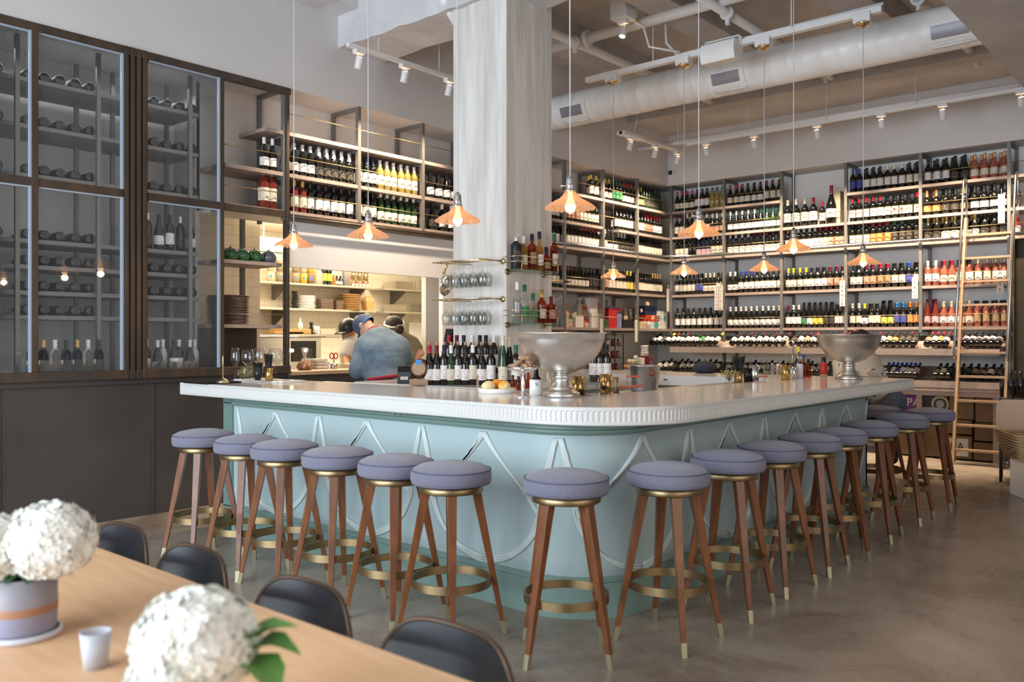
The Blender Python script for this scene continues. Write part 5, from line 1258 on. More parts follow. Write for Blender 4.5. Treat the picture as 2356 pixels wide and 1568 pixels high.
# fruit plate
p = bx(1143, 903); t = thing('plate', 'round white rimmed plate holding citrus fruit', 'plate', p)
MB().lathe([(.0001, 0), (.105, 0), (.108, .004), (.110, .028), (.106, .028), (.103, .008), (.0001, .008)], 40).obj('dish', M['ceramic'], t)
def fruit(dx, dy, r, m, l, cat, dz=0, sc=(1, 1, .92)):
    r_ = Vector((SS, -CC, 0))*dx+Vector((CC, SS, 0))*dy
    tag(MB().ball((0, 0, 0), r, 20, 12, 0, sc).obj(cat, M[m], loc=(p[0]+r_.x, p[1]+r_.y, p[2]+.008+r*.92+dz)), l, cat)
fruit(-.048, -.035, .035, 'lemon_peeled', 'half-peeled yellow lemon at the front left of the plate', 'lemon', sc=(1.25, 1, .92)); fruit(.045, -.03, .036, 'orange_peeled' if 'orange_peeled' in M else (mat('orange_peeled', (.80, .36, .04), .4, col2=(.80, .62, .32), nscale=14, contrast=(.48, .54)) and 'orange_peeled'), 'orange with strips of peel cut away, front right', 'orange')
fruit(.0, .045, .038, 'orange_skin', 'whole orange at the back of the plate', 'orange'); fruit(-.06, .03, .030, 'lemon_peeled', 'yellow lemon at the back left of the plate', 'lemon', sc=(1.2, 1, .92))
# cork stand
p = bx(1203, 913); t = thing('compote_stand', 'silver footed dish heaped with wine corks', 'stand', p)
MB().lathe([(.0001, 0), (.045, 0), (.046, .004), (.030, .012), (.012, .022), (.008, .04), (.012, .06), (.013, .085), (.008, .10), (.008, .125), (.020, .135), (.080, .150), (.094, .165), (.090, .165), (.02, .142), (.0001, .14)], 32, wob=lambda a, r, z: (r*(1+.02*math.cos(16*a)*(1 if r > .06 else 0)), z)).obj('dish', M['chrome'], t)
rnd = random.Random(5)
for i in range(34):
    lay = 0 if i < 17 else (1 if i < 28 else 2); q = rnd.uniform(0, (.070, .052, .028)[lay]); a = rnd.uniform(0, 2*PI)
    o = MB().cyl(0, 0, -.021, .021, .0115, n=10).obj('wine_cork', M['cork'])
    o.matrix_world = T(p[0]+q*math.cos(a), p[1]+q*math.sin(a), p[2]+.170+lay*.021) @ R(rnd.uniform(0, PI), 'Z') @ R(PI/2+rnd.uniform(-.35, .35), 'X')
    tag(o, 'used wine cork, one of the heap on the silver stand', 'cork', 'corks heaped on the silver stand')
for px, py, h, m, l in ((1180, 893, .085, 'glass_whisky', 'small square bitters bottle left of the silver stand'), (1193, 897, .085, 'glass_whisky', 'small bitters bottle behind the silver stand')):
    L([(.0001, 0), (.016, 0), (.016, h*.6), (.008, h*.72), (.009, h*.75), (.009, h), (.0001, h)], 'bitters_bottle', [M[m], M['black']], l, 'bottle', bx(px, py), mis=[0, 0, 0, 1, 1, 1], n=8)
p = bx(1234, 908); t = thing('wine_bottle', 'dark bottle standing in a white printed sleeve beside the big bowl', 'bottle', p)
L([(.0001, 0), (.036, .0), (.039, .004), (.039, .085), (.036, .088)], 'sleeve', M['ceramic'], '', '', (0, 0, 0), parent=t); L([(.034, .08), (.030, .09), (.015, .108), (.0125, .13), (.0125, .155), (.0001, .156)], 'neck', M['black_gloss'], '', '', (0, 0, 0), parent=t)
o = text_mesh('SJ', .022, ink, None, Matrix.Identity(4)); o.parent = t; o.matrix_local = T(-SS*0-.0395*CC, -.0395*SS, .062) @ R(HEAD-PI/2, 'Z') @ R(PI/2, 'X')
L([(.0001, 0), (.022, 0), (.022, .09), (.010, .12), (.010, .14), (.0001, .14)], 'oil_bottle', M['glass_clear'], 'clear glass bottle just left of the big bowl foot', 'bottle', bx(1262, 898))
L([(.0001, 0), (.020, 0), (.020, .07), (.012, .10), (.011, .14), (.0001, .14)], 'syrup_bottle', [M['glass_whisky'], M['black']], 'amber bottle behind the silver stand', 'bottle', bx(1213, 893), mis=[0, 0, 0, 0, 1])
# big footed bowls
def bowl(p, label, s=1.0):
    t = thing('footed_bowl', label, 'bowl', p, 0, 'hammered metal wine bowls')
    MB().lathe([(.0001, .128), (.03, .128), (.07, .135), (.125, .160), (.175, .200), (.212, .250), (.234, .310), (.238, .342), (.246, .346), (.245, .352), (.236, .351), (.229, .342), (.225, .310), (.203, .252), (.168, .206), (.12, .168), (.06, .145), (.0001, .14)], 64).obj('basin', M['pewter'], t)
    MB().lathe([(.0001, 0), (.100, 0), (.104, .006), (.100, .022), (.082, .036), (.070, .042), (.071, .048), (.064, .056), (.052, .072), (.046, .088), (.044, .098), (.047, .102), (.050, .110), (.047, .118), (.042, .121), (.046, .128), (.0001, .13)], 48).obj('foot', M['pewter'], t)
bowl(bx(1292, 912), 'huge hammered silver footed bowl on the bar corner'); bowl(bx(1953, 872), 'hammered silver footed bowl at the right end of the bar')
# behind the corner
L([(.0001, 0), (.034, 0), (.036, .12), (.034, .12)], 'gold_cup', M['gold_glass'], 'mottled gold cup just right of the big bowl foot', 'cup', ledge(1330), grp='mottled gold cups'); L([(.0001, 0), (.034, 0), (.036, .125), (.034, .125)], 'gold_cup', M['gold_glass'], 'mottled gold cup between glass pitcher and jigger', 'cup', ledge(1394), grp='mottled gold cups')
p = ledge(1360, 2.93); t = thing('ice_pitcher', 'clear glass mixing vessel with a lid behind the bowl', 'pitcher', p); L([(.0001, 0), (.040, 0), (.048, .115), (.045, .115), (.038, .006), (.0001, .006)], 'glass', M['glass_clear'], '', '', (0, 0, 0), parent=t); L([(.050, .12), (.046, .15), (.02, .165), (.010, .18), (.0001, .185)], 'lid', M['glass_clear'], '', '', (0, 0, 0), parent=t)
L([(.0001, 0), (.022, 0), (.010, .045), (.021, .10), (.019, .10), (.0001, .05)], 'jigger', M['brass'], 'brass jigger left of the clip-top jars', 'jigger', ledge(1417, 3.02))
mat('rubber_seal', (.60, .12, .05), .6)
for px, Y, dz, l in ((1442, 2.90, 0, 'clip-top jar with orange seal, lower left'), (1458, 2.98, .055, 'clip-top jar with orange seal and glass knob, stacked'), (1467, 2.90, 0, 'clip-top jar with orange seal beneath the ice bucket'), (1752, 2.92, 0, 'clip-top jar with orange seal right of the steel cups')):
    t = thing('clip_top_jar', l, 'jar', (xat(px, Y), Y, 1.05+dz), 0, 'clip-top jars'); L([(.0001, 0), (.045, 0), (.047, .035), (.043, .042)], 'glass', M['glass_clear'], '', '', (0, 0, 0), parent=t); L([(.046, .042), (.048, .046), (.046, .050), (.044, .046), (.046, .042)], 'seal', M['rubber_seal'], '', '', (0, 0, 0), parent=t); L([(.045, .05), (.042, .058), (.012, .062), (.008, .075), (.0001, .078)], 'lid', M['glass_clear'], '', '', (0, 0, 0), parent=t)
p = ledge(1484, 3.04); t = thing('ice_bucket', 'aluminium ice bucket with a wooden knob holding two bottles', 'bucket', p)
MB().lathe([(.0001, 0), (.080, 0), (.084, .004), (.092, .09), (.094, .092), (.099, .158), (.103, .160), (.103, .166), (.097, .166), (.090, .09), (.08, .006), (.0001, .006)], 40).obj('pail', mat('aluminium', (.62, .63, .65), .34, metal=1), t)
MB().ball((-.050, -.085, .115), .021, 16, 10).obj('knob', M['stool_wood'], t)
for dx, l, m in ((-.055, 'clear bottle with a cream cap standing in the ice bucket, left', 'c'), (.03, 'clear glass bottle upside down in the ice bucket, right', 'w')):
    q = Vector((p[0], p[1], 1.05))+Vector((SS, -CC, 0))*dx
    o = MB().lathe([(.0001, 0), (.030, 0), (.030, .12), (.012, .17), (.012, .205), (.0145, .206), (.0145, .222), (.0001, .225)], 16, mis=[0, 0, 0, 0, 1, 1, 1]).obj('bottle', [M['glass_shelf'] if m == 'c' else M['glass_clear'], cmat('c') if m == 'c' else M['glass_clear']], loc=(q.x, q.y, 1.057)); o.rotation_euler = (.05, -.12 if dx < 0 else .03, 0); tag(o, l, 'bottle')
L([(.0001, 0), (.030, 0), (.030, .05), (.012, .06), (.012, .068), (.0001, .068)], 'garnish_jar', [M['glass_clear'], M['black']], 'small black-lidded jar of lime right of the ice bucket', 'jar', ledge(1531, 3.0), mis=[0, 0, 0, 1, 1])
# right cluster on the inner ledge
t = thing('flower_jar', 'small jar of dried baby breath flowers left of the black straws', 'jar', (xat(1678, 2.9), 2.9, 1.05)); L([(.0001, 0), (.03, 0), (.03, .06)], 'jar', M['glass_clear'], '', '', (0, 0, 0), parent=t); mb = MB(); rnd = random.Random(8)
for i in range(70):
    a = rnd.uniform(0, 2*PI); q = rnd.uniform(.01, .06); e = Vector((q*math.cos(a), q*math.sin(a), .08+.03*rnd.random())); mb.tube([(0, 0, .03), e], .0008, 3); mb.ball(e, .005, 6, 4)
mb.obj('blossom', M['dry_moss'], t)
t = thing('straw_holder', 'perforated gold cup packed with black straws, right arm of the bar', 'holder', (xat(1699, 2.9), 2.9, 1.05)); L([(.0001, 0), (.031, 0), (.031, .10), (.029, .10)], 'cup', M['gold_glass'], '', '', (0, 0, 0), parent=t); straws(t, .02, .005, .215, 70, sp=.038)
L([(.0001, 0), (.028, 0), (.034, .115), (.032, .115)], 'bar_cup', M['black_gloss'], 'dark cup between the straws and the steel cup', 'cup', ledge(1720)); L([(.0001, 0), (.030, 0), (.036, .135), (.034, .135), (.0001, .01)], 'mixing_cup', M['chrome'], 'shiny steel mixing cup right of the dark cup', 'cup', ledge(1736, 2.92))
for i, (px, Y, l) in enumerate(((1768, 2.92, 'left'), (1785, 3.0, 'middle'), (1797, 2.94, 'right'))): L([(.0001, 0), (.036, 0), (.038, .12), (.036, .12), (.034, .01), (.0001, .01)], 'tumbler', M['glass_clear'], 'clear straight glass, %s of three beside the tall gold spoon' % l, 'glass', ledge(px, Y), grp='clear glasses on the right arm')
t = thing('spoon_cup', 'gold cup holding a tall twisted bar spoon', 'cup', bx(1807, 874)); L([(.0001, 0), (.034, 0), (.036, .115), (.034, .115)], 'cup', M['gold_glass'], '', '', (0, 0, 0), parent=t)
MB().tube([(.01+.0012*math.cos(i*2.2), .0012*math.sin(i*2.2), .01+.0042*i) for i in range(75)], .0026, 6).cyl(.01, 0, .32, .326, .012).obj('bar_spoon', M['brass'], t)
p = ledge(1824, 2.95); t = thing('strainer_holder', 'steel cup with strainer and tongs leaning out', 'cup', p); L([(.0001, 0), (.03, 0), (.034, .10), (.032, .10)], 'cup', M['chrome'], '', '', (0, 0, 0), parent=t)
MB().tube([(-.02, 0, .04), (.01, 0, .30), (.04, 0, .06)], .004, 6).ball((.012, 0, .29), .012, 8, 6).obj('tongs', M['chrome'], t); MB().lathe([(.0001, 0), (.03, .006), (.042, .02), (.044, .02), (.03, .002), (.0001, -.004)], 20, M=T(.035, -.03, .165) @ R(1.2, 'X')).obj('strainer', M['brushed_chrome'], t)
L([(.0001, 0), (.026, 0), (.026, .11), (.022, .12), (.0001, .12)], 'shaker_bottle', M['vase_white'], 'plain grey-white bottle right of the strainer', 'bottle', ledge(1840, 2.9))
for px, h, m, k, l in ((1837, .25, 'black_gloss', 'y', 'dark bottle with a yellow cap behind the strainer'), (1848, .19, 'glass_whisky', 'u', 'small amber bottle with a pourer right of the yellow-capped one'), (1860, .15, 'glass_whisky', 'k', 'small square amber bottle beside the orange peel')):
    L([(.0001, 0), (.024, 0), (.024, h*.55), (.010, h*.72), (.010, h*.80), (.013, h*.81), (.013, h), (.0001, h)], 'bar_bottle', [M[m], cmat(k)], l, 'bottle', ledge(px, 3.03), mis=[0, 0, 0, 0, 1, 1, 1], n=14)
x, y = atd(1895, 7.2); L([(.0001, 0), (.03, 0), (.03, .02), (.033, .03), (.033, .10), (.020, .125), (.020, .13), (.018, .165), (.0001, .165)], 'water_flask', [M['red_lid'], M['black'], M['steel']], 'red metal flask with a black lid on the far counter', 'flask', (x, y, 1.07), mis=[2, 2, 0, 0, 0, 1, 1, 1])
x, y = atd(1622, 7.98); o = MB().ball((0, 0, 0), 1, 24, 12, 0, (.145, .10, .062)).obj('folded_jacket', mat('navy_cloth', (.025, .03, .055), .9), loc=(x, y, 1.118)); tag(o, 'dark navy jacket bundled on the far counter', 'jacket')
# ================================================================== BACK COUNTER AND COLUMN
rs = tag(MB().box(4.72, 4.42, 1.04, 5.08, 5.10, 1.115).obj('bottle_riser', M['wood_light'], bevel=.003), 'low wooden riser under the rear row of open bottles', 'riser')
def open_bottle(px, d, z, code, label, cork=True, h=1.0):
    x, y = atd(px, d); t = thing('wine_bottle', label, 'bottle', (x, y, z), HEAD-PI/2, 'open bottles on the back counter')
    sh = SHAPE[code[0]]; S_ = Matrix.Diagonal((1, 1, h, 1))
    MB().lathe(sh[0], 24, M=S_).obj('glass', gmat(code[1]), t); MB().lathe(sh[1], 20, M=S_).obj('capsule', cmat(code[2]), t)
    if code[3] != 'N': MB().lathe([(sh[4]+.0008, sh[2]*.8), (sh[4]+.0008, sh[3])], 16, M=S_, a0=-PI/2-1.2, a1=-PI/2+1.2).obj('label', labmat(code[3]), t)
    if cork: MB().cyl(0, 0, sh[5]*h-.002, sh[5]*h+.026, .0105, n=12).obj('cork', M['cork'], t)
for i, (px, c) in enumerate(((988, 'UkrW'), (1005, 'UkbW'), (1022, 'BknW'), (1038, 'UgwC'), (1054, 'BkkW'), (1071, 'UkkW'), (1088, 'BkwC'), (1108, 'UkkW'), (1130, 'BkkW'))): open_bottle(px, 6.50, 1.04, c, 'corked open wine bottle, %s from left in the front row' % ORD[i])
for i, (px, c) in enumerate(((1033, 'BkrW'), (1051, 'BkbW'), (1067, 'BknW'), (1086, 'BkwW'), (1104, 'BkkC'), (1118, 'BkkW'), (1136, 'BkwW'))): open_bottle(px, 6.80, 1.115, c, '%s-topped bottle, %s from left in the rear row on the riser' % (CAPN[c[2]], ORD[i]), False)
open_bottle(1157, 6.45, 1.04, 'HgcC', 'tall slim green bottle with cream capsule beside the column edge', False, 1.12); open_bottle(1172, 6.52, 1.04, 'HkcW', 'tall dark bottle with cream capsule right of the green one', False, 1.08); open_bottle(1187, 6.45, 1.04, 'BkgW', 'green-topped bottle partly behind the big bowl', False)
for i, px in enumerate((1366, 1380, 1396)):
    x, y = atd(px, 7.0); t = thing('wine_bottle', 'dark bottle under the right rim of the big bowl, %s of three' % ('left', 'middle', 'right')[i], 'bottle', (x, y, 1.04), HEAD-PI/2, 'dark bottles behind the bowl'); mb = MB(); add_bottle(mb, 'BkkW', n=20); mb.obj('glass', [gmat('k'), cmat('k'), labmat('W')], t)
x, y = atd(967, 6.55); t = thing('oak_barrel', 'small oak barrel with a blue tape label on a wooden stand', 'barrel', (x, y, 1.04), HEAD-PI/2)
Mb = T(0, 0, .125) @ R(PI/2, 'X'); MB().lathe([(.0001, -.10), (.052, -.10), (.056, -.105), (.060, -.10), (.070, -.05), (.073, 0), (.070, .05), (.060, .10), (.0001, .10)], 28, M=Mb).obj('cask', mat('oak', (.20, .10, .055), .5, col2=(.14, .07, .04), nscale=9), t)
for zz in (-.085, -.04, .04, .085): MB().lathe([(.0655 if abs(zz) > .06 else .0725, zz-.007), (.067 if abs(zz) > .06 else .0735, zz+.007)], 28, M=Mb).obj('hoop', M['aged_steel'], t)
MB().box(-.022, -.1085, .155, .022, -.1065, .19).obj('tape', M['blue_tape'], t); MB().lathe([(.0001, .1056), (.050, .1056)], 28, M=T(0, 0, .125) @ R(PI/2, 'X')).obj('head', M['wood_light'], t)
for sx in (-.05, .05): MB().box(sx-.02, -.10, 0, sx+.02, .08, .035).obj('cradle', M['wood_light'], t, .004)
MB().box(-.07, -.115, 0, .07, -.095, .045).obj('cradle', M['wood_light'], t, .004)
x, y = atd(933, 6.75); t = thing('receipt_printer', 'black receipt printer at the left end of the back counter', 'printer', (x, y, 1.04), HEAD-PI/2); MB().prism([(-.07, 0), (.07, 0), (.07, .115), (-.03, .135), (-.07, .09)], -.055, .055, M=Matrix(((0, 0, 1, 0), (1, 0, 0, 0), (0, 1, 0, 0), (0, 0, 0, 1)))).obj('case', M['black'], t, .004); MB().box(-.03, -.08, .03, .03, -.071, .055).obj('paper', M['paper'], t)
t = thing('terminal_screen', 'black till screen seen edge-on left of the column', 'screen', (*atd(1028, 7.3), 1.04)); MB().box(-.10, -.01, .22, .10, .02, .44, M=R(.25, 'X')).obj('screen', M['black'], t, .004); MB().box(-.02, -.02, 0, .02, .02, .26).box(-.08, -.07, 0, .08, .07, .015).obj('stand', M['black'], t)
# hanging glass racks on the pale face of the column
for z, l, pxs, nm in ((2.0, 'upper brass rack with hanging wine glasses on the column', (1025, 1046, 1067, 1089, 1110), 'upper'), (1.70, 'lower brass rack with hanging wine glasses on the column', (1027, 1047, 1067, 1088, 1109), 'lower')):
    t = thing('glass_rack', l, 'rack', (CX0, 4.9, z)); ya_, yb_ = CY0+.03, yat(1014, 4.95)
    for xx in (4.859, 4.911, 4.949, 5.001): loc(MB().tube([(xx+.0, ya_, z), (xx, yb_, z)], .005, 6), 'bar', M['brass_light'], t)
    loc(MB().tube([(4.84, ya_, z), (CX0-.02, ya_, z)], .007, 8).lathe([(.0001, 0), (.026, 0), (.026, .008), (.0001, .012)], 16, M=T(CX0, ya_, z) @ R(-PI/2, 'Y')), 'bracket', M['brass_light'], t)
    for yk in (ya_+.35, yb_-.12): loc(MB().tube([(4.84, yk, z-.008), (CX0-.0, min(yk, CY0+CS-.03), z-.008)], .006, 6), 'bracket', M['brass_light'], t)
    k = 0
    for px in pxs:
        for xx, w_ in ((4.885, 'front'), (4.975, 'rear')):
            y_ = yat(px, 4.885)+(0 if w_ == 'front' else .03)
            wineglass((xx, y_, z+.008), .215, .041, .085, 'upside-down wine glass, %s from left, %s row of the %s rack' % (ORD[k], w_, nm), grp='glasses hanging on the column', flip=True)
        k += 1
x, y = xat(1020, 6.40), 6.40
t = thing('copper_pan', 'round copper-backed pan hanging left of the column', 'pan', (x, y, 1.95)); MB().lathe([(.0001, .0), (.075, .003), (.105, .025), (.11, .05), (.107, .05), (.10, .028), (.07, .008), (.0001, .006)], 32, M=T(0, 0, 0) @ R(PI/2+.35, 'X') @ R(.25, 'Y')).obj('bowl', M['steel'], t); MB().tube([(0, .0, .11), (.03, 0, .17), (.05, 0, .20)], .012, 8).obj('handle', M['brass'], t)
# liquor shelves on the shaded face
YSH = CY0-.15
xs0, xs1 = xat(1176, YSH+.07), xat(1283, YSH+.02)
for z, l in ((1.935, 'upper glass liquor shelf with brass rails on the column'), (1.515, 'lower glass liquor shelf with brass rails on the column')):
    t = thing('liquor_shelf', l, 'shelf', (5.4, YSH, z))
    loc(MB().box(xs0, YSH, z-.010, xs1, CY0-.005, z), 'glass', M['glass_shelf'], t)
    for dz in (.055, .095): loc(MB().tube([(xs0, CY0, z+dz), (xs0, YSH-.005, z+dz), (xs1, YSH-.005, z+dz), (xs1, CY0, z+dz)], .0035, 6), 'rail', M['brass_light'], t)
    for k in (.08, .95):
        xk = xs0+(xs1-xs0)*k; loc(MB().tube([(xk, CY0, z-.02), (xk, YSH+.01, z-.018), (xk, YSH-.004, z), (xk, YSH-.004, z+.115)], .0045, 6).lathe([(.0001, 0), (.024, 0), (.024, .01), (.0001, .014)], 16, M=T(xk, CY0, z-.02) @ R(PI/2, 'X')), 'bracket', M['brass'], t)
def liquor(px, z, r, hb, hs, ht, glass, cap_, lab_, label, lz=(.25, .75), hc=.06, wn=.013, grp='liquor bottles on the column shelves'):
    Y = YSH+.065; t = thing('liquor_bottle', label, 'bottle', (xat(px, Y), Y, z), 0, grp)
    MB().lathe([(.0001, .003), (r*.9, 0), (r, .006), (r, hb), (r*.9, hb+(hs-hb)*.35), (wn, hs), (wn*.95, ht-hc)], 24).obj('glass', M[glass], t)
    if glass.startswith('glass'): MB().lathe([(.0001, .008), (r*.86, .008), (r*.86, hb*.9), (.0001, hb*.9)], 20).obj('liquor', M[glass], t)
    MB().lathe([(wn*1.15, ht-hc), (wn*1.25, ht), (.0001, ht)], 16).obj('stopper', M[cap_] if cap_ in M else cmat(cap_), t)
    if lab_: MB().lathe([(r+.001, hb*lz[0]), (r+.001, hb*lz[1])], 14, a0=-PI/2-1.3, a1=-PI/2+.9).obj('label', labmat(lab_), t)
U, W_ = 1.935, 1.515
liquor(1188, U, .046, .185, .215, .268, 'black', 's', 'K', 'squat black gin bottle with silver cap, upper column shelf', hc=.05, wn=.016); liquor(1204, U, .034, .15, .19, .265, 'glass_gold', 'w', 'C', 'pale gold bottle with white cap, second on upper column shelf')
liquor(1224, U, .036, .19, .215, .29, 'glass_whisky', 'k', 'D', 'amber whisky bottle with dark cap, third on upper column shelf'); liquor(1241, U, .034, .175, .21, .318, 'glass_gold', 'n', 'W', 'tall pale gold bottle with navy cap, fourth on upper column shelf')
liquor(1257, U, .036, .10, .14, .20, 'glass_whisky', 'n', 'N' and 'D', 'short dark amber bottle, fifth on upper column shelf'); liquor(1275, U, .034, .20, .235, .318, 'glass_whisky', 'g', 'C', 'amber bottle with green stopper at the right of upper shelf')
liquor(1190, W_, .037, .20, .225, .318, 'glass_clear', 'w', None, 'tall clear bottle, leftmost on lower column shelf'); liquor(1207, W_, .036, .17, .205, .30, 'glass_clear', 'g', 'G', 'clear bottle with bright green cap, lower column shelf')
liquor(1226, W_, .040, .13, .155, .235, 'glass_clear', 'g', 'G', 'short clear bottle with dark green label, lower column shelf'); liquor(1246, W_, .038, .15, .20, .27, 'glass_whisky', 'd', 'C', 'amber bourbon bottle with gold cap, lower column shelf'); liquor(1268, W_, .044, .145, .165, .22, 'glass_whisky', 'b', 'T', 'broad amber bottle with tan label, right of lower shelf')
wineglass((xat(1283, CY0+.3), CY0+.3, 1.90), .20, .040, .08, 'single wine glass hanging upside down at the right of the column', flip=True, grp='glasses hanging on the column')
tag(MB().box(xat(1276, CY0+.3), CY0+.2, 1.895, xat(1290, CY0+.3)+.02, CY0+.4, 1.903).box(CX0+CS, CY0+.2, 1.895, xat(1290, CY0+.3)+.02, CY0+.23, 1.903).obj('glass_hanger', M['brass_light']), 'small brass hanger on the right side of the column', 'hanger')
# ================================================================== GOODS ON THE SHELVES LEFT OF THE CORNER
def carton(name, label, cat, px0, px1, z0, h, m, Y=None, dy=.10, grp=None, wallY=YF+.06, bev=.003):
    Y = wallY if Y is None else Y; a, c = xat(px0, Y), xat(px1, Y)
    return tag(MB().box(-(c-a)/2, 0, 0, (c-a)/2, dy, h).obj(name, m if not isinstance(m, str) else M[m], bevel=bev, loc=((a+c)/2, Y, z0)), label, cat, grp)
mat('pack_white', (.60, .57, .54), .6); mat('pack_red', (.48, .02, .03), .5); mat('pack_navy', (.02, .035, .10), .5); mat('pack_lilac', (.22, .22, .42), .5); mat('pack_teal', (.07, .36, .36), .5); mat('pack_bright', (.62, .04, .02), .5); mat('pack_dark', (.02, .02, .02), .4)
z5 = LV[4]
for i, (a, c, z0, h, m, l) in enumerate(((1303, 1309, 0, .20, 'paper_tan', 'narrow cream box at the left of the goods shelf'), (1357, 1376, .19, .20, 'pack_white', 'white box with a snack picture, upper of two'), (1361, 1379, 0, .19, 'pack_white', 'white tapered packet under the snack box'), (1325, 1343, 0, .14, 'pack_white', 'small white takeaway box with red seals'))):
    carton('snack_box', l, 'box', a, c, z5+z0, h, m, dy=.08)
for i, (px, m, h) in enumerate(((1311, 'tub_grain', .14), (1316, 'leaf_dark', .28), (1349, 'pack_red', .13), (1344, 'pack_red', .26))):
    pass
def cheese_pack(px, z, m, l):
    Y = YF+.08; t = thing('gift_pack', l, 'pack', (xat(px, Y), Y, z)); MB().box(-.055, 0, 0, .055, .03, .15, M=R(-.2, 'X')).obj('frame', M['wood_light'], t, .006); MB().box(-.042, -.004, .075, .042, -.001, .12, M=R(-.2, 'X')).obj('label', M[m], t); MB().box(-.042, -.003, .02, .042, -.001, .065, M=R(-.2, 'X')).obj('window', M['cork'], t)
cheese_pack(1315, z5, 'bar_trim', 'wooden gift pack with green label, lower left'); cheese_pack(1313, z5+.16, 'bar_trim', 'wooden gift pack with green label, upper left'); cheese_pack(1352, z5, 'pack_red', 'wooden gift pack with red label, lower'); cheese_pack(1348, z5+.16, 'pack_red', 'wooden gift pack with red label, upper')
tag(MB().lathe([(.0001, 0), (.045, 0), (.045, .10), (.03, .16), (.008, .19), (.035, .25)], 10).obj('snack_bag', M['plastic_clear'], loc=(xat(1333, YF+.12), YF+.12, z5+.14)), 'tied clear bag of biscuits behind the white box', 'bag')
carton('snack_box', 'tall patterned packet at the right end of the first goods bay', 'box', 1380, 1387, z5, .33, 'cork', dy=.08)
for i in range(3): carton('book', 'thick red book standing, %s of the red ones' % ['left', 'middle', 'right'][i], 'book', 1401+6.2*i, 1406.6+6.2*i, z5, .235, 'pack_red', dy=.17, grp='standing red books')
for i in range(3): carton('book', 'lilac book standing, %s of three' % ['left', 'middle', 'right'][i], 'book', 1420.5+3.4*i, 1423.6+3.4*i, z5, .19, 'pack_lilac', dy=.16, grp='standing lilac books')
carton('book', 'red book lying on top of the standing red books', 'book', 1400, 1429, z5+.235, .035, 'pack_red', dy=.16); carton('book', 'lilac book lying on the red one', 'book', 1402, 1427, z5+.272, .018, 'pack_lilac', dy=.15)
for i in range(4): carton('book', 'dark green book lying in a pile left of the red books, %s from below' % ORD[i], 'book', 1393, 1400, z5+.03*i, .027, 'leaf_dark', dy=.15, grp='dark green books')
for i in range(4): carton('book', 'black book lying in a pile, %s from below, under the nut bags' % ORD[i], 'book', 1434, 1455, z5+.03*i, .026, 'pack_dark', dy=.15, grp='black books')
for px, l in ((1438, 'left'), (1449, 'right')): tag(MB().lathe([(.0001, 0), (.030, 0), (.032, .10), (.02, .12), (.028, .15), (.0001, .15)], 10, wob=lambda a, r, z: (r*(1+.1*math.sin(4*a)), z)).obj('nut_bag', M['tub_grain'], loc=(xat(px, YF+.12), YF+.12, z5+.12)), 'clear bag of nuts on the black books, %s one' % l, 'bag', 'bags of nuts')
tag(MB().lathe([(.0001, 0), (.03, 0), (.03, .16), (.012, .19), (.012, .27), (.0001, .27)], 14, mis=[0, 0, 1, 0, 0]).obj('oil_bottle', [M['leaf'], M['paper']], loc=(xat(1396, YF+.2), YF+.2, z5+.12)), 'slim green oil bottle standing behind the dark green books', 'bottle')
for i in range(5): carton('book', 'navy book lying in the top pile, %s from below' % ORD[i], 'book', 1484, 1511, z5+.20+.026*i, .023, 'pack_navy', dy=.16, grp='navy books')
for i in range(3): carton('book', 'bright red book under the navy ones, %s from below' % ORD[i], 'book', 1486, 1516, z5+.105+.03*i, .027, 'pack_bright', dy=.15, grp='bright red books')
for i, (a, c, m) in enumerate(((1473, 1487, 'paper_tan'), (1495, 1505, 'pack_white'), (1506, 1514, 'pack_teal'))): carton('snack_box', ['cream box at the left, under the red books', 'pale box under the red books', 'small teal box under the red books'][i], 'box', a, c, z5, .10, m, dy=.12)
for i, (a, c) in enumerate(((1512, 1522), (1524, 1535))):
    o = carton('snack_box', 'tall white box with a teal panel, %s one' % ('left', 'right')[i], 'box', a, c, z5, .26, 'pack_white', dy=.10, grp='white boxes with teal panels'); bx_ = MB().box(-.025, -.002, .12, .02, .0, .19).obj('panel', M['pack_teal'], o)
tag(MB().lathe([(.0001, 0), (.03, 0), (.03, .09), (.026, .10), (.026, .12), (.0001, .12)], 14, mis=[0, 0, 0, 1, 1]).obj('jam_jar', [M['paper'], M['black']], loc=(xat(1491, YF+.04), YF+.04, z5)), 'small white jar with a black lid in front of the boxes', 'jar')
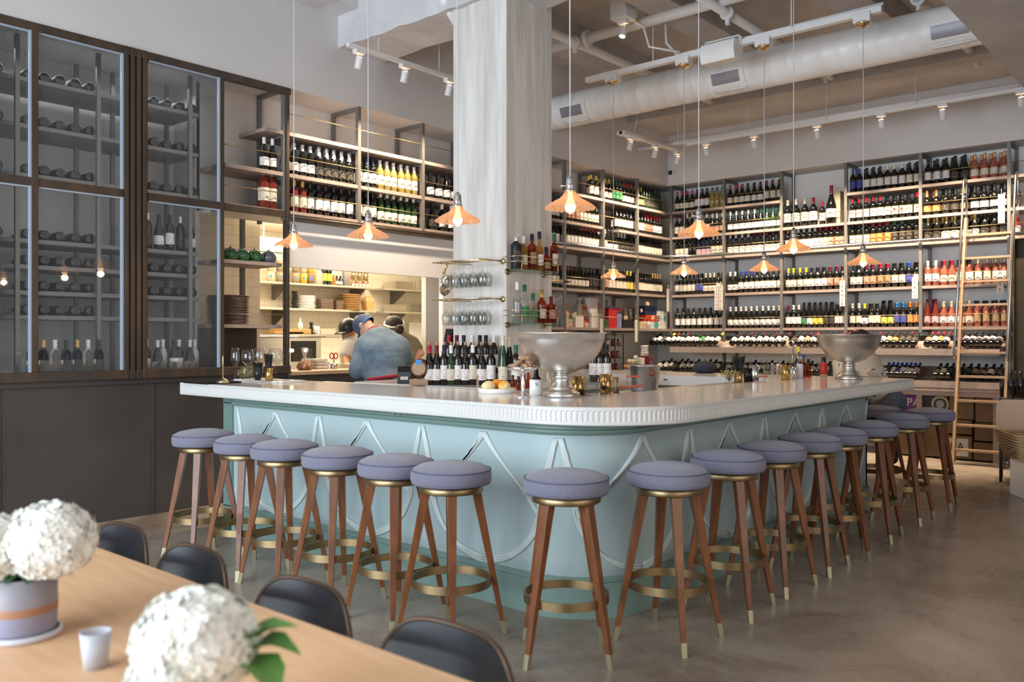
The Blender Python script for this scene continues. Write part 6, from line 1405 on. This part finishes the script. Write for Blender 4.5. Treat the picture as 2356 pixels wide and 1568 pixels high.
# price tags and region strips
def card(px, py, wall, w_, h, l, tilt=0):
    if wall == 'l': x = xat(px, YF-.02); o = MB().box(-w_/2, -.001, -h/2, w_/2, .001, h/2).obj('price_tag', M['paper_tan'], loc=(x, YF-.02, zat(py, x, YF-.02))); o.rotation_euler = (0, tilt, 0)
    tag(o, l, 'tag')
card(1322, 724, 'l', .09, .055, 'buff price tag hanging in front of the gift packs', -.4); card(1440, 730, 'l', .09, .05, 'buff price tag hanging before the black books', -.1); card(1502, 730, 'l', .08, .055, 'buff price tag hanging before the red books', -.3); card(1490, 698, 'l', .09, .05, 'buff price tag on the navy books', .1); card(1476, 714, 'l', .05, .045, 'small buff price tag at the left of the navy books', -.5)
def strip(px, y0, y1, wall, txt, l):
    if wall == 'f':
        X = XF-.03; y = yat(px, X); z0, z1 = zat(y1, X, y), zat(y0, X, y); t = thing('region_sign', l, 'sign', (X, y, z0)); MB().box(0, -.034, 0, .003, .034, z1-z0).tube([(.0015, 0, z1-z0), (.0015, 0, z1-z0+.06)], .002, 5).obj('card', M['paper'], t)
        if txt:
            n = len(txt)
            for i, ch in enumerate(txt): o = text_mesh(ch, (z1-z0)/n*.92, ink, None, Matrix.Identity(4), ext=.0003); o.parent = t; o.matrix_local = T(-.001, 0, (z1-z0)*(1-(i+.5)/n)) @ FM
    else:
        Y = YF-.03; x = xat(px, Y); z0, z1 = zat(y1, x, Y), zat(y0, x, Y); t = thing('region_sign', l, 'sign', (x, Y, z0)); MB().box(-.034, 0, 0, .034, .003, z1-z0).tube([(0, .0015, z1-z0), (0, .0015, z1-z0+.06)], .002, 5).obj('card', M['paper'], t)
        if txt:
            n = len(txt)
            for i, ch in enumerate(txt): o = text_mesh(ch, (z1-z0)/n*.85, ink, None, Matrix.Identity(4), ext=.0003); o.parent = t; o.matrix_local = T(0, -.001, (z1-z0)*(1-(i+.5)/n)) @ LM
strip(1938, 645, 704, 'f', 'FRANCE', 'vertical paper sign reading FRANCE'); strip(2105, 637, 686, 'f', 'ITALY', 'vertical paper sign reading ITALY'); strip(2301, 622, 673, 'f', 'ROSE', 'vertical paper sign reading ROSE')
strip(1649, 657, 713, 'f', 'GERMANY', 'vertical paper sign reading GERMANY'); strip(1658, 657, 713, 'f', 'AUSTRIA', 'vertical paper sign reading AUSTRIA'); strip(2304, 446, 513, 'f', 'SPARKLING', 'vertical paper sign among the sparkling bottles')
strip(1537, 664, 716, 'l', None, 'curling paper sign hanging at the far corner'); strip(1384, 733, 766, 'l', None, 'paper sign hanging under the goods shelf, left'); strip(1464, 735, 786, 'l', None, 'paper sign hanging under the goods shelf, right')
# wooden wine case in the third bay
X = XF+.09; ya_, yb_ = yat(1905, X), yat(1938, X); t = thing('wine_case', 'narrow wooden wine case standing beside the tallest bottle', 'case', (X, (ya_+yb_)/2, LV[1]))
MB().box(0, -(ya_-yb_)/2*.7, 0, .12, (ya_-yb_)/2*.7, .42).obj('case', M['board_wood'] if False else mat('pine', (.50, .40, .28), .7), t, .003)
# five labels
for px, Y_ in ((2060, 0), (2076, 0)):
    x = XF+.085-.043; y = yat(px, x); o = text_mesh('5', .075, mat('label_red', (.30, .03, .04), .6) if 'label_red' not in M else M['label_red'], None, Matrix.Identity(4), ext=.0003); o.name = 'label_figure'; hb_ = min([q for q in COL.objects if q.name.startswith('wine_bottle') and q.data and abs(q.location.z-LV[1]) < .01 and abs(q.location.x-XF-.085) < .01], key=lambda q: abs(q.location.y-y)); o.parent = hb_; o.matrix_parent_inverse = hb_.matrix_basis.inverted(); o.matrix_world = T(x, hb_.location.y, LV[1]+.10) @ FM; hb_['label'] = hb_['label'].replace(' bottle', ' bottle marked 5', 1)
# low cabinet with a wire stand, jars and basket
t = thing('low_cabinet', 'low grey cabinet under the goods shelves', 'cabinet', (9.9, 6.5, 0)); loc(MB().box(8.7, 6.25, 0, 11.0, 6.97, .93), 'body', M['shelf_metal'], t, .004)
xa_, xb_ = xat(1395, 6.4), xat(1434, 6.4); t = thing('wire_stand', 'black wire display stand with jars', 'stand', (xa_, 6.4, .93))
mb = MB()
for x in (xa_, (xa_+xb_)/2, xb_):
    for y in (6.4, 6.7): mb.box(x-.005, y-.005, .93, x+.005, y+.005, 1.45)
for z in (.96, 1.13, 1.29, 1.44): mb.box(xa_, 6.395, z-.004, xb_, 6.405, z+.004).box(xa_, 6.695, z-.004, xb_, 6.705, z+.004).box(xa_, 6.4, z-.002, xb_, 6.7, z)
loc(mb, 'frame', M['black'], t)
for i, (px, z) in enumerate(((1398, .964), (1410, .964), (1420, .964), (1398, 1.134), (1410, 1.134), (1422, 1.134), (1398, 1.294), (1411, 1.294), (1424, 1.294))):
    tag(MB().lathe([(.0001, 0), (.030, 0), (.030, .07), (.027, .075), (.027, .09), (.0001, .09)], 14, mis=[0, 1, 0, 2, 2]).obj('preserve_jar', [M['pack_dark'], [M['paper'], M['pack_red'], M['tub_grain']][i % 3], M['steel']], loc=(xat(px, 6.47), 6.47, z)), 'preserve jar, %s place, %s tier of the wire stand' % (('left', 'middle', 'right')[i % 3], ('lowest', 'middle', 'upper')[i//3]), 'jar', 'jars on the wire stand')
t = thing('wicker_basket', 'small wicker basket of bagged snacks on the low cabinet', 'basket', (xat(1455, 6.42), 6.42, .93)); MB().lathe([(.0001, 0), (.10, 0), (.125, .10), (.12, .10), (.095, .008), (.0001, .008)], 24, wob=lambda a, r, z: (r*(1+.015*math.sin(30*a)), z)).obj('basket', mat('wicker', (.42, .24, .10), .7, col2=(.30, .16, .07), nscale=60), t)
for k in range(6): MB().ball((.05*math.cos(k), .05*math.sin(k), .13), .045, 10, 6, 0, (1, .6, 1.1)).obj('packet', M['tub_grain'], t)
for z, l in ((1.12, 'lower'), (1.21, 'upper')): tag(MB().lathe([(.0001, 0), (.05, 0), (.055, .075), (.057, .08), (.0001, .083)], 20).obj('white_tub', M['ceramic'], loc=(xat(1483, 6.45), 6.45, z)), 'white plastic tub, %s of two stacked at the rack end' % l, 'tub', 'white tubs')
carton('snack_box', 'pale box under the two white tubs', 'box', 1475, 1491, .93, .19, 'pack_white', Y=6.40); carton('gift_box', 'dark red gift box beside the lower rack', 'box', 1489, 1503, .93, .22, mat('pack_wine', (.10, .006, .012), .5), Y=6.36)
for i, (a, c, m) in enumerate(((1436, 1455, 'pack_lilac'), (1458, 1475, 'pack_red'))): carton('book', '%s book lying in front of the basket' % ('lilac', 'red')[i], 'book', a, c, .93, .05, m, Y=6.27, dy=.04)
# ================================================================== CARTONS UNDER THE RACKS
def crate(px0, px1, z0, h, m, label, dx=.30, X=RKX+.10):
    a, c = yat(px0, X), yat(px1, X); t = thing('carton', label, 'box', (X, (a+c)/2, z0)); w_ = (a-c)/2; MB().box(0, -w_, 0, dx, w_, h).obj('box', M[m], t, .004); return t, w_
mat('ipa_purple', (.10, .015, .16), .5); mat('white_ink', (.55, .52, .5), .6)
t, w_ = crate(2058, 2108, .50, .255, 'ipa_purple', 'purple beer carton lettered WEST COAST IPA under the rack')
for s_, sz, dy, dz in (('WEST', .062, .065, .165), ('COAST', .055, .065, .105), ('IPA', .13, -.075, .135)): o = text_mesh(s_, sz, M['white_ink'], None, Matrix.Identity(4)); o.parent = t; o.matrix_local = T(-.002, dy, dz) @ FM
t, w_ = crate(2116, 2181, .50, .25, 'pack_dark', 'black carton with a round gold emblem under the rack')
MB().lathe([(.070, 0), (.095, 0)], 32, M=T(-.003, -.07, .13) @ R(-PI/2, 'Y')).obj('emblem', M['brass'], t); MB().lathe([(.0001, 0), (.045, 0)], 24, M=T(-.003, -.07, .13) @ R(-PI/2, 'Y')).obj('emblem', M['vase_grey'], t)
crate(2184, 2240, .47, .28, 'cardboard', 'brown carton beside the round emblem carton'); crate(2244, 2300, .45, .27, 'cardboard', 'brown carton at the right end under the rack')
t, w_ = crate(2172, 2236, .02, .26, 'cardboard', 'brown carton with a white IPA label near the ladder foot')
MB().box(-.003, -.11, .03, -.001, .17, .23).obj('label', M['white_ink'], t); o = text_mesh('IPA', .13, ink, None, Matrix.Identity(4)); o.parent = t; o.matrix_local = T(-.005, .02, .13) @ FM
crate(2240, 2304, .02, .20, 'cardboard', 'brown carton on the floor behind the ladder'); crate(2112, 2168, .02, .47, 'cardboard', 'brown carton on the floor left of the IPA label'); crate(2054, 2104, .02, .47, 'cardboard', 'brown carton under the purple one'); crate(2176, 2236, .30, .16, 'cardboard', 'flat brown carton between two larger ones'); crate(2242, 2302, .24, .20, 'cardboard', 'flat brown carton stacked right of the ladder')
# ================================================================== BASKET AND WHITE BOX AT THE RIGHT
x, y = 8.62, 1.60
t = thing('white_carton', 'white shipping carton lettered DOMAINE standing at the right edge', 'box', (x, y, 0), HEAD-PI/2-.15)
MB().box(-.0, -.17, 0, .50, .17, .33).obj('box', M['ceramic'], t, .005)
for s_, sz, dz in (('DOMAINE', .032, .25), ("D'AUGER", .048, .20)): o = text_mesh(s_, sz, M['vase_grey'], None, Matrix.Identity(4)); o.parent = t; o.matrix_local = T(.19, -.172, dz) @ R(PI/2, 'X')
mb = MB()
for w_, dz in ((.16, .165), (.10, .125), (.08, .10), (.12, .075)): mb.box(.19-w_/2, -.1712, dz-.004, .19+w_/2, -.1705, dz+.004)
mb.obj('small_print', M['vase_grey'], t)
b_ = thing('wicker_basket', 'large pale woven basket of goods on the white carton', 'basket', (x, y, .33), HEAD-PI/2-.15)
mb = MB(); rows_ = 9
for j in range(rows_):
    z = .018+.026*j; o_ = .006*j; mb.tube([(-.04-o_, -.19-o_, z), (.54+o_, -.19-o_, z), (.54+o_, .19+o_, z), (-.04-o_, .19+o_, z)], .0145, 6, closed=True)
mb.box(-.03, -.18, .0, .53, .18, .015); mb.obj('weave', mat('pale_wicker', (.50, .33, .17), .7, col2=(.40, .25, .12), nscale=40), b_)
MB().tube([(-.03, -.21, .20), (-.06, -.15, .12), (-.10, 0, .04)], .010, 6).obj('handle', M['pale_wicker'], b_)
for i, (nm, m, bxx, l) in enumerate((('snack_packet', 'blue_tape', (.05, -.10, .12, .16, -.02, .30), 'blue and red snack packet in the basket'), ('snack_packet', 'ceramic', (.16, -.12, .14, .30, -.04, .28), 'white paper packet in the basket'), ('notebook', 'pack_dark', (.24, -.02, .14, .29, .02, .36), 'small black notebook in the basket'), ('snack_packet', 'paper', (.32, -.06, .14, .40, .0, .38), 'cream packet standing in the basket'), ('snack_packet', 'tub_cream', (.42, -.08, .14, .50, .04, .34), 'tan packet at the right of the basket'))):
    o = MB().box(*bxx).obj(nm, M[m], bevel=.006, loc=(x, y, .33)); o.rotation_euler = (0, 0, HEAD-PI/2-.15); tag(o, l, 'packet')
xx, yy = atd(2352, 8.25)
t = thing('wooden_chair', 'pale rounded wooden chair back behind the basket', 'chair', (xx, yy, 0), HEAD-PI/2-.534)
n = 14; pts = [(-.22+.07*(1-math.cos(a)), .60+.0+.20-.07+.07*math.sin(a)) for a in [PI/2*i/5 for i in range(6)]]+[(.22-.07*(1-math.cos(a)), .73+.07*math.sin(a)) for a in [PI/2-PI/2*i/5 for i in range(6)]]+[(.22, .50), (-.22, .50)]
MB().prism(pts, -.01, .01, M=Matrix(((1, 0, 0, 0), (0, 0, 1, 0), (0, 1, 0, 0), (0, 0, 0, 1)))).obj('backrest', mat('chair_ply', (.60, .43, .30), .5), t, .004); MB().box(-.21, .0, .43, .21, .40, .45).obj('seat', M['chair_ply'], t, .005)
for sx in (-.18, .18):
    for sy in (.02, .37): MB().tube([(sx, sy, 0), (sx, sy, .44)], .014, 8).obj('leg', M['black'], t)
# dark stalks of bottles behind the basket
for k in range(4): tag(MB().lathe([(.0001, 0), (.035, 0), (.035, .16), (.013, .22), (.013, .28), (.0001, .28)], 14).obj('dark_bottle', M['black_gloss'], loc=(*atd(2326+11*k, 9.1+.06*(k % 2)), .76)), 'dark bottle on the small side table, %s from left' % ORD[k], 'bottle', 'bottles on the side table')
t = thing('side_table', 'small dark side table behind the basket', 'table', (*atd(2356, 9.15), 0)); MB().box(-.16, -.16, .74, .25, .2, .76).obj('top', M['dark_panel'], t)
for sx in (-.13, .22):
    for sy in (-.13, .17): MB().box(sx-.015, sy-.015, 0, sx+.015, sy+.015, .74).obj('leg', M['dark_panel'], t)
# ================================================================== FOREGROUND TABLE
tb = thing('dining_table', 'long pale wooden dining table in the foreground', 'table', (.65, 1.5, 0))
loc(MB().box(.05, -1.0, .715, 1.17, 3.13, .75), 'tabletop', M['table_wood'], tb, .004)
for x, y in ((.15, 2.95), (1.05, 2.95), (.15, -.8), (1.05, -.8)): loc(MB().box(x-.035, y-.035, 0, x+.035, y+.035, .715), 'leg', M['aged_steel'], tb)
def make_chair(x, y, label, first=[None]):
    if first[0]: return dup(first[0], (x, y, 0), None, label)
    t = thing('metal_chair', label, 'chair', (x, y, 0), 0, 'dark metal chairs along the table'); n = 24
    def outline(u):       # half-width, height of the back outline
        return u
    vs = []; fs = []; rows_ = 8; W2 = .215
    def pt(u, v):
        # u -1..1 across, v 0..1 up: rounded top corners, hollowed towards the sitter
        y_ = u*W2*(1-.05*v); top = .778-.105*abs(u)**5
        z_ = .47+(top-.47)*v; x_ = .045*(1-u*u)+.05*v-.02
        return (x_, y_, z_)
    for side in (0, .006):
        for j in range(rows_+1):
            for i in range(n+1): q = pt(-1+2*i/n, j/rows_); vs.append((q[0]+side, q[1], q[2]))
    k = (rows_+1)*(n+1)
    for j in range(rows_):
        for i in range(n):
            a = j*(n+1)+i; fs.append((a, a+1, a+n+2, a+n+1)); fs.append((k+a, k+a+n+1, k+a+n+2, k+a+1))
    MB().add(vs, fs, 0, True).obj('backrest', M['chair_metal'], t)
    rim = [pt(-1, v/6) for v in range(0, 6)]+[pt(-1+2*i/n, 1) for i in range(n+1)]+[pt(1, v/6) for v in range(5, -1, -1)]
    MB().tube([(a+.003, b, c) for a, b, c in rim], .0062, 8).obj('back_rim', M['chair_edge'], t)
    MB().lathe([(.0001, .455), (.20, .455), (.215, .462), (.21, .470), (.0001, .462)], 32, M=T(-.17, 0, 0)).obj('seat', M['chair_metal'], t)
    for sx, sy in ((.0, .17), (.0, -.17), (-.32, .17), (-.32, -.17)): MB().tube([(sx*1.15+.03*(sx == 0), sy*1.15, 0), (sx-.02, sy, .46)], .012, 8).obj('leg', M['chair_metal'], t)
    MB().tube([(.02, -.19, .46), (.03, -.205, .52)], .01, 6).tube([(.02, .19, .46), (.03, .205, .52)], .01, 6).obj('back_post', M['chair_edge'], t)
    first[0] = t; return t
for px, l in ((245, 'dark metal chair, farthest along the table, by the flowers'), (410, 'dark metal chair, second farthest along the table edge'), (662, 'dark metal chair in the middle of the table edge'), (992, 'dark metal chair nearest the camera')):
    X = 1.235; make_chair(X, yat(px, X), l)
# flowers
def floret(mb, c, nrm, r, rot, mi=0):
    n_ = nrm.normalized(); a = n_.cross(Vector((0, 0, 1)) if abs(n_.z) < .9 else Vector((1, 0, 0))).normalized(); b2 = n_.cross(a)
    for k in range(4):
        t_ = rot+PI/2*k; d = a*math.cos(t_)+b2*math.sin(t_); s_ = a*-math.sin(t_)+b2*math.cos(t_)
        mb.add([c, c+d*r*.38-s_*r*.40+n_*r*.12, c+d*r*.80-s_*r*.42+n_*r*.20, c+d*r*1.02+n_*r*.16, c+d*r*.80+s_*r*.42+n_*r*.20, c+d*r*.38+s_*r*.40+n_*r*.12], [(0, 1, 2, 3), (0, 3, 4, 5)], mi, True)
def head(parent, c, r, seed, nf=800, name='blossom'):
    rnd = random.Random(seed); mb = MB().ball(c, r*.86, 20, 12)
    for i in range(nf):
        z = 1-2*(i+.5)/nf; q = math.sqrt(1-z*z); a = i*2.39996
        d = Vector((q*math.cos(a), q*math.sin(a), z*.85)); rr2 = r*(rnd.uniform(.94, 1.03)+.035*math.sin(d.x*9+seed)*math.sin(d.z*8)); floret(mb, Vector(c)+d*rr2, (d+Vector((rnd.uniform(-.28, .28), rnd.uniform(-.28, .28), rnd.uniform(-.28, .28)))), .0135*rnd.uniform(.85, 1.2), rnd.uniform(0, 2))
    mb.obj(name, M['petal'], parent)
def leafs(parent, c, dirs, m='leaf', s=.09):
    mb = MB()
    for d in dirs:
        d = Vector(d).normalized(); sd_ = d.cross(Vector((0, 0, 1))).normalized(); up_ = sd_.cross(d); n = 8; vs = []; fs = []
        for i in range(n+1):
            t_ = i/n; w_ = .30*s*math.sin(PI*min(1, t_*1.0)**.8)*(1+.12*(i % 2)); o_ = Vector(c)+d*s*t_+up_*(.18*s*math.sin(PI*t_))
            vs += [o_-sd_*w_+up_*w_*.4, o_, o_+sd_*w_+up_*w_*.4]
        for i in range(n): fs += [(3*i, 3*i+1, 3*i+4, 3*i+3), (3*i+1, 3*i+2, 3*i+5, 3*i+4)]
        mb.add(vs, fs, 0, True)
    mb.obj('leaves', M[m], parent)
x, y = atd(52, 1.86)
v = thing('flower_vase', 'grey striped vase of white hydrangeas at the left edge of the table', 'vase', (x, y, .75), 0, 'hydrangea vases')
MB().lathe([(.0001, 0), (.072, 0), (.078, .006), (.078, .012), (.071, .014)], 32).obj('saucer', M['vase_white'], v)
MB().lathe([(.0001, .010), (.064, .010), (.066, .016), (.068, .055), (.0685, .058), (.0685, .070), (.068, .073), (.067, .132), (.063, .132), (.062, .03), (.0001, .03)], 36, mis=[2, 2, 2, 1, 1, 1, 0, 0, 0, 0, 0]).obj('pot', [M['vase_grey'], M['vase_band'], mat('vase_blue', (.27, .27, .36), .5)], v)
rt = Vector((SS, -CC, 0)); aw = Vector((CC, SS, 0))
for (dr, da, dz, r, sd_) in ((.062, 0, .205, .088, 1), (-.06, -.02, .185, .080, 2), (-.0, .09, .19, .085, 3), (-.10, .07, .17, .08, 4)):
    c = rt*dr+aw*da+Vector((0, 0, dz)); head(v, c, r, sd_)
leafs(v, (0, 0, .13), [rt*.6-aw*.8+Vector((0, 0, -.05)), -rt*.7-aw*.6, rt*.1-aw, rt+Vector((0, 0, .0))], 'leaf_dark', .075)
MB().tube([(0, 0, .02), tuple(rt*.03+Vector((0, 0, .16)))], .006, 6).tube([(0, 0, .02), tuple(-rt*.03+Vector((0, 0, .15)))], .006, 6).obj('stem', M['leaf_dark'], v)
x, y = atd(452, 1.36)
v = thing('flower_vase', 'vase of white hydrangea with bright green leaves, nearest flowers', 'vase', (x, y, .75), 0, 'hydrangea vases')
MB().lathe([(.0001, 0), (.050, 0), (.052, .006), (.052, .085), (.048, .085), (.047, .01), (.0001, .01)], 32).obj('pot', M['vase_grey'], v)
MB().tube([(0, 0, .02), (0, 0, .15)], .006, 6).obj('stem', M['leaf_dark'], v)
head(v, (0, 0, .162), .092, 9, 900)
head(v, tuple(-rt*.02-aw*.05+Vector((0, 0, .12))), .062, 10, 200)
leafs(v, tuple(rt*.07+Vector((0, 0, .135))), [rt*1.0+Vector((0, 0, .55)), rt*.9+Vector((0, 0, .12))-aw*.2, rt*.7-aw*.5+Vector((0, 0, -.45))], 'leaf', .105)
leafs(v, tuple(-rt*.07+Vector((0, 0, .11))), [-rt*1.0-aw*.3+Vector((0, 0, -.3))], 'leaf_dark', .05)
p = onz(220, 1534, .75)
t = thing('votive_candle', 'small frosted glass votive holder on the wooden table', 'candle holder', (p[0], p[1], .75)); MB().lathe([(.0001, 0), (.022, 0), (.029, .070), (.027, .070), (.0205, .006), (.0001, .006)], 28).obj('glass', M['frosted_glass'] if 'frosted_glass' in M else glassmat('frosted_glass', (.74, .76, .82), mixf=.55, rough=.3, tcol=(.8, .8, .85)), t); MB().cyl(0, 0, .006, .03, .0195, n=20).obj('candle', M['ceramic'], t)
